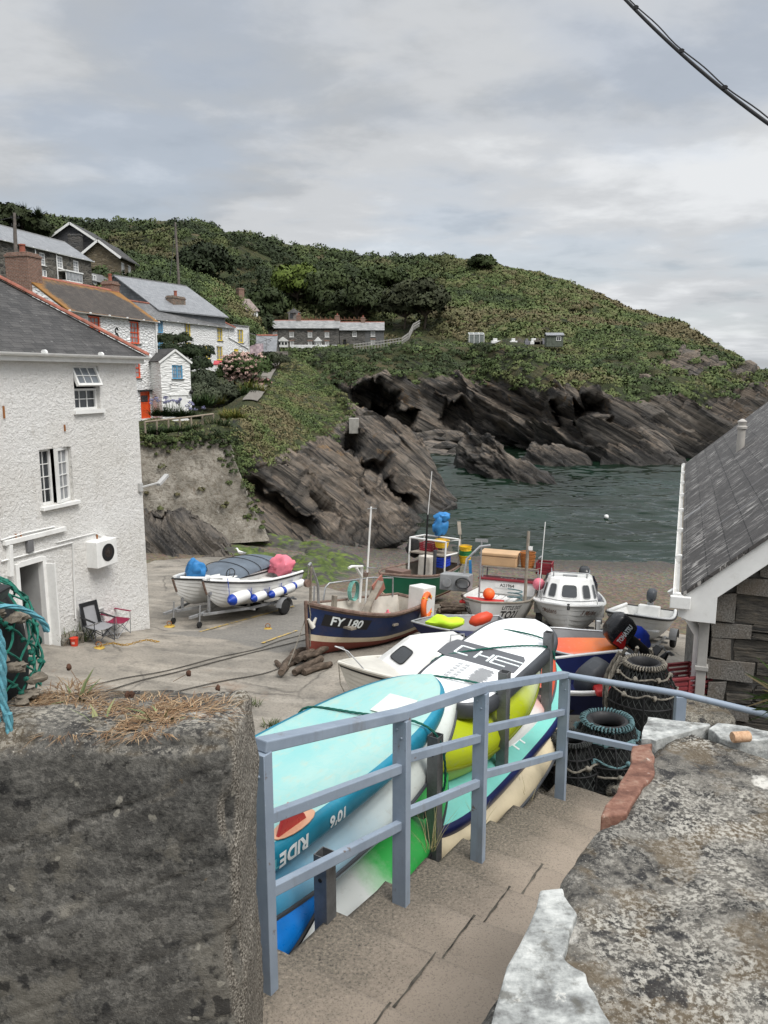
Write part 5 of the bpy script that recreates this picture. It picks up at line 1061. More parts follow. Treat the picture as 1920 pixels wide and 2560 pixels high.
def gutter(root,p,q,r=.06,mat=None,pipe=None,name='gutter'):
    mb=MB(); p,q=Vector(p),Vector(q); d=(q-p).normalized(); side,up=basis(d); rows=[]
    for e in (p,q): rows.append([e+side*(r*math.cos(a))-up*(r*math.sin(a))for a in [math.pi*i/8 for i in range(9)]]+[e+side*(r*.86*math.cos(a))-up*(r*.86*math.sin(a))for a in [math.pi*i/8 for i in range(8,-1,-1)]])
    mb.grid(rows,0,False,True); n=max(1,int((q-p).length/1.8))
    for i in range(n+1): c=p+(q-p)*(i/n); mb.tube([c-d*.03,c+d*.03],r*1.12,10)
    o=mb.build(name,mat or M_wtrim,root); return o
def pipe_(root,pts,r,mat,name='downpipe'):
    mb=MB(); mb.tube(pts,r,8); return mb.build(name,mat,root)

# ---------------------------------------------------------------- the big white harbour building on the left
fA=Frame((-10.2,13.41),(-6.98,22.0)); L=fA.L
A=thing('harbour_building','tall white roughcast building at the left edge with grey hipped slate roof','building',fA.A,fA.rz)
wU=fA.rect(185,249,914,1024); wL=fA.rect(102,182,1120,1259); a_,b_,c_,d_=fA.rect(45,119,1400,1622)
dr=(a_,b_,2.9,fA.loc(82,1398)[1]); mb=MB(); ZE=10.55
facade(mb,-2,L,1.5,ZE-.12,[wU,wL,dr],.20); mb.quad((L,0,1.5),(L,6,1.5),(L,6,ZE),(L,0,ZE)); mb.quad((L,6,1.5),(-2,6,1.5),(-2,6,ZE),(L,6,ZE)); mb.quad((-2,6,1.5),(-2,0,1.5),(-2,0,ZE),(-2,6,ZE))
bm_=mb.build('wall',M_rough,A); 
# roof with hip at the sea end
mb=MB(); e=.22; H=2.45; rt=[(-2.2,-e,ZE),(L+e,-e,ZE),(L-3,3,ZE+H),(-2.2,3,ZE+H)]; mb.poly(rt); mb.poly([(L+e,-e,ZE),(L+e,6+e,ZE),(L-3,3,ZE+H)]); mb.poly([(L+e,6+e,ZE),(-2.2,6+e,ZE),(-2.2,3,ZE+H),(L-3,3,ZE+H)])
mb.quad((-2.2,-e,ZE-.03),(-2.2,6+e,ZE-.03),(L+e,6+e,ZE-.03),(L+e,-e,ZE-.03)); mb.quad((-2.2,-e,ZE),(-2.2,-e,ZE-.03),(L+e,-e,ZE-.03),(L+e,-e,ZE)); mb.quad((L+e,-e,ZE),(L+e,-e,ZE-.03),(L+e,6+e,ZE-.03),(L+e,6+e,ZE)); mb.build('roof',M_slA,A)
mb=MB(); p,q=Vector((L+e+.03,-e-.03,ZE+.02)),Vector((L-3,3,ZE+H+.02)); n=11; d=(q-p)/n; si,up=basis(d)
for i in range(n):
    c=p+d*i; rows=[[c+d*f+si*(.115*math.cos(a)*(1+.06*f))+up*(.085*math.sin(a)*(1+.06*f))for a in [math.pi*k/8 for k in range(9)]]for f in (0,.5,1.03)]; mb.grid(rows,0,True); mb.poly(rows[0])
mb.build('hip_tiles',M_ridge,A)
mb=MB(); mb.bb((-2.2,-.19,ZE-.20),(L+.14,-.01,ZE-.035)); mb.build('fascia',M_wtrim,A,.005); gutter(A,(-2.2,-.28,ZE-.01),(L+.22,-.28,ZE-.01),.075)
# upper window: fixed lower half, top sash pushed out
a,b,c,d=wU; zm=c+(d-c)*.48; w=window(A,(a,b,c,zm),.17,M_wtrim,3,2,1,.055,.02,M_wtrim,M_glass,sillw=.1)
mb=MB(); sw=Matrix.Rotation(R(-24),3,'X'); hinge=Vector((0,.13,d)); T=lambda x,y,z: hinge+sw @ Vector((x,y,z-d))+Vector((0,0,0)); op=window(A,(a+.02,b-.02,zm+.02,d-.01),.0,M_wtrim,3,2,1,.06,.022,None,paint('sky lit glass',(.16,.18,.20),.08,.2,None,0,1,0,0,.6),P=T,name='window_sash')  # pane colour lightened to carry the reflected sky
# lower window: left casement shut, right one standing open
a,b,c,d=wL; xm=a+(b-a)*.45; window(A,(a,xm,c,d),.17,M_wtrim,2,4,1,.06,.02,None,M_glass,name='window')
hinge2=Vector((b-.02,.15,0)); rot2=Matrix.Rotation(R(17),3,'Z'); T2=lambda x,y,z: hinge2+rot2 @ Vector((x-b,y,z)); window(A,(b-(b-xm),b,c+.01,d-.01),.0,M_wtrim,2,4,1,.06,.02,None,M_curt,P=T2,name='window_sash')
mb=MB(); mb.bb((a-.1,-.12,c-.1),(b+.1,.15,c-.004)); mb.build('sill',M_wtrim,A,.01); mb=MB(); mb.quad((a-.3,1.2,c-.5),(b+.3,1.2,c-.5),(b+.3,1.2,d+.3),(a-.3,1.2,d+.3)); mb.build('room_shade',M_dark,A)  # near-black sheet paints in the dark of the room
# doorway: frame, half-open leaf, lobby darkened in its paint to look shaded, dials and a notice
a,b,c,d=dr; mb=MB(); mb.bb((a-.02,-.05,c),(a+.09,.16,d)); mb.bb((b-.09,-.05,c),(b+.03,.16,d)); mb.bb((a+.09,-.05,d-.1),(b-.09,.16,d+.03)); mb.build('door_frame',M_wtrim,A,.006)
mb=MB(); h=Vector((b-.09,.10,0)); rr=Matrix.Rotation(R(-80),3,'Z'); mb.box(h+rr @ Vector((-.42,.0,(c+.15+d-.1)/2)),(.84,.045,d-c-.27),M=rr); dl=mb.build('door',paint('grey white door',(.34,.34,.335),.6,.1,(.3,.29,.27),.5),A,.006)
mb=MB(); mb.box(Vector((b+.02,-.16,(c+d)/2-.05)),(.04,.28,d-c-.25),.12); mb.build('door_edge',M_wtrim,A,.006)
mb=MB(); mb.quad((a-1.0,1.1,c),(b+.6,1.1,c),(b+.6,1.1,d+.2),(a-1.0,1.1,d+.2)); mb.quad((b+.5,.21,c),(b+.5,.21,d+.2),(b+.5,1.1,d+.2),(b+.5,1.1,c)); mb.quad((a-1,.21,c+.02),(b+.5,.21,c+.02),(b+.5,1.1,c+.02),(a-1,1.1,c+.02)); mb.build('lobby',paint('shade-toned lobby paint',(.12,.122,.125),.8),A)
mb=MB(); zc_=(c+d)/2
for k in range(2): mb.lathe([(.085,0),(.075,.02),(.001,.02)],16,(a+.75+.26*k,1.09,d-.55),(0,-1,0))
mb.build('dials',M_black,A); mb=MB(); mb.bb((a+.15,1.07,d-1.45),(a+.62,1.095,d-.85)); nb_=mb.build('notice',paint('notice card',(.30,.31,.32),.8),A); mb=MB(); [mb.bb((a+.19,1.062,d-.95-.07*k),(a+.55,1.068,d-.92-.07*k))for k in range(7)]; mb.build('notice_lines',M_black,nb_)
mb=MB(); mb.bb((b+.02,-.38,2.2),(b+.75,-.002,fA.loc(140,1592)[1])); mb.build('door_step',M_rub,A,.02)
# pipes, lamps, extractor
lp=lambda u,v,y: Vector((fA.loc(u,v)[0],y,fA.loc(u,v)[1]))
mb=MB(); mb.bar(lp(5,1358,-.06),lp(158,1321,-.06),.10,.11); mb.bar(lp(19,1362,-.055),lp(22,1440,-.055),.10,.12,(0,1,0)); mb.build('cable_trunking',M_wtrim,A,.006)
pipe_(A,[lp(0,1403,-.04),lp(178,1356,-.04),lp(186,1546,-.04)],.022,M_wtrim,'wall_pipe'); pipe_(A,[lp(0,1350,-.03),lp(60,1332,-.03),lp(135,1316,-.03)],.018,M_wtrim,'wall_pipe'); pipe_(A,[lp(140,1356,-.03),lp(235,1332,-.03),lp(252,1340,-.03)],.014,M_wtrim,'wall_pipe')
q=lp(70,1362,0); mb=MB(); mb.bb((q.x-.09,-.10,q.z-.17),(q.x+.09,-.0,q.z+.17)); mb.build('wall_lamp',paint('grey lamp',(.16,.16,.165),.5),A,.02)
q=lp(243,1378,0); mb=MB(); mb.bb((q.x-.42,-.36,q.z-.36),(q.x+.36,.02,q.z+.34)); ex=mb.build('extractor_box',M_wtrim,A,.015); mb=MB(); mb.lathe([(.235,0),(.235,.012),(.001,.012)],28,(q.x+.0,-.36,q.z),(0,-1,0)); mb.build('fan_opening',M_black,ex); mb=MB(); mb.lathe([(.07,0),(.03,.012),(.001,.014)],16,(q.x,-.372,q.z),(0,-1,0)); [mb.box((q.x+.1*math.cos(k*1.57),-.374,q.z+.1*math.sin(k*1.57)),(.05,.003,.16),M=Matrix.Rotation(k*1.57,3,'Y'))for k in range(4)]; mb.build('fan',paint('fan hub',(.03,.022,.018),.5),ex)
q=lp(376,1212,0); mb=MB(); mb.bb((fA.L-.20,-.10,q.z-.12),(fA.L-.08,-.002,q.z+.12)); mb.bar(Vector((fA.L-.14,-.08,q.z)),q+Vector((.22,-.2,.06)),.05,.05); mb.box(q+Vector((.32,-.2,.12)),(.5,.14,.09),M=Matrix.Rotation(R(-28),3,'Y')); mb.build('floodlight',paint('dull aluminium',(.45,.45,.44),.5),A,.01)
q=lp(252,1540,-.012); mb=MB(); [mb.bb((q.x-.28,-.03,q.z-.25+.055*k),(q.x+.12,.0,q.z-.225+.055*k))for k in range(9)]; mb.build('vent_grille',paint('grey vent',(.45,.45,.44),.6),A)
M_rust=paint('rust run',(.30,.12,.035),.9,.3); mb=MB()
for (u,v,h)in ((7,1015,.28),(160,1062,.16),(241,1336,.16),(38,1335,.1),(50,1333,.1)):
    q=lp(u,v,0); mb.bb((q.x-.015,-.035,q.z-h),(q.x+.015,.0,q.z))
mb.build('iron_pegs',M_rust,A)

# ---------------------------------------------------------------- white rubble cottage with the lichened roof and orange windows
fB=Frame((-17.92,44.6),(-15.63,54.0)); L=fB.L; B=thing('cottage','white rubble cottage with orange sash windows and orange lichen on its dark roof','cottage',fB.A,fB.rz); ZE=13.66; rise=2.1; D=5.6
w1,w2,w3=fB.rect(222,252,791,846),fB.rect(325,349,804,859),fB.rect(325,352,894,945); db=fB.rect(352,377,979,1046); w4=fB.rect(225,254,880,935)
mb=MB(); facade(mb,0,L,6.3,ZE,[w1,w2,w3,w4,db],.22); mb.poly([(0,D,6.3),(0,0,6.3),(0,0,ZE),(0,D/2,ZE+rise-.08),(0,D,ZE)]); mb.poly([(L,0,6.3),(L,D,6.3),(L,D,ZE),(L,D/2,ZE+rise-.08),(L,0,ZE)]); mb.quad((L,D,6.3),(0,D,6.3),(0,D,ZE),(L,D,ZE)); mb.build('wall',M_wrub,B)
gable_roof(B,-.03,L+.1,-.2,D+.2,ZE+.02,rise,M_slB,.08,M_ridge,lich=True); gutter(B,(0,-.26,ZE-.02),(L+.05,-.26,ZE-.02),.06); pipe_(B,[(L-.12,-.1,ZE-.1),(L-.12,-.1,7.2)],.045,M_wtrim)
for w_ in (w1,w2,w3,w4): window(B,w_,.12,M_orange,3,4,1,.085,.035,M_dkst,M_curt,sash=True)
mb=MB(); [mb.bb((w_[0]-.12,-.02,w_[3]+.003),(w_[1]+.12,.1,w_[3]+.09))for w_ in (w1,w2)]; mb.bb((db[0]-.3,-.15,db[3]+.003),(db[1]+.5,.1,db[3]+.12)); mb.build('lintels',M_iron,B)
a,b,c,d=db; mb=MB(); mb.bb((a+.06,.10,6.9),(b-.06,.15,d-.06)); [mb.bb((a+.06+.0,.085,z-.02),(b-.06,.1,z+.02))for z in (c+.55,c+1.02)]; dd=mb.build('door',M_orange,B,.01); mb=MB(); mb.bb((a+.2,.08,c+1.1),(b-.2,.099,d-.25)); mb.build('pane',M_glass,dd); mb=MB(); mb.bb((a,.05,6.9),(a+.06,.2,d)); mb.bb((b-.06,.05,6.9),(b,.2,d)); mb.bb((a+.06,.05,d-.06),(b-.06,.2,d)); mb.build('door_frame',M_orange,B)
q=fB.loc(291,835); sp_=[Vector((q[0]+.16*math.sin(3.0*t_)*(1 if t_<1 else 1),-.05,q[1]+.42*(1-t_)))for t_ in [i/10 for i in range(21)]]; mb=MB(); mb.tube([Vector((q[0]+.15*math.cos(a),-.04,q[1]+.2+.17*math.sin(a)))for a in [R(20+12.5*i)for i in range(20)]]+[Vector((q[0]+.15*math.cos(a),-.04,q[1]-.16+.18*math.sin(a)))for a in [R(90-12.5*i)for i in range(20)]],.035,6); mb.build('wall_tie',M_iron,B)
chimney(B,.38,D/2,ZE+1.0,ZE+rise+1.05,1.15,1.5,M_brick,1,.17,.5); chimney(B,L-.25,D/2+.3,ZE+1.2,ZE+rise+.55,.9,.8,M_brick,1,.13,.5)

# ---------------------------------------------------------------- white shed with blue window
fS=Frame((-14.86,52.0),(-13.25,53.5)); L=fS.L; Sh=thing('outhouse','small white painted outhouse with a blue casement window in its gable','outhouse',fS.A,fS.rz); ZE=10.95; rise=.82; D=4
wS=fS.rect(430.5,456.5,913,947); dS=fS.rect(428,467,989,1030); mb=MB(); facade(mb,0,L,6.4,ZE,[wS],.12); mb.poly([(0,0,ZE),(L,0,ZE),(L/2,0,ZE+rise)]); mb.quad((0,D,6.4),(0,0,6.4),(0,0,ZE),(0,D,ZE)); mb.quad((L,0,6.4),(L,D,6.4),(L,D,ZE),(L,0,ZE)); mb.build('wall',M_wrub2,Sh)
gable_roof(Sh,-.06,D+.1,-.12,L+.12,ZE+.06,rise+.03,M_slA,.07,None,'y'); mb=MB(); [mb.bar((L/2,-.07,ZE+rise-.03),(x,-.07,ZE-.02-.04),.05,.13,(0,0,1))for x in (-.12,L+.12)]; mb.build('bargeboard',M_wtrim,Sh)
window(Sh,wS,.08,M_blue,2,3,2,.07,.03,M_dkst,M_curt); a,b,c,d=dS; mb=MB(); mb.bb((a,-.04,7.0),((a+b)/2-.01,-.002,d)); mb.bb(((a+b)/2+.01,-.04,7.0),(b,-.002,d)); mb.bb((a-.12,-.09,d+.01),(b+.15,-.002,d+.1)); mb.build('door',M_wtrim,Sh,.008); q=fS.loc(476,980); mb=MB(); mb.ball((q[0],-.12,q[1]),.14,10,8); mb.bar((q[0],0,q[1]),(q[0],-.12,q[1]),.04,.04); mb.build('wall_lamp',M_iron,Sh); q=fS.loc(425,962); mb=MB(); mb.bar((q[0],0,q[1]),(q[0],-.3,q[1]),.06,.06); mb.bar((q[0],-.25,q[1]+.15),(q[0]+.45,-.3,q[1]-.12),.03,.03); mb.build('wall_bracket',paint('grey bracket',(.35,.35,.36),.6),Sh)

# ---------------------------------------------------------------- white cottage row with yellow and blue windows
YL,YR,YE=75.0,88.0,90.5
pl=lambda u,v,Y: W(u,v,Y)
a0,a1=pl(394,799,YL),pl(583,821.5,YR); fC=Frame((a0.x,a0.y),(a1.x,a1.y)); L=fC.L; Cc=thing('cottage_row','white rubble cottage row with yellow and blue casement windows and a yellow door','cottage',fC.A,fC.rz); ZE=15.3; D=4.8; rise=1.7
Lx=fC.loc(622,850)[0]; ops={}
WC=[((394,408,801,832),M_blue),((394,409,850,872),M_blue),((461.5,476.7,808,841),M_yel),((543,556.5,821,852),M_yel),((510,525.5,864,897),M_yel),((542,557,866,900),M_yel),((427,446,853,875),M_yel),((462,478,855,880),M_yel),((594,608.5,824,857),M_yel)]
rcs=[(fC.rect(*q),m)for q,m in WC]; dC=fC.rect(583.5,597,872,912); inb=[r for r,m in rcs[:8]]
mb=MB(); facade(mb,-2.5,L,9.5,ZE,inb,.2); zx=fC.loc(600,815)[1]; facade(mb,L,Lx,9.5,zx,[rcs[8][0],dC],.2); mb.quad((Lx,0,9.5),(Lx,D,9.5),(Lx,D,zx),(Lx,0,zx)); mb.quad((L,0,ZE-.3),(L,D,ZE-.3),(L,D,zx),(L,0,zx)); mb.quad((Lx,D,9.5),(-2.5,D,9.5),(-2.5,D,ZE),(Lx,D,ZE)); mb.poly([(-2.5,D,9.5),(-2.5,0,9.5),(-2.5,0,ZE),(-2.5,D/2,ZE+rise),(-2.5,D,ZE)]); mb.build('wall',M_wrub,Cc)
mb=MB(); e=.2; xr=L-2.6; mb.poly([(-2.6,-e,ZE),(L+e,-e,ZE),(xr,D/2,ZE+rise),(-2.6,D/2,ZE+rise)]); mb.poly([(L+e,-e,ZE),(L+e,D+e,ZE),(xr,D/2,ZE+rise)]); mb.poly([(L+e,D+e,ZE),(-2.6,D+e,ZE),(-2.6,D/2,ZE+rise),(xr,D/2,ZE+rise)]); mb.quad((-2.6,-e,ZE),(-2.6,-e,ZE-.08),(L+e,-e,ZE-.08),(L+e,-e,ZE)); mb.quad((-2.6,-e,ZE-.08),(-2.6,D,ZE-.08),(L+e,D,ZE-.08),(L+e,-e,ZE-.08)); mb.build('roof',M_slC,Cc)
mb=MB(); 
for p,q in (((L+e,-e,ZE+.03),(xr,D/2,ZE+rise+.03)),((L+e,D+e,ZE+.03),(xr,D/2,ZE+rise+.03)),((-2.6,D/2,ZE+rise+.03),(xr,D/2,ZE+rise+.03))):
    p,q=Vector(p),Vector(q); n=max(3,int((q-p).length/.5)); d=(q-p)/n; [mb.tube([p+d*(i+.03),p+d*(i+.97)],.10,8)for i in range(n)]
mb.build('ridge_tiles',M_ridge,Cc); mb=MB(); mb.bb((L-.05,-.12,zx),(Lx+.1,D,zx+.09)); mb.build('flat_roof',paint('grey felt',(.25,.25,.25),.8),Cc,.01); gutter(Cc,(-2.5,-.24,ZE-.04),(L,-.24,ZE-.04),.055)
for (rc,m),(co,rw,li)in zip(rcs,[(2,3,2),(2,3,2),(1,3,2),(1,3,2),(1,3,2),(1,3,2),(1,2,2),(1,2,2),(1,3,2)]): window(Cc,rc,.12,m,co,rw,li,.09,.035,M_dkst,M_curt)
a,b,c,d=dC; mb=MB(); mb.bb((a,.06,9.8),(b,.12,d)); dd=mb.build('door',M_yel,Cc,.01); mb=MB(); mb.lathe([(.22,0),(.2,.02),(.001,.02)],18,((a+b)/2-.05,.06,d-.7),(0,-1,0)); mb.build('round_pane',M_glass,dd)
p0,p1=fC.loc(571,844),fC.loc(620,872); pipe_(Cc,[(fC.loc(571,822)[0],-.06,ZE-.1),(p0[0],-.06,p0[1]),(p1[0],-.06,p1[1]),(p1[0],-.06,10)],.05,M_wtrim); pipe_(Cc,[(Lx-.06,-.05,zx),(Lx-.06,-.05,10)],.05,M_wtrim); mb=MB(); q=fC.loc(534,881); mb.bb((q[0]-.2,-.03,q[1]-.1),(q[0]+.25,0,q[1]+.1)); mb.build('name_plate',paint('grey slate plate',(.2,.2,.2),.6),Cc)
q=fC.loc(440,770); x_=(fC.loc(424,760,D/2)[0]+fC.loc(455,760,D/2)[0])/2; chimney(Cc,x_,D/2,ZE+.9,fC.loc(440,743,D/2)[1],fC.loc(455,760,D/2)[0]-fC.loc(424,760,D/2)[0],.9,M_stonechim,1,.17,.55)
# blue trellis in front of the row
tr=thing('trellis','dark lattice trellis panel standing in front of the white cottage row','trellis',fC.A,fC.rz); x0,zt=fC.loc(424,859,-1.5); x1,_=fC.loc(509,862,-1.5); mb=MB(); mb.bb((x0,-1.53,zt-.05),(x1,-1.47,zt+.02)); mb.bb((x1-.06,-1.54,11),(x1+.04,-1.46,zt)); mb.bb((x0-.06,-1.54,11),(x0+.04,-1.46,zt)); n=26; hh=1.3
for k in range(-6,n): 
    xa=x0+(x1-x0)*k/n
    for sg in (1,-1):
        p=[xa,zt-hh]if sg>0 else [xa,zt]; q=[xa+hh,zt]if sg>0 else [xa+hh,zt-hh]
        if p[0]<x0 or q[0]>x1: continue
        mb.bar((p[0],-1.5+.01*sg,p[1]),(q[0],-1.5+.01*sg,q[1]),.03,.012)
mb.build('lattice',paint('grey brown wood',(.15,.13,.11),.9),tr)

# ---------------------------------------------------------------- big slate-roofed house behind the row
fD=Frame((-22.1,77.5),(-17.4,86.6)); L=fD.L; Dh=thing('slate_house','house with a broad clean grey slate roof behind the white cottage row','house',fD.A,fD.rz); ZE=16.4; rise=3.6; D=11
mb=MB(); mb.bb((0,0,11),(L,D,ZE)); mb.poly([(0,0,ZE),(0,D/2,ZE+rise-.15),(0,D,ZE)]); mb.poly([(L,0,ZE),(L,D,ZE),(L,D/2,ZE+rise-.15)]); mb.build('wall',slate_mat('slate hung wall',(.13,.14,.15),(.19,.20,.21),(.05,.05,.055),.4,.3),Dh); gable_roof(Dh,-.2,L+.25,-.3,D+.3,ZE,rise,M_slD,.12,paint('dark ridge',(.1,.1,.1),.8))
# ---------------------------------------------------------------- upper stone terrace
fE=Frame((-36.9,69.0),(-32.2,88.0)); L=fE.L; E=thing('stone_terrace','long dark stone terrace with white sash windows high on the left','terrace',fE.A,fE.rz); ZE=22.4; rise=2.2; D=6.4
WE=[(52,66,620,651),(99,113.5,632,663),(143.5,157.5,641,671),(184,197.5,652,682),(57,92,657,684),(101,118,674,692),(188,201,692,708)]; rE=[fE.rect(*q)for q in WE]; mb=MB(); facade(mb,0,L,17,ZE,rE,.18); mb.poly([(L,0,17),(L,D,17),(L,D,ZE),(L,D/2,ZE+rise-.1),(L,0,ZE)]); mb.poly([(0,D,17),(0,0,17),(0,0,ZE),(0,D/2,ZE+rise-.1),(0,D,ZE)]); mb.quad((L,D,17),(0,D,17),(0,D,ZE),(L,D,ZE)); mb.build('wall',M_dkst,E)
gable_roof(E,-.1,L+.15,-.25,D+.25,ZE+.04,rise,M_slD,.1,paint('grey ridge',(.16,.16,.16),.8)); gutter(E,(0,-.3,ZE),(L+.1,-.3,ZE),.07)
for i,rc in enumerate(rE): window(E,rc,.1,M_wtrim,2 if i<4 else 1,4 if i<4 else 1,1 if i<4 else (3 if i == 4 else 2),.10,.04,M_wtrim,M_curt,sash=i<4)
for u in (87,139): x=fE.loc(u,640)[0]; pipe_(E,[(x,-.1,ZE-.1),(x,-.1,18)],.06,M_wtrim)
x0,z1=fE.loc(146,677); x1=fE.loc(187,688)[0]; mb=MB(); mb.bb((x0,-.9,17.5),(x1,0,z1-.9)); mb.bb((x0-.1,-1.0,z1-.05),(x1+.1,0,z1+.08)); bay=mb.build('bay',M_wtrim,E,.01); mb=MB(); [mb.bb((x0+(x1-x0)*k/5+.03,-.92,z1-.85),(x0+(x1-x0)*(k+1)/5-.03,-.85,z1-.1))for k in range(5)]; mb.build('pane',M_curt,bay); mb=MB(); [mb.bb((x0+(x1-x0)*k/5-.03,-.9,z1-.9),(x0+(x1-x0)*k/5+.03,-.84,z1-.05))for k in range(6)]; mb.build('mullions',M_wtrim,bay)
mb=MB(); wx1=L+7; mb.bb((L+.02,.8,17),(wx1,D-.5,ZE-1.9)); an=mb.build('annexe',M_dkst,E); mb=MB(); mb.prism([(.5,ZE-1.9),(D/2,ZE-.5),(D,ZE-1.9)],(L+.02,0,0),(0,1,0),(0,0,1),7.2); mb.build('annexe_roof',M_slC,E); q=fE.rect(227,239.5,687,711,.8); window(E,q,-.02,M_wtrim,1,2,2,.1,.04,None,M_curt,y=.8)
# ---------------------------------------------------------------- two gabled houses behind it
def gablehouse(name,label,f,D,z0,ze,rise,wm,rm,wins,sidewins=()):
    r_=thing(name,label,'house',f.A,f.rz); L=f.L; mb=MB(); facade(mb,0,L,z0,ze,[w for w in wins],.1); mb.poly([(0,0,ze),(L,0,ze),(L/2,0,ze+rise)])
    PS=lambda x,y,z: Vector((L-y,x,z)); facade(mb,0,D,z0,ze,list(sidewins),.1,0,0,PS); mb.quad((0,D,z0),(0,0,z0),(0,0,ze),(0,D,ze)); mb.build('wall',wm,r_); gable_roof(r_,-.5,D+.3,-.5,L+.5,ze-.15,rise*(1+1/L),rm,.14,None,'y')
    mb=MB(); [mb.bar((L/2,-.52,ze+rise-.02),(x,-.52,ze-.32),.06,.28,(0,0,1))for x in (-.5,L+.5)]; mb.build('bargeboard',M_wtrim,r_)
    for w in wins: window(r_,w,.06,M_wtrim,1,1,2,.12,.05,None,M_glass)
    for w in sidewins: window(r_,w,.06,M_wtrim,1,1,2,.1,.05,None,M_curt,P=PS)
    return r_
fF=Frame((-44.1,105),(-37.3,105)); gF=gablehouse('gabled_house','dark slate-hung house with a white-edged gable behind the stone terrace',fF,8,20,27.3,2.25,slate_mat('dark slate hanging',(.05,.05,.055),(.075,.075,.08),(.02,.02,.02),.5,.3),M_slA,[fF.rect(180,199,602,627)],[(1.2,2.4,25.2,26.8),(3.6,4.8,25.2,26.8)]); chimney(gF,4.2,-.9,25,28.0,1.6,.9,stone_mat('dark chimney',[(.08,.08,.08),(.13,.12,.11)],(.1,.1,.1)),0)
fG=Frame((-36.9,98),(-32.5,98)); gG=gablehouse('gabled_house','brown stone house with a white-edged gable right of the stone terrace',fG,6.5,17.5,24.5,1.75,M_brst,M_slA,[],[(1.0,2.1,22.0,23.9),(3.6,4.7,22.0,23.9)])
# ---------------------------------------------------------------- white cottage far up the bank
fH=Frame((-25.5,112),(-18.8,118)); gH=thing('far_cottage','white cottage with a pinkish roof half hidden behind the green bank','cottage',fH.A,fH.rz); mb=MB(); L=fH.L; mb.bb((0,0,15),(L,5,19.6)); mb.poly([(L,0,19.6),(L,5,19.6),(L,2.5,21.3)]); mb.build('wall',M_wrub2,gH); gable_roof(gH,-.2,L+.2,-.2,5.2,19.6,1.9,slate_mat('pinkish grey slate',(.22,.17,.15),(.30,.24,.215),(.1,.08,.07),.5,.3),.1); chimney(gH,L-1.4,2.5,20,22.9,.9,.9,M_brick,0); window(gH,(L-2.4,L-1.4,17.6,18.8),-.02,M_wtrim,2,2,1,.1,.05,None,M_glass)
# ---------------------------------------------------------------- slate-roofed stone shed by the path
fK=Frame((-15.5,95),(-13.1,95)); gK=thing('stone_shed','little stone shed with a steep slate roof beside the cliff path','shed',fK.A,fK.rz); L=fK.L; mb=MB(); mb.bb((0,0,11),(L,3,12.95)); mb.build('wall',M_wrub2,gK); mb=MB(); mb.poly([(L+.01,-.1,11),(L+.01,3.1,11),(L+.01,3.1,12.9),(L+.01,1.5,14.9),(L+.01,-.1,12.9)]); mb.bb((L-.55,-.06,11),(L,-.003,12.9)); mb.build('gable_wall',M_farst,gK); gable_roof(gK,-.1,L+.1,-.2,3.2,12.95,2.05,M_slD,.1,M_ridge); pipe_(gK,[(L-.65,-.08,12.9),(L-.65,-.08,11.2)],.05,M_iron)
# ---------------------------------------------------------------- far coastguard terrace
def terrace(name,label,u0,u1,Yd,ze,rise,z0,wins,doors,rm,wm):
    a,b=W(u0,860,Yd),W(u1,860,Yd); f=Frame((a.x,a.y),(b.x,b.y)); r_=thing(name,label,'terrace',f.A,f.rz); L=f.L; rc=[f.rect(*q)for q in wins]; dc=[f.rect(*q)for q in doors]; mb=MB(); facade(mb,0,L,z0-1,ze,rc+dc,.18); mb.poly([(L,0,z0-1),(L,6,z0-1),(L,6,ze),(L,3,ze+rise-.1),(L,0,ze)]); mb.poly([(0,6,z0-1),(0,0,z0-1),(0,0,ze),(0,3,ze+rise-.1),(0,6,ze)]); mb.build('wall',wm,r_)
    gable_roof(r_,-.1,L+.1,-.25,6.25,ze,rise,rm,.12,M_ridge); gutter(r_,(0,-.3,ze-.05),(L,-.3,ze-.05),.08,M_iron)
    for q in rc: window(r_,q,.1,M_wtrim,3,4,1,.13,.05,M_wtrim,M_glass)
    for q in rc: MB().bb((q[0]-.15,-.03,q[3]+.01),(q[1]+.15,.02,q[3]+.28)).build('lintel',M_brick,r_)
    for q in dc: mb=MB(); mb.bb((q[0]+.1,.14,z0),(q[1]-.1,.2,q[3])); mb.build('door',M_iron,r_)
    return r_,f
r1,f1=terrace('coastguard_terrace','longer grey stone terrace below the wooded hill with two white porches',652,848,165,19.9,1.85,15.9,[(682,693,829.5,842),(724,734.7,829.5,842.5),(769.5,780.3,830,843),(812,822.8,830,843),(725,735,853,865.5),(770,780,853.5,865.5),(812.5,822.8,853.5,866)],[],M_slF,M_farst)
for (u0,u1,v0,v1)in ((695,719,853,868),(787,803,853,868)):
    a,b,c,d=f1.rect(u0,u1,v0,v1,-1.2); mb=MB(); mb.bb((a,-1.2,c),(b,0,d)); mb.prism([(a-.2,d),(b+.2,d),((a+b)/2,d+.9)],(0,0,0),(1,0,0),(0,0,1),1.35); po=mb.build('porch',M_wtrim,r1); mb=MB(); [mb.bb((a+(b-a)*k/3+.12,-1.23,c+.5),(a+(b-a)*(k+1)/3-.12,-1.19,d-.2))for k in range(3)]; mb.build('pane',M_glass,po)
chimney(r1,f1.L*.47,3,20.5,22.8,.9,.7,M_brick,1,.15,.4); chimney(r1,f1.L-.5,3,20.5,22.7,.9,.7,M_brick,1,.15,.4)
r2,f2=terrace('coastguard_terrace','shorter half-rendered stone terrace right of the long one',849.5,960,165,19.5,1.9,15.9,[(881,891.5,828,841.5),(927,938,828,841),(927,938,849.5,862.5)],[(857,866.5,849,867)],M_slF,M_farst); chimney(r2,f2.L*.52,3,20.5,22.3,.9,.7,M_brick,1,.15,.4)
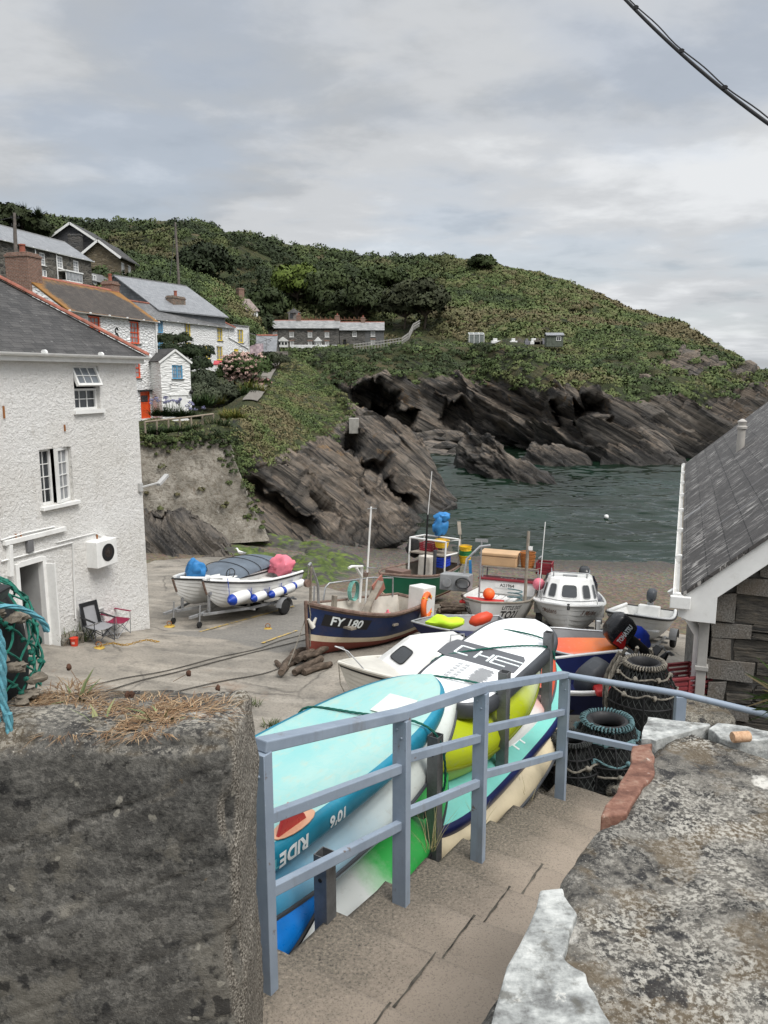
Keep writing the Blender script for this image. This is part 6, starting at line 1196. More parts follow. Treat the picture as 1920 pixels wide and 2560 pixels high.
mb=MB(); mb.bb((f2.L*.56,-.02,15.2),(f2.L-.05,.0,f2.loc(927,866)[1])); 
mb=MB(); xa=f2.loc(913,850)[0]; x1a,x1b,z1a,z1b=f2.rect(926.5,938.5,827.5,862.8); mb.bb((xa,-.025,15),(x1a-.02,-.003,19.4)); mb.bb((x1b+.02,-.025,15),(f2.L,-.003,19.4)); mb.build('render_panel',paint('grey render',(.13,.13,.128),.9,.2),r2)
a,b=W(725,869,160),W(848,869,160); mb=MB(); mb.bar((a.x,160,15.75),(b.x,160,15.75),.4,1.1); tag(mb.build('garden_wall',M_wrub,None,.05),'low whitewashed wall in front of the longer far terrace','wall')
# summer house, huts
g=thing('summer_house','small square wooden lookout hut with a pyramid roof above the far terrace','hut',W(735,800,178)); mb=MB(); mb.bb((-1.1,-1,-.5),(1.1,1,1.5)); mb.build('wall',paint('weathered boards',(.20,.18,.165),.9,.3),g); mb=MB(); mb.lathe([(1.75,1.45),(.12,2.5),(.12,2.7),(.001,2.75)],4,(0,0,0),(0,0,1),0,False); mb.build('roof',M_slA,g); mb=MB(); mb.bb((-.8,-1.03,.3),(-.1,-1.0,1.3)); mb.build('pane',M_glass,g)
g=thing('garden_shed','grey green shed with a white-framed window on the headland shelf','shed',W(1380,858,134)); mb=MB(); mb.bb((-1.1,-.9,-.6),(1.7,.9,1.3)); mb.build('wall',paint('grey green boards',(.11,.125,.10),.85,.25),g); gable_roof(g,-1.25,1.85,-1.1,1.1,1.3,.45,M_slD,.08); window(g,(.5,1.3,.35,1.05),-.02,M_wtrim,2,1,1,.08,.04,None,M_glass,y=-.9)
g=thing('greenhouse','white framed lean-to greenhouse on the headland shelf','greenhouse',W(1190,858,150)); mb=MB(); [mb.bar((x,-.9,-.2),(x,-.9,1.6),.09,.09)for x in (-1.4,-.5,.5,1.4)]; [mb.bar((x,.9,-.2),(x,.9,2.0),.09,.09)for x in (-1.4,1.4)]; mb.bar((-1.4,-.9,1.6),(1.4,-.9,1.6),.09,.09); mb.bar((-1.4,.9,2.0),(1.4,.9,2.0),.09,.09); [mb.bar((x,-.9,1.6),(x,.9,2.0),.08,.08)for x in (-1.4,-.5,.5,1.4)]; mb.bb((.9,-.8,-.2),(1.36,-.4,1.3)); mb.build('greenhouse_frame',M_wtrim,g); mb=MB(); mb.quad((-1.4,-.88,-.2),(1.4,-.88,-.2),(1.4,-.88,1.6),(-1.4,-.88,1.6)); mb.quad((-1.4,-.9,1.62),(1.4,-.9,1.62),(1.4,.9,2.02),(-1.4,.9,2.02)); mb.build('panes',paint('dull greenhouse glass',(.18,.2,.19),.15,.2),g)
random.seed(9)
for i,(u,v)in enumerate(((1285,857),(1300,857),(1318,858),(1336,857),(1345,857),(1358,857),(1240,857))):
    mb=MB(); w=random.uniform(.5,1.0); mb.bb((-w,-.4,-.3),(w,.4,random.uniform(.15,.6))); mb.bb((-w*.6,-.3,0),(w*.2,.3,.75)); o=mb.build('garden_box',[M_wtrim,M_rub,paint('grey crate',(.2,.2,.22),.8)][i % 3],None,.04,loc=W(u,v,138)); tag(o,'low storage box or bench among the plots on the headland shelf','garden box','boxes on the headland shelf')

# ---------------------------------------------------------------- stone boathouse on the right
fR=Frame((8.06,20.5),(3.2,8.0)); L=fR.L; ZE=7.70; D=6.5; rise=2.9; Rh=thing('boathouse','grey stone boathouse with a large streaked slate roof at the right edge','boathouse',fR.A,fR.rz)
mb=MB(); mb.quad((.2,.32,1),(L-.3,.32,1),(L-.3,.32,ZE-.05),(.2,.32,ZE-.05)); mb.poly([(.2,D-.3,1),(.2,.32,1),(.2,.32,ZE),(.2,D/2,ZE+rise-.3),(.2,D-.3,ZE)]); mb.quad((L-.3,D-.3,1),(.2,D-.3,1),(.2,D-.3,ZE),(L-.3,D-.3,ZE)); mb.build('side_wall',stone_mat('grey lime-washed rubble',[(.13,.125,.115),(.21,.20,.18),(.27,.26,.235),(.10,.10,.095)],(.28,.27,.245),3.0,5.0),Rh)
sl=rise/(D/2); gable_roof(Rh,0,L,0,D,ZE,rise,M_slR,.05)
# gable wall of individual stones
random.seed(11); gx=L-.32; mb=MB(); mb.poly([(gx-.02,.34,1),(gx-.02,D-.34,1),(gx-.02,D-.34,ZE-.1),(gx-.02,D/2,ZE+rise-.4),(gx-.02,.34,ZE-.1)],2); z=1.0; row=0
while z<ZE+rise-.5:
    h=random.uniform(.17,.33); y=.32; first=True
    lim=D-.34 if z<ZE-.3 else D/2+(ZE+rise-.5-z)/sl; y=.32 if z<ZE-.3 else max(.32,D/2-(ZE+rise-.5-z)/sl)
    while y<lim-.1:
        w=((.22,.46)[row % 2]*random.uniform(.85,1.15)if first else random.uniform(.25,.8)); gran=first or random.random()<.13; hh=h if gran else h/random.choice((2,2,3,4)); zz=z; w=min(w,lim-y)
        while zz<z+h-.02:
            d_=random.uniform(.0,.05)+(.03 if gran else 0); x0=gx; jit=lambda: random.uniform(-.022,.022); c=[(x0+d_,y+.012+jit(),zz+.01+jit()),(x0+d_,y+w-.012+jit(),zz+.01+jit()),(x0+d_,y+w-.012+jit(),zz+hh-.01+jit()),(x0+d_,y+.012+jit(),zz+hh-.01+jit())]; bk=[(x0-.06,q[1],q[2])for q in c]
            mb.add(c+bk,[(0,1,2,3),(1,0,4,5),(2,1,5,6),(3,2,6,7),(0,3,7,4)],0 if gran else 1); zz += hh
        y += w; first=False
    z += h; row += 1
t=NT('granite block'); n1=t.noise(55,5,.7); n2=t.noise(3,5,.6); M_gran=t.fin(t.mix(t.ramp(n2,[(.35,.6),(.6,0.)]),t.ramp(n1,[(.3,(.06,.057,.052)),(.5,(.165,.155,.14)),(.7,(.31,.295,.27))]),(.14,.11,.08)),.9,t.bump(n1,.8,.012),0,.3)
t=NT('dark slate block'); n1=t.noise(6,6,.65,t.map(t.obj,(1,1,4))); M_dsl=t.fin(t.ramp(n1,[(.3,(.025,.023,.021)),(.5,(.075,.068,.058)),(.7,(.135,.115,.09))]),.85,t.bump(n1,.9,.03),0,.35)
mb.build('gable_wall',[M_gran,M_dsl,paint('lime mortar',(.19,.18,.165),.95)],Rh,.018,2)
# barge board, soffit box, gutter
mb=MB(); yy=D/2; mb.prism([(-.02,ZE-.06),(yy,ZE+rise-.06),(yy,ZE+rise-.34),(.36,ZE-.02),(.36,ZE-.31),(.10,ZE-.31),(-.02,ZE-.27)],(L-.06,0,0),(0,1,0),(0,0,1),.025); mb.build('bargeboard',M_wtrim,Rh,.004)
mb=MB(); mb.bb((L-.34,.02,ZE-.31),(L-.06,.34,ZE-.29)); mb.bb((L-.34,.34,ZE-.31),(L-.06,.355,ZE-.1)); mb.build('soffit',M_wtrim,Rh); mb=MB(); mb.bb((.1,-.02,ZE-.30),(L-.36,.01,ZE-.06)); mb.build('fascia',paint('weathered cream board',(.48,.42,.34),.8,.25,(.2,.17,.13),.6),Rh)
gutter(Rh,(-.1,-.03,ZE-.06),(L-.02,-.03,ZE-.06),.055); mb=MB(); mb.bb((L-.02,-.11,ZE-.17),(L+.03,.10,ZE-.03)); mb.build('gutter_end',M_wtrim,Rh,.01); mb=MB(); mb.tube([(L-.5,-.1,ZE-.1),(L-.5,.1,ZE-.4),(L-.5,.22,ZE-.6),(L-.5,.22,4)],.055,10); mb.build('downpipe',M_wtrim,Rh); mb=MB(); mb.bar((L-.22,.26,ZE-.35),(L-.22,.26,4.5),.10,.10,(0,1,0)); [mb.bb((L-.29,.19,z_),(L-.15,.33,z_+.05))for z_ in (ZE-.9,5.6)]; mb.build('square_downpipe',paint('grey downpipe',(.36,.35,.33),.6,.15,(.2,.19,.17),.4),Rh,.006)
# vent pipe on the slope
q=None; p0=fR.A+fR.ux*0; best=None
for i in range(200):
    for j in range(1,40):
        lx,ly=L*i/200,j*.07; w=fR.A+fR.ux*lx+fR.uy*ly+Vector((0,0,ZE+sl*ly)); r0=w-Vector((0,0,CAMZ)); dyv=r0; fwd=dyv.y*_cp-dyv.z*_sp; uu=CX+FPX*dyv.x/fwd; vv=CY-FPX*(dyv.y*_sp+dyv.z*_cp)/fwd; e=(uu-1846)** 2+(vv-1126)** 2
        if best is None or e<best[0]: best=(e,lx,ly)
mb=MB(); zz=ZE+sl*best[2]; mb.lathe([(.075,-.1),(.075,.40),(.10,.41),(.10,.45),(.07,.47),(.09,.55),(.02,.60),(.001,.60)],14,(best[1],best[2],zz)); mb.build('vent_pipe',paint('pale grey vent',(.42,.40,.37),.7),Rh)

# ---------------------------------------------------------------- retaining wall under the terrace
t=NT('retaining wall render'); e=t.vor(2.4,t.mix(.2,t.map(t.obj,(1,1,1.5)),t.noise(2.5,6,.65,None,0,1)),'DISTANCE_TO_EDGE'); n1=t.noise(.7,7,.66); n2=t.noise(5,8,.72)
col=t.ramp(n1,[(.32,(.135,.122,.10)),(.5,(.235,.215,.18)),(.7,(.36,.335,.29))]); col=t.mix(t.ramp(n2,[(.38,.8),(.52,0.)]),col,(.12,.10,.075)); col=t.mix(t.math('MULTIPLY',t.ramp(e,[(.02,.45),(.08,0.)]),t.ramp(n1,[(.42,.8),(.52,.0)])),col,(.085,.075,.06)); col=t.mix(t.ramp(t.noise(2,7,.7),[(.62,0.),(.72,.5)]),col,(.60,.58,.53)); col=t.mix(t.ramp(t.noise(1.1,6,.65,t.map(t.obj,(2.2,1,.35),(0,0,0),(4,1,1))),[(.60,0.),(.72,.5)]),col,(.11,.075,.05))
M_ret=t.fin(col,.9,t.bump(t.math('ADD',t.math('MULTIPLY',t.ramp(e,[(0.,0.),(.12,1.)]),.12),n2),1.0,.10),0,.25)
tp=[W(u,v,Y)for u,v,Y in ((300,1105,40.4),(372,1103,40.8),(450,1104,41.2),(520,1098,41.7),(562,1098,42.2))]; bt=[W(u,v,Y)for u,v,Y in ((300,1362,38.6),(372,1360,38.9),(470,1360,39.2),(570,1358,39.5),(660,1352,40.0))]
tp=crom(np.array(tp),70); bt=crom(np.array(bt),70); q=np.linspace(0,1,60)[:,None,None]; g_=tp[None]*(1-q)+bt[None]*q; g_[...,1]+= .12*fbm(g_*.8,4,77)+.35*(q[...,0]*(1-q[...,0]))
back=g_[:,-1:,:].repeat(8,1); back[:,:,1]+= np.linspace(0,5,8)[None,:]; back[:,:,0]-= np.linspace(0,1.0,8)[None,:]; top=g_[:1].repeat(5,0); top[...,1]+= np.linspace(2,0,5)[:,None]
g_[...,0]+= (.35*fbm(np.stack([g_[...,2]*.9,g_[...,2]*0,g_[...,2]*0+5],-1),3,3))*sstep(.75,1.,np.linspace(0,1,g_.shape[1]))[None,:]; back[...,0]+= (g_[:,-1:,0]-back[:,:1,0]); g_=np.concatenate([g_,back],1); o=npmesh('retaining_wall',g_.reshape(-1,3),gridfaces(*g_.shape[:2])[:,::-1],M_ret); tag(o,'tall pale stone retaining wall holding up the cottage terrace','wall')
_iv=np.concatenate([np.stack([tp+rng.normal(size=tp.shape)*(.3,.1,.22)-(0,.12,.05)for _ in range(2)]).reshape(-1,3),(lambda f: (tp[-1]*(1-f)+bt[-1]*f)+rng.normal(size=(len(f),3))*(.35,.15,.3)+(.1,-.15,0))(rng.random((60,1))** 1.5*.8),np.stack([g_[rng.integers(4,40),rng.integers(5,65)]-(0,.06,0)for _ in range(12)])]); _vv=leaf_cloud(_iv,.08+.2*rng.random(len(_iv))** 2,60,.075,zoned(_iv*3,7)*1.1,.8); tag(npmesh('wall_weeds',_vv[0],_vv[1],M_leaf,None,False,{'tint': _vv[2]}),'weeds and ivy trailing over the top and end of the retaining wall','weeds',None,'stuff')
# concrete pillar on the rock, cliff path, steps at its head
p=hit(885,1068)or W(885,1068,56); mb=MB(); mb.bb((-.40,-.5,-.5),(.40,.5,.75)); tag(mb.build('concrete_block',paint('pale old concrete',(.33,.32,.29),.9,.15,(.2,.18,.15),.5,3),None,.03,loc=p),'pale concrete block set in the rock below the slope','block')
M_path=paint('path concrete',(.17,.155,.135),.95,.2,(.15,.13,.1),.5,3,.3); pts=[hit(u,v,'near')for u,v in ((625,1003),(640,985),(655,962),(668,940),(680,920),(690,903))]; pts=[p for p in pts if p]; mb=MB(); rows=[]
_pp=spline(pts,24)
for i,p in enumerate(_pp):
    d=(_pp[min(i+1,23)]-_pp[max(i-1,0)]); d.z=0; d.normalize(); s_=Vector((d.y,-d.x,0))*.55; row=[p+s_*k for k in (-1,-.5,0,.5,1)]; rows.append([Vector((q.x,q.y,.5*p.z+.5*drop(q.x,q.y,'near')+.13))for q in row])
mb.grid(rows); o=mb.build('cliff_path',M_path); tag(o,kind='structure')
st_=thing('path_steps','short flight of grey steps where the cliff path reaches the stone shed','steps',pts[-1]+Vector((.1,1.0,.1)))
for k in range(5): mb=MB(); mb.bb((-.9,k*.45,-.8),(.9,k*.45+.5,.12+k*.24)); mb.build('step',M_path,st_,.02)
# ---------------------------------------------------------------- telegraph poles and wires
def tpole(label,u0,v0,u1,v1,Y):
    b,tt=W(u1,v1,Y),W(u0,v0,Y); r_=thing('telegraph_pole',label,'pole',b,0,'telegraph poles above the cottages'); mb=MB(); mb.tube([Vector((0,0,-1.5)),(tt-b)*.5,tt-b],[.17,.15,.11],10); mb.build('pole_shaft',paint('weathered pole',(.15,.13,.115),.9,.25,None,0,4,.4),r_); mb=MB(); d=tt-b
    for k in (-.4,-1.0): mb.bar(d+Vector((-.35,0,k)),d+Vector((.35,0,k)),.08,.08); [mb.lathe([(.05,0),(.05,.12),(.001,.14)],8,d+Vector((x,0,k+.04)))for x in (-.3,.3)]
    mb.build('crossarm',M_iron,r_); return tt
t1_=tpole('leaning wooden telegraph pole on the bank in front of the trees',438,556,447,697,100); t2_=tpole('dark telegraph pole in front of the long stone terrace',36,532,40,660,66)
M_wire=paint('black cable',(.014,.014,.015),.7)
def wire(a,b,sag,r=.03,name='wire',label='thin overhead wire between the telegraph poles',group='overhead wires'):
    mb=MB(); a,b=Vector(a),Vector(b); mb.tube([a.lerp(b,i/20)-Vector((0,0,sag*4*(i/20)*(1-i/20)))for i in range(21)],r,5); return tag(mb.build(name,M_wire),label,'wire',group)
wire(t1_+Vector((0,0,-.4)),W(180,585,108),1.2,.035,'wire','thin overhead wire from the leaning pole to the dark gabled house',None); wire(t2_+Vector((0,0,-.3)),W(-250,545,60),.5,.026,'wire','thin overhead wire running left from the dark pole',None); wire(t1_+Vector((0,0,-.4)),W(425,690,90),.2,.03,'wire','stay wire from the leaning pole down to the slate roof',None); wire(t1_+Vector((0,0,-.4)),W(500,640,112),.6,.032,'wire','thin wire from the leaning pole to the right into the trees',None)
# thick cable overhead, top right
a,b=W(1500,-70,4.2),W(2040,390,3.2); mb=MB(); pts=[a.lerp(b,i/30)-Vector((0,0,.05*4*(i/30)*(1-i/30)))for i in range(31)]; mb.tube(pts,.0075,8); c_=mb.build('overhead_cable',M_wire); tag(c_,'thick dark overhead cable crossing the top right corner','cable'); mb=MB(); mb.tube([q+Vector((.012+.006*math.sin(i*.9),0,.012))for i,q in enumerate(pts)],.003,5); [mb.tube([pts[i],pts[i]+Vector((.004,0,.016))],.012,6)for i in (6,13,19,25)]; mb.build('clips',M_wire,c_)

# ================================================================ BOATS AND GEAR ON THE SLIPWAY
def gp(u,v,Y,dz=0): p=gpix(u,v,.09); return p+Vector((0,0,.09+dz))
def gxy(x,y,dz=0): return Vector((x,y,slipz(x,y)+dz))
def hullmat(name,c,rough=.4,dirt=(.20,.14,.09),amt=.35): return paint(name,c,rough,.1,dirt,amt,1.6,.15)
M_cream=hullmat('cream gelcoat',(.62,.60,.54),.35,(.34,.30,.24),.3); M_gel=hullmat('white gelcoat',(.74,.74,.72),.3,(.42,.40,.35),.25); M_antif=hullmat('red antifouling',(.19,.045,.032),.75,(.10,.06,.045),.5); M_bnavy=hullmat('dark blue hull paint',(.011,.026,.085),.38,(.12,.07,.03),.35)
M_bgreen=hullmat('green hull paint',(.010,.115,.060),.4,(.03,.08,.05),.3); M_wband=hullmat('cream boot stripe',(.62,.54,.40),.5,(.30,.18,.08),.5); M_gwood=paint('weathered brown gunwale',(.17,.11,.085),.8,.3,(.33,.29,.25),.6,6,.4); M_inwht=paint('stained white planking',(.55,.52,.46),.6,.15,(.25,.15,.07),.55,2); M_steel=paint('galvanised tube',(.40,.41,.42),.4,.15,(.22,.15,.1),.4,6,0,.6); M_grey=paint('grey plastic',(.26,.265,.27),.5,.15); M_wood=paint('grey timber',(.25,.22,.18),.85,.25,(.12,.09,.07),.5,5,.3); M_tyre=paint('tyre rubber',(.018,.018,.018),.85,.3,(.06,.055,.05),.4); M_orangep=paint('orange plastic',(.78,.14,.03),.45,.12); M_yelp=paint('yellow plastic',(.78,.50,.02),.45,.12); M_bluep=paint('blue plastic',(.02,.06,.50),.45,.12); M_redp=paint('dark red plastic',(.22,.02,.03),.5,.2)
M_tarpb=paint('blue tarpaulin',(.03,.20,.48),.55,.25,(.15,.35,.6),.4,3,.5); M_pink=paint('pink sheet',(.72,.19,.25),.55,.15,None,0,3,.5); M_tinted=paint('tinted perspex',(.03,.034,.037),.1,.2,None,0,2,0,0,.6)
class Hull:
    def __init__(s,L,B,H,ts=.72,rake=.35,shb=.35,shs=.08,kb=.55,pmid=.34,pbow=.85,lap=0,nl=8,pw=2.1,full=.55): s.__dict__.update(locals())
    def P(s,q,t,side=1,off=0):
        f=s.full
        if q<f: x_=q/f; b=s.B/2*(s.ts+(1-s.ts)*math.sin(x_*math.pi/2))
        else: b=s.B/2*max(0,1-((q-f)/(1-f))** s.pw)
        bw=max(0,(q-.45)/.55); sh=s.H*(1+s.shb*bw ** 1.8+s.shs*max(0,(.45-q)/.45)** 2); k=s.H*s.kb*max(0,(q-.78)/.22)** 2.2+.05*s.H*max(0,.3-q); p=s.pmid+(s.pbow-s.pmid)*bw ** 1.5
        y=b*(t ** p); z=k+(sh-k)*t ** (1.25-.2*bw); x=-s.L/2+s.L*q*(1-s.rake/s.L)+s.rake*(t ** .8)*bw ** 2
        if s.lap: y += s.lap*(1-(t*s.nl)% 1)*min(1,b*6)
        return Vector((x,side*(y+off),z))
    def build(s,root,mats,bands,inner,gun,floor=.42,gr=.035,thick=.04,deckq=None,deckm=None,gmat2=None):
        nq,nt_=36,(s.nl*3 if s.lap else 16); ts_=[i/nt_ for i in range(nt_+1)]
        if s.lap: ts_=sorted({min(.9999,max(0,k/s.nl+d))for k in range(s.nl+1)for d in (-.002,.004,.06)})
        qs=[1-(1-i/nq)** 1.25 for i in range(nq+1)]; mb=MB()
        for sd in (1,-1):
            for j in range(len(ts_)-1):
                tm=(ts_[j]+ts_[j+1])/2; m=next((b[1]for b in bands if tm<b[0]),bands[-1][1]); mb.grid([[s.P(q,ts_[j],sd),s.P(q,ts_[j+1],sd)]for q in qs],m,True,False,sd<0)
            mb.grid([[s.P(0,t,sd),Vector((s.P(0,t,sd).x,0,s.P(0,t,sd).z))]for t in ts_],bands[-1][1],False,False,sd<0)
        h=mb.build('hull',mats,root); mb=MB(); qi=[i/30*.985 for i in range(31)]
        def I(q,t,sd): p=s.P(q,t,sd); y=max(.004,abs(p.y)-thick); return Vector((p.x-(.05 if q>.9 else -.04 if q<.05 else 0),sd*y,p.z))
        for sd in (1,-1):
            mb.grid([[I(q,floor+(1-floor)*k/5,sd)for k in range(6)]for q in qi],0,True,False,sd>0)
        mb.grid([[I(q,floor,-1),I(q,floor,1)]for q in qi],0,False); mb.grid([[I(0,floor+(1-floor)*k/5,sd)for k in range(6)]for sd in (-1,1)],0,False); mb.build('inside',inner,root)
        mb=MB()
        for sd in (1,-1): mb.tube([s.P(q,1,sd,-.01)+Vector((0,0,.005))for q in qs],gr,7)
        mb.tube([s.P(0,1,-1),s.P(0,1,1)],gr,7); mb.build('gunwale',gun,root)
        if deckq is not None:
            mb=MB(); mb.grid([[s.P(q,1,-1,-.02)+Vector((0,0,.012)),Vector((s.P(q,1).x,0,s.P(q,1).z+.05*(1-q)/(1-deckq)+.012)),s.P(q,1,1,-.02)+Vector((0,0,.012))]for q in [deckq+(1-deckq)*i/12 for i in range(13)]]); a,b=s.P(deckq,1,-1,-.02),s.P(deckq,1,1,-.02); mb.quad(a,b,b-Vector((0,0,s.H*.5)),a-Vector((0,0,s.H*.5))); mb.build('foredeck',deckm or gun,root)
        return h
    def text(s,root,body,q,t,size,mat,side=1,bold=.004,sx=1.0,rise=0,shear=0,name='lettering'):
        mb=MB(); p=s.P(q,t,side); e=1e-3; du=(s.P(q+e,t,side)-s.P(q-e,t,side)).length/(2*e); dt=(s.P(q,t+e,side)-s.P(q,t-e,side)).length/(2*e); sg=-1 if side>0 else 1     # port side reads from bow (left) aft
        mb.text(body,None,size,bold,shear,'CENTER',0,lambda x,y: s.P(q+sg*x/du,t+(y+rise*x)/dt,side,.007),sx); return mb.build(name,mat,root)
    def patch(s,root,q0,q1,t0,t1,mat,side=1,off=.004,skew=0,name='plate'):
        mb=MB(); mb.grid([[s.P(q0+(q1-q0)*i/12+skew*(j/4-.5),t0+(t1-t0)*j/4,side,off)for j in range(5)]for i in range(13)],0,True,False,side<0); return mb.build(name,mat,root)
def boat(name,label,bow,stern,lift=.1,cat='boat',roll=0):
    d=bow-stern; r_=thing(name,label,cat,((bow.x+stern.x)/2,(bow.y+stern.y)/2,(bow.z+stern.z)/2+lift)); r_.rotation_euler=(R(roll),-math.atan2(bow.z-stern.z,math.hypot(d.x,d.y)),math.atan2(d.y,d.x)); r_['L']=0; del r_['L']; return r_,math.hypot(d.x,d.y)
def tubes(root,name,mat,*paths,r=.02,n=8):
    mb=MB(); [mb.tube([Vector(p)for p in q],r,n)for q in paths]; return mb.build(name,mat,root)
def cyl(root,name,mat,c,ax,r,h,n=16,prof=None): mb=MB(); mb.lathe(prof or [(r,0),(r,h)],n,c,ax); return mb.build(name,mat,root)
def wmat(o): bpy.context.view_layer.update(); return o.matrix_world
def basket(name,label,loc,r,h,mat,group=None,cat='basket',squash=1):
    t_=thing(name,label,cat,loc,0,group); mb=MB(); mb.lathe([(r*.82,0),(r,h),(r*1.06,h),(r*1.06,h-.025),(r*1.0,h-.025),(r*.95,h-.02),(r*.78,.02),(.001,.02)],20); [mb.tube(ring(r*(.84+.16*k/4)+.004,h*k/4.6+.02,20),.008,5,True)for k in range(1,4)]; mb.build('tub',mat,t_); mb=MB(); mb.tube([Vector((r*math.cos(a),0,h+r*.1*math.sin(a)))for a in [math.pi*i/8 for i in range(9)]],.008,5); mb.build('handle',M_rtan,t_); return t_
def crate(name,label,loc,sz,mat,rz=0,group=None):
    t_=thing(name,label,'crate',loc,rz,group); a,b,h=sz[0]/2,sz[1]/2,sz[2]; w=.02; mb=MB(); mb.bb((-a,-b,0),(a,b,.02)); n=4
    for k in range(n): z0=h*k/n+.02; z1=z0+h/n-.025; mb.bb((-a,-b,z0),(a,-b+w,z1)); mb.bb((-a,b-w,z0),(a,b,z1)); mb.bb((-a,-b+w,z0),(-a+w,b-w,z1)); mb.bb((a-w,-b+w,z0),(a,b-w,z1))
    for x in (-a,0,a-w): [mb.bb((x,y,.02),(x+w,y+.03,h))for y in (-b-.008,b-.022)]
    mb.bb((-a-.015,-b-.015,h-.02),(a+.015,-b+.02,h)); mb.bb((-a-.015,b-.02,h-.02),(a+.015,b+.015,h)); mb.build('box',mat,t_); return t_
# ---------------------------------------------------------------- dark blue fishing boat FY 180
bow,st_n=gxy(-1.98,18.8,-.08),gxy(.72,22.0,-.10); r_,Lb=boat('fishing_boat','dark blue wooden fishing boat numbered FY 180 with red bottom and brown gunwale',bow,st_n,.12); h=Hull(Lb+.3,2.0,1.04,.62,.22,.40,.02,.06,.40,.95,0,8,2.0,.5)
h.build(r_,[M_antif,M_wband,M_bnavy,M_gwood],[(.34,0),(.45,1),(.93,2),(1,3)],M_inwht,M_gwood,.35,.055,.06); h.patch(r_,.665,.925,.645,.87,paint('black number board',(.012,.012,.014),.5),1,.005,-.012); h.text(r_,'FY 180',.80,.755,.34,M_ink,1,.010,.95,0,.12)
tubes(r_,'stem_post',M_gwood,[h.P(1,t,1)+Vector((.02,0,0))for t in (.0,.25,.5,.75,1.04)],r=.045); x1=h.P(1,1).x; zb_=h.P(1,1).z; zg=h.P(.4,1).z
tubes(r_,'bow_davit',M_steel,[(x1-.55,-.1,zb_-.1),(x1-.5,-.12,zb_+.42),(x1+.05,.12,zb_+1.05),(x1+.16,.16,zb_+1.0)],r=.035); tubes(r_,'davit_strut',M_wood,[(x1-.1,.05,zb_-.05),(x1+.02,.12,zb_+.95)],r=.035); cyl(r_,'pulley_block',M_gwood,(x1+.14,.10,zb_+.55),(0,1,0),.10,.09); tubes(r_,'block_rope',M_rtan,[(x1+.12,.14,zb_+1.0),(x1+.14,.14,zb_+.6)],r=.015)
mb=MB(); c=h.P(.975,.62,1,.03); mb.tube([c+Vector((-.05,.05,.2)),c,c+Vector((.02,.03,-.04)),c+Vector((.16,-.02,.18))],[.03,.06,.07,.03],8); mb.build('fairlead',M_cream,r_); tubes(r_,'bow_rope',M_rtan,[h.P(.97,1,-1),h.P(.99,1.0,1)+Vector((.03,.02,.05)),h.P(.985,.8,1,.02),h.P(.99,.6,1,.03),h.P(.995,.2,1,.05)],r=.016)
tubes(r_,'rail_frame',M_steel,[(.75,-.85,zg),(.72,-.82,zg+.52),(.60,-.80,zg+.62),(-1.2,-.72,zg+.62),(-1.95,-.6,zg+.55),(-2.0,-.6,zg)],[(-.3,-.8,zg+.62),(-.3,-.85,zg)],[(-1.2,-.72,zg+.62),(-1.2,-.8,zg)],[(1.15,-.8,zg-.05),(1.15,-.82,zg+.6)],r=.024); tubes(r_,'mast',M_gel,[(-.65,-.5,.4),(-.62,-.5,zg+2.75)],r=.028); tubes(r_,'mast_crossbar',M_steel,[(-.62,-.62,zg+2.68),(-.62,-.3,zg+2.72)],r=.015); tubes(r_,'mast_bracket',M_steel,[(-.62,-.5,zg+1.0),(-.62,-.1,zg+1.05),(-.62,-.1,zg+1.2)],r=.015); mb=MB(); mb.box((-.60,-.52,zg+.80),(.10,.10,.12)); mb.build('mast_box',M_gwood,r_); tubes(r_,'mast_hoist',M_gel,[(-.45,-.55,zg),(-.45,-.55,zg+.95),(-.4,-.5,zg+1.05),(.1,-.45,zg+1.1),(.25,-.42,zg+1.08)],[(-.42,-.52,zg+.75),(-.1,-.46,zg+1.05)],r=.04)
mb=MB(); mb.bar((.3,-.05,.35),(-.95,-.25,zg+.62),.22,.03); mb.bar((-.4,-.2,.40),(-.9,-.45,zg+.55),.12,.03); mb.build('leaning_planks',M_wood,r_); mb=MB(); mb.box((-1.0,-.35,zg+.42),(.62,.04,.48),M=Matrix.Rotation(R(25),3,'Y')@ Matrix.Rotation(R(12),3,'Z')); mb.build('hatch_board',paint('dull brick red board',(.30,.12,.09),.7,.15),r_,.01); mb=MB(); mb.bb((.62,-.55,.35),(.74,-.43,zg+.35)); mb.build('bitt_post',M_wood,r_,.01); mb=MB(); mb.bb((1.1,-.75,zg-.28),(1.3,.75,zg-.22)); mb.bb((-.4,-.9,zg-.35),(-.2,.95,zg-.29)); mb.build('thwart',M_wood,r_,.005)
mb=MB(); mb.bb((-2.25,.25,.55),(-1.65,.80,zg+.52)); mb.build('console',M_gel,r_,.03); mb=MB(); [mb.tube([Vector((-.35+.18*math.cos(a),-.78+.03*k,zg+.32+.28*math.sin(a)))for a in [i*.35 for i in range(19)]],.014,6)for k in range(5)]; mb.build('rope_coil',paint('mint rope',(.20,.46,.40),.8,.2,None,0,30,.5),r_)
M=wmat(r_); lr=thing('life_ring','orange lifebuoy hanging on the quarter of the dark blue fishing boat','life ring',M @ h.P(.10,.98,1,.08)); lr.rotation_euler=(0,0,r_.rotation_euler[2]+.35); mb=MB(); mb.tube([Vector((.30*math.cos(a),0,.34*math.sin(a)))for a in [2*math.pi*i/24 for i in range(24)]],.085,10,True); mb.build('ring',M_orangep,lr); mb=MB(); [mb.tube([Vector((q*.30*math.cos(a),0,q*.34*math.sin(a)))+Vector((0,dy,0))for q,dy in ((.7,0),(1.0,-.09),(1.3,0),(1.0,.09),(.7,0))],.022,6)for a in (.8,2.4,3.9,5.5)]; mb.build('bands',M_yelp,lr)
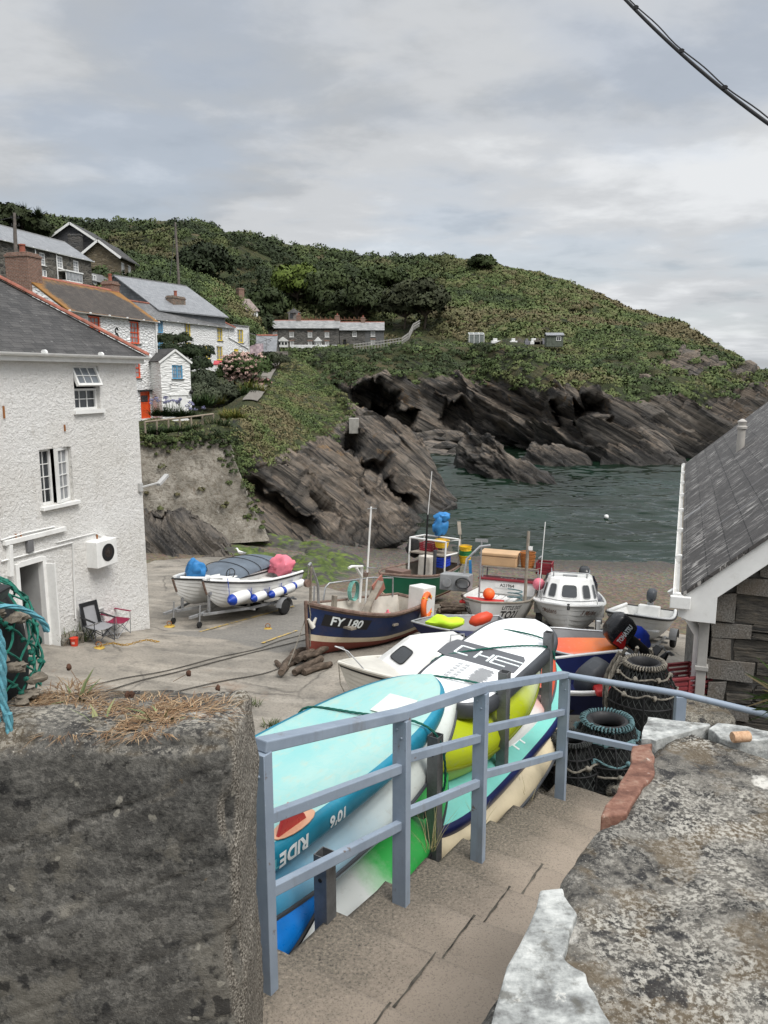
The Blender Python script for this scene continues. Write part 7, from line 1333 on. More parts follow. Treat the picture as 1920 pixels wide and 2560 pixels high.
crate('crate','yellow fish crate inside the dark blue fishing boat',M @ Vector((-.9,.2,.42)),(.6,.4,.3),M_yelp,r_.rotation_euler[2])
for i,(x,y,m,lb)in enumerate(((-1.35,.35,M_orangep,'orange net float next to the yellow crate in the dark blue boat'),(-1.15,-.05,M_pink,'pink buoy lying in the dark blue boat'))): mb=MB(); mb.ball((0,0,0),.17,12,9); mb.lathe([(.05,.14),(.03,.24),(.001,.25)],8); tag(mb.build('buoy',m,loc=M @ Vector((x,y,.60))),lb,'buoy')
# ---------------------------------------------------------------- green fishing boat behind
bow,st_n=gxy(-.2,24.6),gxy(2.15,28.2); r_,Lb=boat('fishing_boat','green fishing boat with red bottom and cluttered stern behind the dark blue one',bow,st_n,.12); h=Hull(Lb,2.0,1.1,.8,.3,.2,.10,.4,.36,.9,0,8,2.0,.5); h.build(r_,[M_antif,M_wband,M_bgreen,M_yelp,M_gel],[(.26,0),(.31,1),(.80,2),(.825,3),(.955,2),(1,4)],M_wood,M_gwood,.35,.045,.06); zg=h.P(.3,1).z; xs_=-Lb/2
tubes(r_,'gantry',M_gel,*[[(xs_+a,y,zg-.2),(xs_+a,y,zg+1.05)]for a in (.15,1.2)for y in (-.75,.75)],[(xs_+.15,-.75,zg+1.05),(xs_+.15,.75,zg+1.05),(xs_+1.2,.75,zg+1.05),(xs_+1.2,-.75,zg+1.05),(xs_+.15,-.75,zg+1.05)],[(xs_+.15,.75,zg+.55),(xs_+1.2,.75,zg+.55)],r=.035); mb=MB(); mb.bb((xs_+.1,-.7,zg+.50),(xs_+1.25,.7,zg+.55)); mb.build('gantry_shelf',M_wood,r_); tubes(r_,'mast',M_black,[(.15,.55,zg-.3),(.17,.58,zg+2.1)],r=.035); tubes(r_,'aerial',M_gel,[(.17,.58,zg+2.1),(.19,.66,zg+3.6)],r=.014); mb=MB(); mb.bb((.3,-.6,zg-.4),(.9,.1,zg+.12)); mb.build('engine_box',paint('brown box',(.16,.10,.08),.7),r_,.02); mb=MB(); mb.bb((-.75,.05,zg-.3),(-.25,.5,zg+.55)); mb.build('console',M_inwht,r_,.02); mb=MB(); mb.bar((-.15,.78,zg-.3),(-.12,.78,zg+.85),.16,.05); mb.build('post_board',M_charc,r_)
M=wmat(r_); g='tubs and crates on the stern of the green boat'
basket('tub','yellow tub on the stern shelf of the green boat',M @ Vector((xs_+.75,.35,zg+.78)),.27,.26,M_yelp,g); crate('crate','bright blue fish crate on the stern of the green boat',M @ Vector((xs_+.95,.3,zg+.12)),(.55,.8,.36),M_bluep,r_.rotation_euler[2],g); crate('crate','dark red crate beside the yellow tub on the green boat',M @ Vector((xs_+.55,-.3,zg+.56)),(.5,.5,.3),M_redp,r_.rotation_euler[2],g)
for i,(m,lb)in enumerate(((M_yelp,'lowest yellow bucket of the stack hanging off the green boat'),(paint('green bucket',(.02,.22,.06),.5),'green bucket in the middle of the stack hanging off the green boat'),(M_yelp,'topmost yellow bucket of the stack hanging off the green boat'))): basket('bucket',lb,M @ Vector((xs_+.1,1.0,zg+.20+.17*i)),.22,.3,m,'buckets stacked off the green boat','bucket')
mb=MB(); mb.bar((0,0,0),(.05,.02,-.85),.10,.05); tag(mb.build('blue_strap',M_tarpb,loc=M @ Vector((xs_+.2,1.25,zg+.35))),'bright blue plastic strip hanging from the stern of the green boat','strap')
ob=thing('covered_outboard','outboard motor wrapped in blue tarpaulin raised on the green boat','outboard',M @ Vector((xs_+.1,-.1,zg+1.15))); mb=MB(); mb.rockball((0,0,.35),.34,3,(.75,.55,1.15),18,12,.45); mb.rockball((.1,0,.68),.22,8,(1.3,.6,.7),14,9,.4); mb.build('tarpaulin',M_tarpb,ob); mb=MB(); mb.bar((0,0,.1),(0,0,-1.0),.16,.12); mb.build('leg',M_black,ob,.02)
ro=thing('oar','long bare oar leaning up from the stern of the green boat','oar',M @ Vector((xs_+.2,.95,zg+.2))); q=M.inverted().to_3x3()@ Vector((0,0,1)); mb=MB(); tipv=W(1147,1304,28.6)-ro.location; mb.tube([(0,0,0),tipv*.7],.022,8); mb.bar(tipv*.68,tipv,.13,.03); mb.build('shaft',M_wood,ro); mb=MB(); mb.rockball((0,0,0),.32,2,(.8,.7,1.2),14,10,.2); tag(mb.build('fender',M_tyre,loc=M @ Vector((xs_+.5,-1.0,zg+.55))),'dark grey fender on the far side of the green boat stern','fender')
# ---------------------------------------------------------------- white fishing boat TO21
bow,st_n=gxy(2.74,21.2,.0),gxy(4.35,25.5,.0); r_,Lb=boat('fishing_boat','white fishing boat numbered TO21 with a red trimmed cockpit and gear rack',bow,st_n,.0); h=Hull(Lb,2.15,.98,.85,.3,.18,.05,.15,.30,.8,0,8,2.6,.5); h.build(r_,[M_gel],[(1,0)],M_gel,M_wood,.42,.035,.06,None)
M_blk=paint('black lettering',(.02,.02,.022),.5,.05)
for sd,q in ((1,.80),(-1,.80)): h.text(r_,'LITTLE DOT',q,.86,.17,M_blk,sd,.003); h.text(r_,'TO21',q,.66,.36,M_blk,sd,.010)
zg=h.P(.3,1).z; xs_=-Lb/2; mb=MB(); mb.bb((xs_+.3,-.95,zg-.15),(xs_+.9,.95,zg+.30)); mb.build('stern_box',M_gel,r_,.03); mb=MB(); mb.bb((xs_+.25,-.97,zg+.30),(xs_+.95,.97,zg+.36)); mb.build('red_trim',M_redp,r_,.01); mb=MB(); mb.bb((xs_+.905,-.4,zg+.06),(xs_+.915,.45,zg+.24)); pl_=mb.build('number_plate',M_gel,r_); mb=MB(); mb.text('A21964',Matrix.Translation((xs_+.919,.02,zg+.15))@ Matrix(((0,0,1,0),(1,0,0,0),(0,1,0,0),(0,0,0,1))),.15,.002); mb.build('lettering',M_blk,pl_); mb=MB(); mb.text('TO21',Matrix.Translation((xs_+.6,.0,zg+.365))@ Matrix(((0,-1,0,0),(1,0,0,0),(0,0,1,0),(0,0,0,1))),.26,.006); mb.build('lettering',M_ink,pl_)
mb=MB(); [mb.bb((xs_+1.5+.0,-.75+.22*k,zg-.12),(xs_+2.5,-.57+.22*k,zg-.08))for k in range(6)]; mb.build('deck_boards',M_gel,r_); mb=MB(); mb.bb((xs_+2.7,-.9,zg-.1),(xs_+3.6,.3,zg-.02)); mb.build('red_deck',paint('bright red deck paint',(.50,.03,.03),.5),r_,.02); mb=MB(); mb.bb((xs_+3.0,-1.55,zg+.25),(xs_+3.6,-.65,zg+.75)); mb.build('net_hauler',M_grey,r_,.03); cyl(r_,'hauler_wheel',M_steel,(xs_+3.62,-1.3,zg+.5),(1,0,0),.14,.05); mb=MB(); [mb.tube([Vector((xs_+3.64+.02*k,-.8+.22*math.cos(a),zg+.52+.16*math.sin(a)))for a in [i*.4 for i in range(17)]],.016,6)for k in range(4)]; mb.build('hose_coil',M_black,r_)
tubes(r_,'hauler_davit',M_steel,[(xs_+3.2,-.9,zg+.6),(xs_+3.1,-.85,zg+1.2),(xs_+2.9,-.5,zg+1.6),(xs_+2.8,-.2,zg+1.65)],r=.04); tubes(r_,'light_mast',M_steel,[(xs_+2.5,-.55,.5),(xs_+2.5,-.55,zg+1.75)],r=.028); mb=MB(); mb.bar((xs_+2.5,-.75,zg+1.75),(xs_+2.5,-.35,zg+1.75),.04,.1); mb.build('deck_lights',M_grey,r_); tubes(r_,'mast',M_wood,[(xs_+1.9,.8,.5),(xs_+1.9,.8,zg+2.1)],r=.05); mb=MB(); mb.bb((xs_+1.85,.83,zg+1.5),(xs_+1.95,.95,zg+1.62)); mb.build('mast_light',M_gel,r_)
tubes(r_,'rack',M_steel,*[[(xs_+a,y,zg-.1),(xs_+a,y,zg+.72)]for a in (.1,.8)for y in (-.85,1.0)],[(xs_+.1,-.85,zg+.72),(xs_+.1,1.0,zg+.72),(xs_+.8,1.0,zg+.72),(xs_+.8,-.85,zg+.72),(xs_+.1,-.85,zg+.72)],[(xs_+.1,1.0,zg+1.15),(xs_+.8,1.0,zg+1.15)],r=.028); mb=MB(); mb.bb((xs_+.05,-.85,zg+.73),(xs_+.85,1.0,zg+.76)); mb.build('rack_shelf',M_wood,r_); M=wmat(r_); rz=r_.rotation_euler[2]
bx=thing('fish_box','large tan insulated box on the stern rack of the white TO21 boat','box',M @ Vector((xs_+.45,-.35,zg+.77)),rz); mb=MB(); mb.bb((-.32,-.62,0),(.32,.62,.36)); mb.build('box_body',paint('tan plastic',(.52,.34,.19),.5,.1),bx,.05,3); mb=MB(); mb.bb((-.34,-.64,.362),(.34,.64,.47)); mb.build('lid',paint('tan plastic',(.52,.34,.19),.5,.1),bx,.03,3)
for k,lb in enumerate(('lower orange basket beside the tan box on the white TO21 boat','upper orange basket stacked beside the tan box on the white TO21 boat')): basket('basket',lb,M @ Vector((xs_+.45,.58,zg+.77+.14*k)),.25,.38,paint('orange brown basket',(.40,.15,.04),.7,.25),'baskets on the white TO21 boat')
crate('crate','dark red crate at the right end of the rack on the white TO21 boat',M @ Vector((xs_+.4,1.15,zg+.62)),(.5,.5,.38),M_redp,rz); mb=MB(); mb.ball((0,0,0),.2,12,9); tag(mb.build('buoy',M_pink,loc=M @ Vector((xs_+1.2,1.1,zg+.35))),'pink buoy hanging at the side of the white TO21 boat','buoy'); mb=MB(); mb.ball((0,0,0),.19,12,9); tag(mb.build('buoy',M_orangep,loc=M @ Vector((xs_+2.9,-.15,zg+.15))),'orange buoy on the red foredeck of the white TO21 boat','buoy')
rope('rope_heap',[M @ Vector((xs_+2.6+.25*math.cos(a)*(1-.02*i),.6+.22*math.sin(a),zg-.02+.012*i))for i,a in enumerate([k*.6 for k in range(30)])],.02,M_rteal,'coil of blue green rope inside the white TO21 boat')
def wheel(par,c,r=.26,w=.15,ax=(0,1,0)):
    mb=MB(); c=Vector(c)-Vector(ax)*w/2; mb.lathe([(r*.58,0),(r*.9,0),(r,w*.2),(r,w*.8),(r*.9,w),(r*.58,w)],22,c,ax); wh=mb.build('wheel',M_tyre,par); mb=MB(); mb.lathe([(r*.6,w*.1),(r*.5,w*.2),(r*.2,w*.25),(.001,w*.2)],16,c,ax); mb.lathe([(r*.6,w*.9),(r*.5,w*.8),(r*.2,w*.75),(.001,w*.8)],16,c,ax); mb.build('rim',M_steel,wh)
def trailer(label,loc,rz,L=4.2,half=.78,zf=.42,group='boat trailers on the slipway',pitch=0):
    t_=thing('boat_trailer',label,'trailer',loc,rz,group); t_.rotation_euler=(0,pitch,rz); mb=MB(); fx=L*.5
    for sd in (1,-1): mb.bar((-L*.42,sd*half*.75,zf),(L*.12,sd*half*.75,zf),.06,.08); mb.bar((L*.12,sd*half*.75,zf),(fx,sd*.05,zf-.02),.06,.08)
    for x in (-L*.4,-L*.12,L*.12): mb.bar((x,-half,zf-.02),(x,half,zf-.02),.06,.06)
    mb.bar((fx-.1,0,zf),(fx+.5,0,zf-.04),.08,.08); mb.bar((fx-.35,0,zf),(fx-.30,0,zf+.62),.07,.07,(1,0,0)); mb.bar((fx-.30,-.1,zf+.6),(fx-.30,.1,zf+.6),.1,.1); mb.build('trailer_frame',M_steel,t_,.006)
    mb=MB(); [mb.box((x,sd*.32,zf+.12),(.35,.09,.10))for x in (-L*.36,-L*.1)for sd in (1,-1)]; [mb.tube([(x,sd*.32,zf),(x,sd*.32,zf+.1)],.025,6)for x in (-L*.36,-L*.1)for sd in (1,-1)]; mb.build('bunks',M_tyre,t_)
    for sd in (1,-1): wheel(t_,(-L*.2,sd*(half+.12),.26)); 
    for sd in (1,-1): mb=MB(); mb.grid([[(-L*.2+.33*math.cos(a),sd*(half+.02),.28+.31*math.sin(a)),(-L*.2+.33*math.cos(a),sd*(half+.24),.28+.31*math.sin(a))]for a in [math.pi*i/10 for i in range(11)]]); mb.build('mudguard',M_grey,t_)
    tubes(t_,'jockey_stem',M_steel,[(fx+.15,.08,.1),(fx+.15,.08,zf+.3)],r=.025); wheel(t_,(fx+.15,.08,.1),.1,.06); return t_
# ---------------------------------------------------------------- white cabin boat, bow towards the steps
M_script=paint('brown script',(.20,.12,.09),.5,.05)
def cabin(root,h,x0,x1,hw0,hw1,z0,z1,rk):
    mb=MB(); pr=[]; n=9
    for f in (0,.35,.75,.93,1):
        w=hw0+(hw1-hw0)*f; zz=z0+(z1-z0)*f; xf=x1-rk*f; xb=x0+.05*f; e=.12 if f<1 else .2; sh=.02 if f == 1 else 0
        w -= (.06 if f == 1 else 0); xf -= (.08 if f == 1 else 0); pr.append([(xf,w*.42,zz),(xf-.22,w*.86,zz),(xf-.48,w,zz),(xb,w,zz),(xb,-w,zz),(xf-.48,-w,zz),(xf-.22,-w*.86,zz),(xf,-w*.42,zz)])
    mb.grid(pr,0,False,True); mb.poly(pr[-1]); o=mb.build('cabin',M_gel,root,.02,2,25); return o,pr
def cwin(par,a,b,c,d,m0=.14,name='cabin_window',mz=.2,out=.008,fr=M_black):
    a,b,c,d=map(Vector,(a,b,c,d)); P=lambda u,v: (a*(1-u)+b*u)*(1-v)+(d*(1-u)+c*u)*v; nn=(b-a).cross(d-a).normalized(); L_=(b-a).length; H_=(d-a).length; pts=[]
    for k in range(24): an=2*math.pi*k/24; pts.append((.5+(.5-m0)*math.copysign(abs(math.cos(an))** .4,math.cos(an)),.5+(.5-mz)*math.copysign(abs(math.sin(an))** .4,math.sin(an))))
    mb=MB(); mb.tube([P(*p)+nn*out for p in pts],.012,6,True); o=mb.build(name,fr,par); mb=MB(); mb.poly([P(*p)+nn*out for p in pts]); mb.build('pane',M_tinted,o)
bow,st_n=gxy(5.2,20.9,.02),gxy(6.3,25.2,.02); r_,Lb=boat('cabin_boat','white cabin boat with rounded windows, bow towards the railing, on a trailer',bow,st_n,.10); h=Hull(Lb,2.15,.92,.85,.35,.20,0,.18,.42,.95,.016,7,2.5,.5); h.build(r_,[M_gel],[(1,0)],M_gel,M_gel,.42,.04,.06,.52,M_gel)
for sd in (1,-1): h.text(r_,'3 Maidens',.83,.80,.23,M_script,sd,.002,1,0,.35)
zg=h.P(.55,1).z; c_,pr=cabin(r_,h,-.9,.95,.88,.66,zg-.02,zg+.78,.52); A_,B_=pr[1],pr[2]
pr0,pr1=pr[0],pr[3]; lo=lambda i: Vector(pr0[i]).lerp(Vector(pr1[i]),.12); hi=lambda i: Vector(pr0[i]).lerp(Vector(pr1[i]),.95)
for i,j in ((7,0),(0,1),(6,7),(1,2),(5,6),(2,3),(4,5)): cwin(r_,lo(i),lo(j),hi(j),hi(i),.14 if i in (7,2,4)else .2,fr=M_gel if i in (7,)else M_grey)
tubes(r_,'roof_rail',M_steel,[(-.8,-.6,zg+.76),(-.8,-.6,zg+.9),(.2,-.55,zg+.9),(.2,.55,zg+.9),(-.8,.6,zg+.9),(-.8,.6,zg+.76)],[(.2,-.5,zg+.74),(.2,-.5,zg+.9)],[(.2,.5,zg+.74),(.2,.5,zg+.9)],r=.018); mb=MB(); mb.bb((-.1,-.22,zg+.785),(.2,.22,zg+.81)); mb.build('roof_hatch',M_grey,r_,.01); tubes(r_,'aerial',M_gel,[(-.3,-.95,zg),(-.5,-.85,zg+2.4)],r=.014); tubes(r_,'bow_rail',M_steel,[(.9,-.85,zg+.0),(1.1,-.8,zg+.22),(1.9,-.35,zg+.28),(2.15,0,zg+.30),(1.9,.35,zg+.28),(1.1,.8,zg+.22),(.9,.85,zg)],r=.014)
mb=MB(); mb.grid([[(-.9,-.86*s_,z),(-1.7,-.9*s_,z-.15*f)]for f,(s_,z)in enumerate(((1,zg),(1,zg+.45),(.85,zg+.72),(0,zg+.78),(-.85,zg+.72),(-1,zg+.45),(-1,zg)))]); mb.build('canopy',M_navy,r_); mb=MB(); mb.tube([h.P(1,.95)+Vector((-.02,0,.1)),h.P(1,.95)+Vector((.06,0,-.05))],.04,8); mb.build('bow_roller',M_black,r_)
tr1=trailer('trailer under the white cabin boat',r_.location-Vector((0,0,.12)),r_.rotation_euler[2],4.4,.8,.17,'boat trailers on the slipway',r_.rotation_euler[1])
def outboard(label,loc,rz,tilt,cowl,sc=1.0,word=None,band=None,group=None):
    t_=thing('outboard_motor',label,'outboard',loc,rz,group); t_.rotation_euler=(0,R(tilt),rz); t_.scale=(sc,)*3; rows=[]
    for z,a,b in ((0,.15,.10),(.04,.21,.145),(.16,.235,.155),(.30,.215,.15),(.38,.15,.11),(.40,.06,.05)): rows.append([(-.04+a*math.copysign(abs(math.cos(k))** .6,math.cos(k))-.1*z,b*math.copysign(abs(math.sin(k))** .6,math.sin(k)),z)for k in [2*math.pi*i/20 for i in range(20)]])
    mb=MB(); mb.grid(rows,0,True,True); mb.poly(rows[0][::-1]); mb.poly(rows[-1]); c=mb.build('cowl',cowl,t_); mb=MB(); mb.lathe([(.07,.02),(.085,-.10),(.06,-.45),(.055,-.62)],12,(-.04,0,0)); mb.build('midsection',M_black,t_); mb=MB(); mb.bb((-.22,-.09,-.5),(.08,.09,-.485)); mb.lathe([(.001,-.2),(.05,-.14),(.055,.1),(.03,.2)],10,(-.02,0,-.66),(-1,0,0)); mb.prism([(-.08,0),(.08,0),(0,-.17)],(0,-.008,-.68),(1,0,0),(0,0,1),.016); mb.build('gearcase',M_black,t_); mb=MB()
    for k in range(3): a=k*2.094; mb.box((-.24,.07*math.cos(a),-.66+.07*math.sin(a)),(.015,.07,.10),M=Matrix.Rotation(a,3,'X')@ Matrix.Rotation(.5,3,'Z'))
    mb.build('propeller',M_grey,t_); mb=MB(); mb.bb((.06,-.10,-.28),(.16,.10,-.02)); mb.build('bracket',M_grey,t_,.01); mb=MB(); mb.tube([(.1,.05,.03),(.35,.08,.06),(.52,.08,.08)],[.03,.022,.026],8); mb.build('tiller',M_black,t_)
    if word:
        sd=-1
        if band: mb=MB(); mb.grid([[(x,sd*.1585*(1-max(0,abs(x+.05)-.14)*1.6),z)for z in (.07,.17,.27)]for x in (-.24,-.16,-.05,.06,.14)]); mb.build('red_flash',band,t_)
        mb=MB(); mb.text(word,None,.10,.003,0,'CENTER',0,lambda x,y: Vector((-.04+x*.62,sd*(.163-max(0,abs(x*.62)-.12)*.3),.19+y)),1.0); mb.build('lettering',M_ink,t_)
    return t_
M=wmat(r_); M_obk=paint('black engine cowl',(.014,.015,.017),.25,.2,(.1,.1,.1),.2,6,0,0,.5); outboard('black outboard on the stern of the white cabin boat',M @ Vector((-Lb/2-.1,.45,zg+.35)),r_.rotation_euler[2],10,M_obk,1.2)
# ---------------------------------------------------------------- white dinghy on a trailer, right
bow,st_n=gxy(6.9,20.9,.05),gxy(8.45,23.7,.05); r_,Lb=boat('dinghy','small white clinker dinghy on a trailer right of the cabin boat',bow,st_n,.14); r_.scale=(1.1,)*3; h=Hull(Lb+.3,1.75,.66,.85,.3,.32,.06,.25,.42,.95,.014,7,2.3,.5); h.build(r_,[M_gel],[(1,0)],M_gel,M_black,.40,.028,.06); mb=MB(); [mb.bb((x,-.68,.42),(x+.25,.68,.46))for x in (-.9,0,.8)]; mb.build('thwart',M_gel,r_,.01); mb=MB(); mb.bb((-Lb/2-.1,-.3,.4),(-Lb/2+.15,.3,.80)); mb.build('transom_pad',M_gel,r_,.03); M=wmat(r_); tubes(r_,'inner_gunwale',M_gel,[h.P(q,1,1,-.06)+Vector((0,0,.02))for q in [i/20 for i in range(20)]],[h.P(q,1,-1,-.06)+Vector((0,0,.02))for q in [i/20 for i in range(20)]],r=.05)
outboard('small grey outboard on the white clinker dinghy',M @ Vector((-Lb/2-.15,0,.92)),r_.rotation_euler[2],0,M_charc,.95); trailer('trailer with black wheels under the white clinker dinghy',r_.location-Vector((0,0,.19)),r_.rotation_euler[2],3.2,.82,.18,'boat trailers on the slipway',r_.rotation_euler[1])
# ---------------------------------------------------------------- two white boats on trailers, left
def whiteboat(label,bow,st_n,lift,L=None):
    r_,Lb=boat('motor_dinghy',label,bow,st_n,lift); h=Hull(Lb+.2,1.75,.80,.85,.35,.22,.04,.5,.40,.95,.014,7,2.3,.5); h.build(r_,[M_gel],[(1,0)],M_gel,M_black,.42,.030,.08); tubes(r_,'coaming',M_gel,*[[h.P(q,1,sd,-.06)+Vector((0,0,.035))for q in [i/24 for i in range(24)]]for sd in (1,-1)],r=.055); mb=MB(); mb.bb((-.5,-.7,.42),(-.1,.7,.62)); mb.bb((-1.6,-.75,.42),(-1.2,.75,.62)); mb.build('thwart',M_gel,r_,.03); mb=MB(); mb.bb((.45,-.75,.45),(.85,.1,.88)); mb.build('console',M_gel,r_,.05); mb=MB(); mb.tube([Vector((.42-.05*math.sin(a),-.35+.17*math.cos(a),.98+.15*math.sin(a)))for a in [2*math.pi*i/18 for i in range(18)]],.016,6,True); [mb.bar((.46,-.35,.95),(.42-.05*math.sin(a),-.35+.17*math.cos(a),.98+.15*math.sin(a)),.02,.02)for a in (0,2.1,4.2)]; mb.build('steering_wheel',M_black,r_); mb=MB(); mb.tube([h.P(.995,t,1)+Vector((.02,0,0))for t in (.3,.6,1.0)],.035,6); mb.build('stem_band',M_gwood,r_); return r_,h,Lb
b1,h1,L1=whiteboat('white motor dinghy hung with blue-ended white fenders, on a trailer',gxy(-5.55,22.7,.28),gxy(-3.55,26.3,.28),.16); M=wmat(b1); rz=b1.rotation_euler[2]
trailer('galvanised trailer under the white dinghy with fenders',b1.location-Vector((0,0,.43)),rz,4.4,.75,.40,'boat trailers on the slipway',b1.rotation_euler[1])
mb=MB(); mb.rockball((0,0,0),.36,4,(1.0,.9,.95),20,14,.35); mb.rockball((-.3,.3,-.1),.26,9,(1.0,1.1,.8),16,10,.35); tag(mb.build('engine_cover',M_pink,loc=M @ Vector((-L1/2+.25,.1,1.05))),'pink plastic sheet wrapped over the engine of the white dinghy with fenders','cover'); mb=MB(); mb.rockball((0,0,0),.33,6,(1.0,.9,1.0),20,14,.3); tag(mb.build('engine_cover',M_tarpb,loc=M @ Vector((.95,-1.35,1.05))),'bright blue wrapped engine cover between the two white dinghies','cover')
M_fend=paint('white fender vinyl',(.76,.76,.74),.35,.04); M_fblue=paint('blue fender end',(.01,.05,.36),.4,.1)
for i,(q,t_,big)in enumerate(((.80,.52,1.35),(.62,.50,1.0),(.42,.55,1.0),(.26,.60,1.0),(.10,.66,.95))):
    f=thing('fender',('largest white fender with a blue end, at the bow of the white dinghy','second white fender from the bow of the white dinghy','middle white fender along the side of the white dinghy','fourth white fender from the bow of the white dinghy','white fender nearest the stern of the white dinghy')[i],'fender',M @ h1.P(q,t_,1,.16*big),rz,'fenders on the white dinghy'); f.scale=(big,)*3; mb=MB(); mb.lathe([(.135,-.24),(.145,-.1),(.145,.1),(.135,.24)],16,(0,0,0),(1,0,0)); mb.build('fender_body',M_fend,f); mb=MB(); mb.lathe([(.135,.24),(.12,.30),(.06,.35),(.03,.40),(.001,.40)],16,(0,0,0),(1,0,0)); mb.build('fender_end',M_fblue,f); mb=MB(); mb.lathe([(.001,-.38),(.03,-.38),(.06,-.33),(.12,-.29),(.135,-.24)],16,(0,0,0),(1,0,0)); mb.build('fender_end',M_fblue,f); mb=MB(); c_=M.inverted()@ f.location; mb.tube([(.35,0,0),(.3,-.05,.25),(.28,-.1,.5)],.008,5); mb.build('lanyard',M_fblue,f)
b2,h2_,L2=whiteboat('white motor dinghy with a grey boat cover, behind the one with fenders',gxy(-6.55,23.0,.28),gxy(-4.6,27.0,.28),.16); trailer('galvanised trailer under the white dinghy with the grey cover',b2.location-Vector((0,0,.43)),b2.rotation_euler[2],4.4,.75,.40,'boat trailers on the slipway',b2.rotation_euler[1]); M=wmat(b2)
cv=thing('boat_cover','slate grey ribbed cover stretched over the rear white dinghy','cover',M @ Vector((-.6,0,.86)),b2.rotation_euler[2]); mb=MB(); mb.grid([[(x,y*.98*math.cos(a)*1.0,.30*math.sin(a)*f+.02)for a in [math.pi*i/12 for i in range(13)]]for x,y,f in ((-1.9,.85,.55),(-1.2,.9,.9),(-.5,.92,1.1),(.2,.93,1.1),(.9,.93,.8),(1.25,.92,.3))]); mb.build('sheet',paint('slate grey canvas',(.11,.135,.165),.7,.15),cv); mb=MB(); [mb.tube([(x,.94*math.cos(a),.31*math.sin(a)*f+.03)for a in [math.pi*i/12 for i in range(13)]],.012,5)for x,f in ((-1.2,.9),(-.5,1.1),(.2,1.1))]; mb.build('ribs',M_black,cv)
# ---------------------------------------------------------------- white cuddy boat behind the boards
bow,st_n=gxy(-.85,15.4,-.12),gxy(2.2,16.9,-.40); r_,Lb=boat('cuddy_boat','white cuddy boat with a big side window and navy canopy behind the turquoise board',bow,st_n,.22); h=Hull(Lb+.4,1.75,.66,.85,.35,.50,0,.5,.42,.95,.012,7,2.3,.5); h.build(r_,[M_cream,M_black],[(.86,0),(.95,1),(1,0)],M_cream,M_cream,.42,.035,.06,.72,M_cream); zg=h.P(.6,1).z; xb=h.P(.73,1).x; rows=[]
for f,x0,x1,w in ((0,xb-2.0,xb+.10,.80),(.4,xb-1.95,xb-.22,.74),(.8,xb-1.92,xb-.50,.66),(.95,xb-1.92,xb-.62,.60),(1,xb-1.9,xb-.75,.50)): zf=zg+.60*f; rows.append([(x1,w*.5,zf),(x1-.16,w*.93,zf),(x1-.4,w,zf),(x0,w,zf),(x0,-w,zf),(x1-.4,-w,zf),(x1-.16,-w*.93,zf),(x1,-w*.5,zf)])
mb=MB(); mb.grid(rows,0,False,True); mb.poly(rows[-1]); mb.build('cabin',M_gel,r_,.03,3,25); a=[Vector(rows[0][i])for i in (2,3)]; b=[Vector(rows[3][i])for i in (2,3)]; L_=lambda i,f: a[i].lerp(b[i],f); cwin(r_,L_(1,.14),L_(0,.14),L_(0,.9),L_(1,.9),.07,'cabin_window',.08,-.012,M_black); a=[Vector(rows[0][i])for i in (7,0)]; b=[Vector(rows[3][i])for i in (7,0)]; cwin(r_,L_(0,.3),L_(1,.3),L_(1,.85),L_(0,.85),.1,'cabin_window',.1)
tubes(r_,'grab_rail',M_steel,[(xb-1.75,.2,zg+.6),(xb-1.75,.2,zg+.76),(xb-1.4,.2,zg+.76),(xb-1.4,.2,zg+.6)],r=.018); mb=MB(); mb.grid([[(xb-1.92-.0,w,zg+z),(xb-2.6,w*1.02,zg+z*.86)]for w,z in ((.80,0),(.74,.35),(.66,.58),(.3,.64),(-.3,.64),(-.66,.58),(-.8,0))]); mb.build('canopy',M_navy,r_); tubes(r_,'pulpit',M_steel,[h.P(.9,1,1),h.P(.97,1,1)+Vector((0,0,.3)),h.P(1,1)+Vector((.1,0,.35)),h.P(.97,1,-1)+Vector((0,0,.3)),h.P(.9,1,-1)],r=.014); tubes(r_,'painter',M_rtan,[h.P(1,1),h.P(1,.5)+Vector((.12,.1,-.1)),h.P(.9,.1)+Vector((.3,.2,-.25))],r=.012)
# ---------------------------------------------------------------- navy dinghy, blue boat, kayak, outboards
bow,st_n=gxy(.8,19.8,.0),gxy(3.3,20.4,.0); r_,Lb=boat('dinghy','low navy dinghy holding a lime green bag beyond the white paddleboard',bow,st_n,.25); h=Hull(Lb+.2,1.5,.5,.85,.3,.2,0,.5,.36,.9); h.build(r_,[M_navy],[(1,0)],M_grey,M_steel,.4,.025,.05); M=wmat(r_); mb=MB(); mb.rockball((0,0,0),.28,5,(1.4,.9,.7),16,10,.45); tag(mb.build('dry_bag',paint('lime fabric',(.52,.78,.03),.6,.12),loc=M @ Vector((.55,.15,.58))),'bright lime green bag lying in the navy dinghy','bag'); mb=MB(); mb.lathe([(.001,-.36),(.05,-.34),(.15,-.22),(.17,0),(.15,.22),(.05,.34),(.001,.36)],14,(0,0,0),(1,.3,.25)); tag(mb.build('buoy',paint('red orange buoy',(.62,.06,.02),.5),loc=M @ Vector((-.55,.1,.66))),'red-orange spindle buoy in the navy dinghy','buoy')
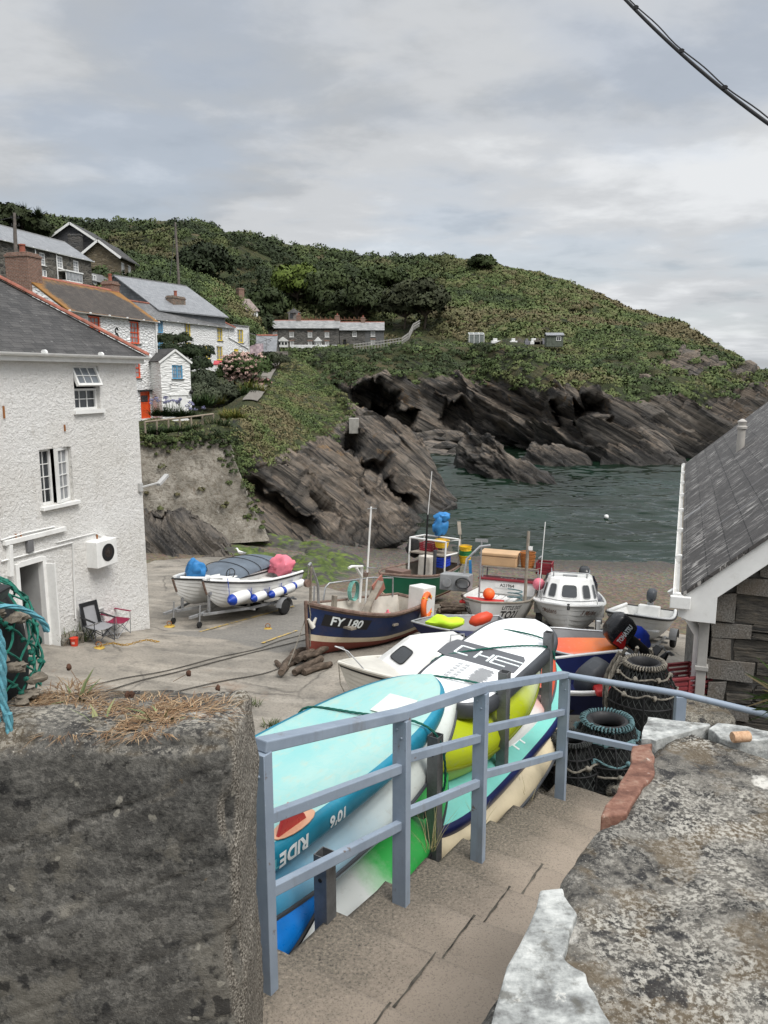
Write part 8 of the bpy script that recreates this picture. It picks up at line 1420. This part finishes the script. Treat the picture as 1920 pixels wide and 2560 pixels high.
bow,st_n=W(1300,1735,13.9),W(1548,1712,13.6); bow.z=st_n.z=4.48; r_,Lb=boat('motor_boat','dark blue open motor boat with white name lettering behind the last rack post',bow,st_n,.0); h=Hull(Lb+.5,1.5,.62,.9,.3,.25,0,.4,.30,.9); h.build(r_,[M_bnavy],[(1,0)],M_grey,M_steel,.35,.025,.05); h.text(r_,'QUICKSILVER',.40,.80,.12,M_ink,1,.003,1.25,0,.2); mb=MB(); mb.prism([(-.12,0),(.12,0),(.05,.04),(.02,.20),(-.02,.05)],h.P(.16,.74,1,.006),(-1,0,0),(0,0,1),.004); mb.build('emblem',M_ink,r_); trailer('trailer under the dark blue motor boat',r_.location-Vector((0,0,.52)),r_.rotation_euler[2],3.4,.7,.4); M=wmat(r_)
ob1=outboard('large black outboard with a red flash tilted up on the dark blue motor boat',W(1565,1600,13.3),math.pi-.12,-38,M_obk,1.25,None,None); ob1.rotation_euler=(0,R(52),math.pi+.15)
mb=MB(); mb.grid([[(x,.160,z)for z in (z0,.16,.24)]for x,z0 in ((-.05,.15),(0,.10),(.08,.05),(.15,.04))]); mb.build('red_flash',paint('red flash',(.42,.012,.012),.35),ob1); mb=MB(); mb.text('TOHATSU',None,.105,.004,.1,'CENTER',0,lambda x,y: Vector((-.05-x*.55*0-x*.62,.166,.17+y)),1.0); mb.build('lettering',M_ink,ob1)
mb=MB(); mb.rockball((0,0,0),.3,7,(.9,.7,1),16,10,.3); tag(mb.build('engine_cover',M_bluep,loc=W(1592,1600,16.5)),'royal blue engine cover behind the large tilted outboard','cover')
b3=W(1400,1745,15.4); b4=W(1600,1735,15.6); b3.z=b4.z=3.35; r_,Lb=boat('dinghy','grey inflatable-style dinghy under the orange kayak',b3,b4,0); h=Hull(2.6,1.4,.55,.9,.3,.15,0,.4,.36,.9); h.build(r_,[M_charc],[(1,0)],M_charc,M_charc,.4,.09,.05); tubes(r_,'grab_bar',M_steel,[(.5,.3,.5),(.45,.3,.85),(-.3,.3,.85),(-.35,.3,.5)],r=.02)
k=kayak('kayak','red to orange kayak lying across the grey dinghy beyond the railing',2.7,.62,.26,two_tone('red to orange plastic',(.75,.05,.04),(.80,.19,.03),-.6,.6),M_charc); k.location=W(1415,1622,13.5); k.rotation_euler=(R(12),0,.02)
b5=W(1320,1850,11.6); b6=W(1520,1850,12.1); b5.z=b6.z=4.5; r_,Lb=boat('motor_boat','navy and white motor boat right behind the railing with a leaning black outboard',b5,b6,0); h=Hull(2.9,1.5,.72,.9,.3,.15,0,.4,.36,.9); h.build(r_,[M_gel,M_navy],[(.45,0),(.92,1),(1,0)],M_navy,M_gel,.5,.03,.05); ob2=outboard('black outboard leaning over just behind the rounded rail',W(1475,1728,11.6),math.pi+.3,22,M_charc,1.35); ob2.rotation_euler=(R(-18),R(24),math.pi+.5)
mb=MB(); mb.text('MERCURY',None,.09,.003,0,'CENTER',0,lambda x,y: Vector((-.05-x*.6,.163-max(0,abs(x*.6)-.12)*.3,.14+y)),1.0); mb.build('lettering',paint('grey lettering',(.4,.4,.4),.5),ob2); mb=MB(); mb.bb((-.35,-.2,0),(.35,.2,.10)); tag(mb.build('red_box',paint('red lid',(.45,.03,.03),.5),None,.03,loc=W(1540,1730,11.2)),'flat red lid beside the leaning black outboard','box')
mb=MB(); mb.tube([(0,0,0),(0,0,1.0)],.06,10); tag(mb.build('white_pipe',M_gel,loc=gp(1492,1640,20.3)),'upright white plastic pipe in front of the white cabin boat','pipe'); mb=MB(); mb.lathe([(.2,0),(.22,.6),(.20,.62)],16); tag(mb.build('bin',M_charc,loc=gp(1510,1630,21)),'dark cylindrical bin right of the white cabin boat','bin')
# ---------------------------------------------------------------- logs (rollers), ropes, small things
random.seed(17)
def logs(label,pix,group):
    for (u0,v0,Y0,u1,v1,Y1,r,dz)in pix:
        a,b=gp(u0,v0,Y0,r+dz),gp(u1,v1,Y1,r+dz); c=(a+b)/2; mb=MB(); p=[a-c+(b-a)*f+Vector((random.uniform(-.03,.03),random.uniform(-.03,.03),random.uniform(-.02,.02)))for f in [i/5 for i in range(6)]]; mb.tube(p,[r*random.uniform(.85,1.15)for _ in p],9); tag(mb.build('log',M_log,loc=c),label,'log',group)
t=NT('old log wood'); n1=t.noise(4,6,.65,t.map(t.obj,(1,1,3))); M_log=t.fin(t.ramp(n1,[(.3,(.035,.028,.022)),(.5,(.095,.072,.055)),(.7,(.20,.155,.12))]),.9,t.bump(n1,.9,.03),0,.2)
logs('weathered round log laid as a roller under the bow of the dark blue boat',[(690,1662,18.6,715,1680,17.9,.06,0),(700,1695,17.8,738,1640,19.0,.085,.05),(735,1692,17.7,800,1655,18.8,.09,0),(758,1690,17.9,830,1668,18.5,.08,.02),(742,1668,18.3,790,1640,19.2,.085,.1),(750,1655,18.8,800,1630,19.6,.08,.06),(730,1645,19.2,790,1625,19.9,.085,0),(765,1665,18.6,815,1640,19.3,.08,.13),(715,1672,18.4,760,1650,19.0,.06,0)],'log rollers under the dark blue boat')
for base,grp,lb,n in (((1015,1562,1125,1582,20.6),'log pile right of the dark blue boat','weathered log in the pile right of the dark blue boat stern',14),((1090,1530,1152,1556,22.4),'log pile left of the white TO21 boat','weathered log in the pile left of the white TO21 boat',11)):
    L_=[]
    for i in range(n):
        u=random.uniform(base[0],base[2]-45); v=random.uniform(base[1],base[3]); Yv=base[4]+(base[3]-v)*.05; L_.append((u,v,Yv,u+random.uniform(40,75),v+random.uniform(-12,8),Yv+random.uniform(-.3,.5),random.uniform(.045,.08),.11*(i % 3)))
    logs(lb,L_,grp)
def gr(pts,r,lb,n=60): rope('mooring_rope',[gpix(u,v)+Vector((0,0,.10+r))for u,v in pts],r,M_rslip,lb,'rope',None,6,n,'ropes lying on the slipway')
M_rslip=paint('dark weathered rope',(.085,.078,.068),.9,.3)
gr([(190,1738),(300,1710),(420,1688),(540,1655),(640,1633),(700,1612),(775,1592)],.013,'upper of two dark ropes running across the slipway to the dark blue boat'); gr([(255,1745),(350,1715),(440,1693),(560,1660),(640,1640),(720,1620),(780,1606)],.015,'lower of two dark ropes running across the slipway to the dark blue boat'); gr([(380,1760),(470,1735),(560,1715),(640,1700),(690,1685),(712,1668)],.014,'dark rope nearest the wall curving to the log rollers'); gr([(655,1848),(690,1828),(720,1812)],.012,'short rope end beside the weeds on the slipway')
rope('mooring_rope',[W(762,1508,19.4),W(765,1540,19.0),W(745,1600,18.5),W(722,1660,17.9),gpix(705,1690)+Vector((0,0,.1))],.014,M_rtan,'slack tan rope hanging from the bow of the dark blue boat to the logs')
M_yl=NT('worn yellow line'); _c2=M_yl.mix(M_yl.ramp(M_yl.noise(7,7,.7),[(.42,0.),(.6,.9)]),(.23,.21,.18),(.55,.36,.05)); M_yl=M_yl.fin(_c2,.9)
for a,b,w in (((500,1588),(735,1523),.09),((655,1617),(742,1585),.09)):
    P_=[gpix(a[0]+(b[0]-a[0])*i/14,a[1]+(b[1]-a[1])*i/14)for i in range(15)]; mb=MB(); d=(P_[-1]-P_[0]).normalized(); s_=Vector((-d.y,d.x,0))*w/2; mb.grid([[Vector((p.x,p.y,slipz(p.x,p.y)+.022))+k*s_ for k in (-1,1)]for p in P_]); tag(mb.build('yellow_line',M_yl),kind='structure')
M_yp=paint('yellow paint patch',(.42,.28,.05),.8,.25)
for (u,v,r,lb)in ((424,1574,.17,'yellow painted ring bolt patch by the corner of the harbour building'),(248,1630,.15,'yellow painted patch in front of the camping chairs'),(670,1580,.13,'yellow painted patch in the middle of the slipway')):
    p=gpix(u,v); rb=thing('ring_bolt',lb,'ring bolt',p+Vector((0,0,.10))); mb=MB(); mb.lathe([(r,0),(r*.8,.02),(.001,.025)],14); mb.build('patch',M_yp,rb); mb=MB(); mb.tube([Vector((.07*math.cos(a),0,.09+.07*math.sin(a)))for a in [i*.52 for i in range(12)]],.012,6,True); mb.build('ring',M_rust,rb)
p=gpix(262,1626); ch_=thing('chain','yellow rusty chain lying in front of the camping chairs','chain',p+Vector((0,0,.12))); mb=MB()
for i in range(22): c=Vector((i*.065-.1,.12*math.sin(i*.5)+.02*i,0)); mb.tube([c+Vector((.045*math.cos(a),(.025*math.sin(a)if i % 2 else 0),(.025*math.sin(a)if i % 2 == 0 else 0)))for a in [k*.785 for k in range(8)]],.010,5,True)
mb.build('links',paint('rusty yellow chain',(.35,.20,.03),.8,.4),ch_)
def chair(label,loc,rz,fab,fab2):
    c=thing('camping_chair',label,'chair',loc,rz,'camping chairs by the harbour building'); w,d,sh,bh=.27,.25,.43,1.0; mb=MB()
    for y in (-1,1): mb.tube([(d,y*w,0),(-d,y*w*.9,sh+.02)],.011,6); mb.tube([(-d-.04,y*w,0),(d,y*w*.9,sh)],.011,6); mb.tube([(-d,y*w*.95,.04),(-d-.06,y*w,sh),(-d-.16,y*w*.92,bh)],.011,6); mb.tube([(d,y*w,.02),(d,y*w*1.1,.64)],.011,6)
    for x in (-d,d): mb.tube([(x,-w,.02),(x,w,sh)],.011,6); mb.tube([(x,w,.02),(x,-w,sh)],.011,6)
    mb.build('chair_frame',M_charc if fab2 else M_steel,c); S_=lambda nm,rows,m: MB().grid(rows).build(nm,m,c); S_('seat',[[(x,y,sh-.05*(1-(y/w)** 2)+.02*x)for y in (-w,-w/2,0,w/2,w)]for x in (-d,-.1,.1,d+.03)],fab); S_('backrest',[[(-d-.02-.15*f+.03*(1-(y/w)** 2)-.03,y*(1 if f<.7 else .92),sh-.02+(bh-sh)*f)for y in (-w,-w/2,0,w/2,w)]for f in (0,.3,.6,.85,1)],fab)
    for y in (-1,1): mb=MB(); mb.bar((-d-.08,y*w*1.05,.66),(d+.02,y*w*1.1,.63),.07,.012,(0,0,1)); mb.build('armrest',fab2 or fab,c)
    if fab2: 
        for y in (-1,1): S_('backrest_edge',[[(-d-.035-.15*f+.02,y*(w*.62),sh+(bh-sh)*f),(-d-.035-.15*f+.01,y*w*(1.0 if f<.7 else .93),sh+(bh-sh)*f)]for f in (0,.3,.6,.85,1)],fab2)
        S_('headrest',[[(-d-.05-.15*f+.035,y,sh+(bh-sh)*f)for y in (-w*.9,0,w*.9)]for f in (.82,.92,1.0)],fab2)
    return c
p=gpix(245,1618); chair('grey and black folding camping chair against the harbour building wall',p+Vector((.0,.15,.1)),-.62,paint('light grey fabric',(.27,.27,.28),.85,.08),M_black); p=gpix(285,1600); chair('maroon folding camping chair right of the grey one',p+Vector((.05,.1,.1)),-.35,paint('maroon fabric',(.20,.010,.042),.8,.12),None)
p=gpix(187,1624); rp=thing('paint_tin','small red tub on the ground left of the camping chairs','tub',p+Vector((0,0,.10))); mb=MB(); mb.lathe([(.085,0),(.10,.21),(.105,.21),(.105,.195),(.09,.195),(.001,.19)],16); mb.build('tub_body',paint('red tub',(.55,.045,.02),.5),rp); mb=MB(); mb.grid([[(.094*math.cos(a)*1.02,.094*math.sin(a)*1.02,z)for z in (.07,.13)]for a in [-1.9+.1*k for k in range(9)]]); mb.build('tub_label',paint('pale print',(.6,.35,.3),.6),rp)
crate('fish_crate','red and grey fish crate on the ledge beside the boathouse',W(1690,1722,8.3),(.62,.42,.22),paint('faded red crate',(.20,.03,.035),.6,.2,(.3,.3,.3),.3),.25)
def wst2(p): q=p.copy(); return q
o=rblock('landing',(2.8,7.5,2.2),(3.7,8.6,W(1690,1722,8.3).z),.1,.05,.04,M_rub,1.6,None,18); tag(o,kind='structure')
p=gpix(602,1399); gl=thing('gull','white gull standing at the far end of the concrete slipway','bird',p+Vector((0,0,.12)),2.6); mb=MB(); rows=[[(x,r*math.cos(a),z+r*.9*math.sin(a))for a in [2*math.pi*i/10 for i in range(10)]]for x,r,z in ((-.30,.01,.20),(-.2,.05,.20),(-.05,.09,.21),(.08,.085,.23),(.15,.05,.30),(.18,.052,.36),(.23,.045,.385),(.27,.02,.38),(.33,.006,.365))]; mb.grid(rows,0,True,True); mb.build('body',M_gel,gl); mb=MB(); mb.grid([[(-.33,y,.235),(-.02,y*1.5,.27),(.06,y*1.2,.25)]for y in (-.06,0,.06)]); mb.build('wings',M_grey,gl); tubes(gl,'legs',M_orangep,[(0,.03,0),(0,.03,.14)],[(0,-.03,0),(0,-.03,.14)],r=.007)
p=Wz(1516,1292,.08); by=thing('mooring_buoy','small white mooring buoy floating in the cove','buoy',p); mb=MB(); mb.ball((0,0,0),.17,12,8); mb.build('float',M_gel,by); mb=MB(); mb.tube([(0,0,.15),(0,0,.26)],.02,6); mb.build('eye',M_iron,by)

# ================================================================ trees, hedges, garden
def tree(name,label,p,h,r,tint,leaf=.5,cnt=260,clumps=16,conifer=False,group=None,flat=.85,trunk=.16):
    t_=thing(name,label,'tree',p,0,group); mb=MB(); mb.tube([(0,0,-1),(.05*h,0,h*.3),(.02*h,.02*h,h*.7)],[trunk*h*.18,trunk*h*.14,trunk*h*.05],8); rs=np.random.default_rng(int(abs(p[0]*131+p[1]*17))+5); C=[]
    for k in range(clumps):
        a=rs.random()*6.283; el=rs.random(); q=r*(.35+.45*rs.random())*math.sqrt(1-(el*.8)** 2); C.append((math.cos(a)*q,math.sin(a)*q,h*.42+(h*.5)*el))
    for k in range(0,clumps,2): mb.tube([(.03*h,0,h*.28),tuple(x*.55 for x in C[k][:2])+(C[k][2]*.8,),C[k]],[.05*r,.035*r,.012*r],5)
    mb.build('trunk',M_bark,t_); cl=np.array(C); rad=r*(.38+.22*rs.random(len(cl))); tn=np.array(tint)[None]*(.75+.5*rs.random((len(cl),1))); V_,F_,T_=leaf_cloud(cl,rad,cnt,leaf,tn,flat); npmesh('crown',V_,F_,M_leaf,t_,False,{'tint': T_}); return t_
g='trees on the hill above the village'
for (u,v,Y,h,r,c,lb)in ((505,660,205,11,7.5,(.018,.028,.010),'tall dark evergreen rounded on the skyline behind the leaning pole'),(740,715,200,9,6.2,(.075,.105,.018),'bright yellow-green rounded tree in the middle of the hill'),(355,720,150,10,6.5,(.030,.042,.014),'big rounded dark tree right of the brown gabled house'),(540,735,165,8,6,(.034,.048,.016),'bushy mid-green tree below the skyline evergreen'),
        (610,765,160,7,6,(.024,.036,.012),'dark spreading tree above the green bank'),(672,765,186,7,5,(.030,.044,.014),'dark bush-like tree left of the lookout hut'),(890,765,185,8,6.5,(.026,.036,.012),'dark bushy tree above the shorter far terrace'),(1010,790,178,9,5,(.040,.046,.022),'upright grey-green tree at the wood edge right of the far terraces'),(1060,795,176,10,5.5,(.036,.042,.020),'taller grey-green tree at the right end of the wood'),
        (1203,685,230,2.6,3.4,(.038,.055,.016),'round bush standing on the skyline of the headland'),(430,690,150,7,5.5,(.040,.055,.018),'mid-green tree behind the leaning telegraph pole'),(820,740,195,8,6.5,(.040,.056,.018),'broad green tree on the hill above the longer terrace'),(960,735,200,8,7,(.030,.044,.014),'wide dark green tree high in the hill wood')):
    p=W(u,v,Y); z=drop(p.x,p.y,'far'); p.z=z if z>1 else p.z; tree('broadleaf_tree',lb,p,h,r,c,.62,300,18,False,g)
# cabbage palm on the skyline at the top left
p=W(45,590,98); t_=thing('cabbage_palm','spiky cabbage palm on the skyline at the top left','tree',p); mb=MB(); HD=[Vector((-1.6,0,2.2)),Vector((.9,0,2.6)),Vector((2.0,.3,1.5)),Vector((1.5,-.3,.4)),Vector((-.4,.2,1.2)),Vector((2.6,0,2.2))]
for q in HD: mb.tube([(0,0,-3),(q.x*.2,0,-.5),q],[.3,.2,.1],7)
mb.build('trunk',M_bark,t_); V_,F_,T_=[],[],[]; k=0
for q in HD:
    for i in range(110):
        d=Vector(rng.normal(size=3)); d.z=abs(d.z)*1.1-.3; d.normalize(); s_=d.cross(Vector((0,0,1))).normalized()*.07; e=q+d*random.uniform(.9,1.6); m=q+d*.6+Vector((0,0,.06)); f=random.uniform(.7,1.3); V_ += [q-s_,q+s_,m+s_,m-s_,e+s_*.1,e-s_*.1]; F_ += [(k,k+1,k+2,k+3),(k+3,k+2,k+4,k+5)]; T_ += [(.035*f,.05*f,.022*f)]*6; k += 6
npmesh('fronds',[tuple(v)for v in V_],F_,M_leaf,t_,False,{'tint': np.array(T_)})
for (u,v,Y,h,r,lb)in ((10,590,96,4.0,3.4,'dark leafy tree at the left edge below the cabbage palm'),(75,600,104,3.4,3.0,'dark leafy tree between the cabbage palm and the gabled house')): tree('broadleaf_tree',lb,W(u,v+25,Y),h,r,(.026,.036,.012),.38,320,16,False,g)
# distinct shrubs in the gardens
def shrub(name,label,u,v,r,tint,cnt=420,leaf=.14,flat=.8,Y=None,group=None,lift=.3,clumps=7):
    p=hit(u,v,'near')if Y is None else W(u,v,Y); p=p or W(u,v,60); t_=thing(name,label,'shrub',p,0,group); C=np.array([(rng.normal()*r*.55,rng.normal()*r*.5,r*(lift+.35*rng.random()))for _ in range(clumps)]); rad=r*(.5+.25*rng.random(clumps)); V_,F_,T_=leaf_cloud(C,rad,cnt,leaf,np.array(tint)[None]*(.75+.5*rng.random((clumps,1))),flat); npmesh('foliage',V_,F_,M_leaf,t_,False,{'tint': T_})
    mb=MB(); [mb.tube([(0,0,-.3),tuple(C[k]*.6),tuple(C[k])],[.05*r,.04*r,.015*r],5)for k in range(4)]; mb.build('stems',M_bark,t_); return t_,C,rad
GS='garden shrubs below the yellow-windowed cottages'
for (u,v,r,c,Y,lb)in ((500,985,1.8,(.048,.062,.036),64,'big grey-green bush right of the white outhouse'),(540,1010,1.4,(.058,.070,.042),61,'grey-green bush in front of the big one'),(460,905,1.5,(.020,.034,.012),68,'dark climbing shrub on the trellis'),(495,905,1.3,(.022,.036,.013),68,'dark shrub at the right end of the trellis'),(425,865,1.0,(.028,.04,.016),70,'dark shrub at the left end of the trellis'),(500,930,1.1,(.018,.03,.011),66,'dark pointed shrub beside the lower yellow window'),(585,960,1.4,(.035,.055,.016),70,'green shrub under the yellow door'),(690,915,1.2,(.045,.055,.03),84,'grey-green bush on the low wall by the stone shed'),(672,905,1.0,(.05,.06,.035),86,'pale round bush in front of the stone shed')): shrub('garden_shrub',lb,u,v,r,c,700,.11,.85,Y,GS)
# hydrangea: foliage and many pale pink flower heads
h_,C,rad=shrub('hydrangea','large hydrangea covered in pale pink flower heads beside the yellow door',622,958,2.0,(.040,.065,.018),420,.17,.9,69,None,.5,9); FC=[]
for i in range(230):
    k=rng.integers(len(C)); d=rng.normal(size=3); d[1]=-abs(d[1])*.9; d[2]=d[2]*.9+.25; d /= np.linalg.norm(d); FC.append(C[k]+d*rad[k]*1.02*np.array((1,1,.95)))
FC=[f for f in FC if f[0]<1.5]; V_,F_,T_=leaf_cloud(np.array(FC),.15,34,.085,np.array([(.66,.46,.41)]*len(FC))*(.7+.5*rng.random((len(FC),1))),.8,.6,.8,1.1); npmesh('flower_heads',V_,F_,leafmat('petals',.7),h_,False,{'tint': T_})
h2,C2,r2_=shrub('hydrangea','small pink hydrangea clump at the edge of the cliff path',645,968,.6,(.045,.07,.02),300,.14,.9,69,None,.4,4); FC=[C2[k % 4]+(lambda d: d/np.linalg.norm(d))(rng.normal(size=3)*(1,.6,1)-(0,.5,0))*r2_[k % 4]for k in range(36)]; V_,F_,T_=leaf_cloud(np.array(FC),.13,26,.085,np.array([(.60,.35,.34)]*len(FC)),.8,.6,.8,1.1); npmesh('flower_heads',V_,F_,bpy.data.materials['petals'],h2,False,{'tint': T_})
# strap-leaved clumps: agapanthus and montbretia
def clump(name,label,u,v,Y,n,hgt,tint,flower=None,nf=0,group=None):
    p=W(u,v,Y); t_=thing(name,label,'plant',p,0,group); o=blades('leaves',None,[(x,y,0)for x,y in ((0,0),(hgt*.4,.1),(-hgt*.4,-.1))],[n]*3,hgt,hgt*.3,tint,M_grass,hgt*.028,1.0,None,None); o.parent=t_
    if flower:
        mb=MB(); FC=[]
        for k in range(nf): x,y,z=random.uniform(-.6,.6),random.uniform(-.3,.3),hgt*random.uniform(1.0,1.5); mb.tube([(x*.4,y*.4,0),(x,y,z)],.012,4); FC.append((x,y,z))
        mb.build('flower_stems',paint('green stem',(.06,.09,.03),.8),t_); V_,F_,T_=leaf_cloud(np.array(FC),.13,40,.06,np.array([flower]*len(FC)),.9,1.0,.5,1.4); npmesh('flower_heads',V_,F_,M_leaf,t_,False,{'tint': T_})
    return t_
DG=[(.022,.040,.014),(.030,.055,.018),(.045,.075,.022)]; YG=[(.10,.13,.025),(.15,.15,.03),(.07,.10,.02),(.20,.16,.04)]; LIL=(.24,.24,.40); GA='agapanthus and strap-leaved plants along the terrace fence'
random.seed(21)
for i,(u,v,Y,n,h,tn,fl,nf,lb)in enumerate(((400,1040,48,90,.75,DG,LIL,5,'agapanthus clump left of the outhouse door'),(432,1042,48,90,.8,DG,LIL,6,'agapanthus clump under the outhouse'),(462,1044,48,90,.8,DG,LIL,7,'tall agapanthus with pale blue heads at the outhouse corner'),(490,1048,48,70,.6,DG,LIL,4,'low blue agapanthus right of the outhouse'),
        (385,1086,43.5,80,.6,DG,None,0,'dark strap-leaved clump leftmost in front of the fence'),(420,1086,43.5,90,.65,DG,None,0,'dark strap-leaved clump second from the left in front of the fence'),(455,1084,43.5,90,.65,DG,None,0,'dark strap-leaved clump in the middle of the fence'),(490,1080,44,90,.65,DG,None,0,'dark strap-leaved clump right of the fence middle'),(545,1072,45,110,.85,DG,None,0,'large green strap-leaved clump at the right end of the fence'),
        (590,1050,49,110,.8,YG,None,0,'yellow-green clump beyond the fence end'),(572,1045,50,90,.75,YG,None,0,'yellowing clump at the terrace corner'),(505,1015,58,110,1.15,DG,None,0,'tall dark strap-leaved clump right of the outhouse wall'),(540,1010,60,100,.9,YG,None,0,'montbretia clump with yellowing leaves'),(600,1000,62,130,1.4,DG,None,0,'broad leafy clump under the hydrangea'),(632,985,64,120,1.3,YG,None,0,'yellow-green leafy clump by the path'),(640,955,70,70,.8,YG,None,0,'small yellow-green clump at the bend of the path'))): clump('strap_leaved_plant',lb,u,v,Y,n,h,tn,fl,nf,GA)
# post and rail fence along the terrace
fn=thing('wooden_fence','weathered post and rail fence along the terrace edge','fence'); P0,P1,P2=W(362,1055,43),W(470,1043,44.5),W(533,1035,46); M_wood=paint('weathered fence wood',(.26,.215,.165),.9,.25,(.15,.14,.12),.4,6); mb=MB(); mb.tube([P0,P1,P2],.055,8); mb.build('rail',M_wood,fn)
for k in range(7): f=k/6; q=P0.lerp(P1,f*1.6)if f<.625 else P1.lerp(P2,(f-.625)/.375); mb=MB(); mb.tube([q+Vector((0,0,-1.3)),q+Vector((0,0,.02))],.06,8); mb.build('fence_post',M_wood,fn)
# far fences
fp=thing('picket_fence','row of rusty pickets behind the far terraces','fence'); mb=MB(); [mb.bar(W(u,800+.006*(u-760),176),W(u,791+.02*(u-760)*.3+3*(u % 3),176),.14,.05)for u in range(745,918,4)]; mb.bar(W(745,797,176.2),W(918,799,176.2),.1,.12); mb.build('pickets',paint('rusty brown pickets',(.20,.10,.06),.9,.3),fp)
ff=thing('picket_fence','grey fence running down beside the far terraces to the shelf','fence'); LN=[(885,873,150),(945,866,152),(1005,857,154),(1022,845,158),(1033,822,164),(1050,812,168)]; mb=MB()
for a,b in zip(LN[:-1],LN[1:]):
    A_,B_=W(*a),W(*b); mb.bar(A_+Vector((0,0,.9)),B_+Vector((0,0,.9)),.08,.12); mb.bar(A_+Vector((0,0,.4)),B_+Vector((0,0,.4)),.08,.12); n=max(2,int((B_-A_).length/.6)); [mb.bar(A_.lerp(B_,i/n)-Vector((0,0,.3)),A_.lerp(B_,i/n)+Vector((0,0,1.1)),.12,.06)for i in range(n)]
mb.build('fence_panel',paint('silver grey fence',(.34,.33,.31),.9,.2),ff)
# washing between the cottage row and the shed
ls=thing('washing','patterned pink bedsheet hanging on a line by the cottage row','laundry',W(625,865,89)); mb=MB(); mb.grid([[(x*1.5,.12*math.sin(x*9)*(1-z),-z*1.9+.35*x*1+.06*math.sin(x*4))for x in [i/12 for i in range(13)]]for z in [j/8 for j in range(9)]]); t=NT('patterned sheet'); c=t.n('TexChecker',{0: t.uv,'Color1': (.50,.36,.38,1),'Color2': (.24,.13,.17,1),'Scale': 3.2}).outputs[0]; mb.build('sheet',t.fin(t.mix(.45,c,(.55,.48,.5)),.9),ls); mb=MB(); mb.tube([(-1.5,0,-.1),(0,0,0),(2.6,0,.9)],.02,5); mb.build('line',M_wire,ls)
mb=MB(); a,b,c=W(620,832,90),W(640,838,93),W(690,855,97)
rl=thing('metal_railing','thin metal railing on the bank behind the stone shed','railing'); [mb.bar(p+Vector((0,0,k)),q+Vector((0,0,k)),.05,.05)for p,q in ((a,b),(b,c))for k in (0,-.6)]; [mb.bar(p,p-Vector((0,0,1.3)),.06,.06)for p in (a,b,c,b.lerp(c,.5))]; mb.build('bars',paint('galvanised rail',(.35,.35,.35),.5,.2,None,0,3,0,.5),rl)
p=W(548,914,82); mb=MB(); mb.prism([(-.6,0),(.6,0),(.5,.45),(-.5,.45)],p,(1,0,0),(0,.3,.95),.3); tag(mb.build('pink_cover',paint('pink plastic sheet',(.62,.10,.12),.5),None,.05),'small pink-red plastic cover under the lower yellow windows','cover')
# palm fronds poking in at the right edge
yp=thing('yucca','spiky yucca leaves poking in at the right edge in front of the boathouse','plant',W(1985,1760,5.0)); V_,F_,T_=[],[],[]; k=0; random.seed(4)
for i in range(90):
    d=Vector((random.uniform(-1,.6),random.uniform(-.7,.7),random.uniform(-.35,.9))).normalized(); s_=d.cross(Vector((0,1,.2))).normalized()*.011; q=Vector((0,0,random.uniform(-.08,.08))); ln=random.uniform(.22,.38); m=q+d*ln*.5; e=q+d*ln-Vector((0,0,.03)); c=random.choice([(.04,.07,.02),(.07,.11,.03),(.05,.08,.025),(.30,.24,.14)]); V_ += [q-s_*.6,q+s_*.6,m+s_,m-s_,e+s_*.08,e-s_*.08]; F_ += [(k,k+1,k+2,k+3),(k+3,k+2,k+4,k+5)]; T_ += [c]*6; k += 6
npmesh('leaves',[tuple(v)for v in V_],F_,M_grass,yp,False,{'tint': np.array(T_)}); mb=MB(); mb.tube([(0,0,-.8),(0,0,.05)],.05,8); mb.build('stem',M_bark,yp)
# weeds at wall foot and on the slipway
blades('wall_weeds','weeds growing where the harbour building meets the slipway',[tuple(gpix(u,v)+Vector((0,0,.09)))for u,v in ((165,1618),(185,1612),(200,1612),(215,1608))],[60,70,50,50],.42,.22,[(.06,.085,.03),(.09,.11,.04),(.14,.13,.06)],M_grass,.012,.8)
blades('slip_weeds','small weed patches growing in cracks of the slipway',[tuple(gpix(u,v)+Vector((0,0,.09)))for u,v in ((600,1772),(615,1774),(635,1774),(672,1828),(690,1826))],[50,50,40,50,50],.16,.14,[(.06,.085,.03),(.09,.11,.04),(.05,.07,.025)],M_grass,.008,.9)
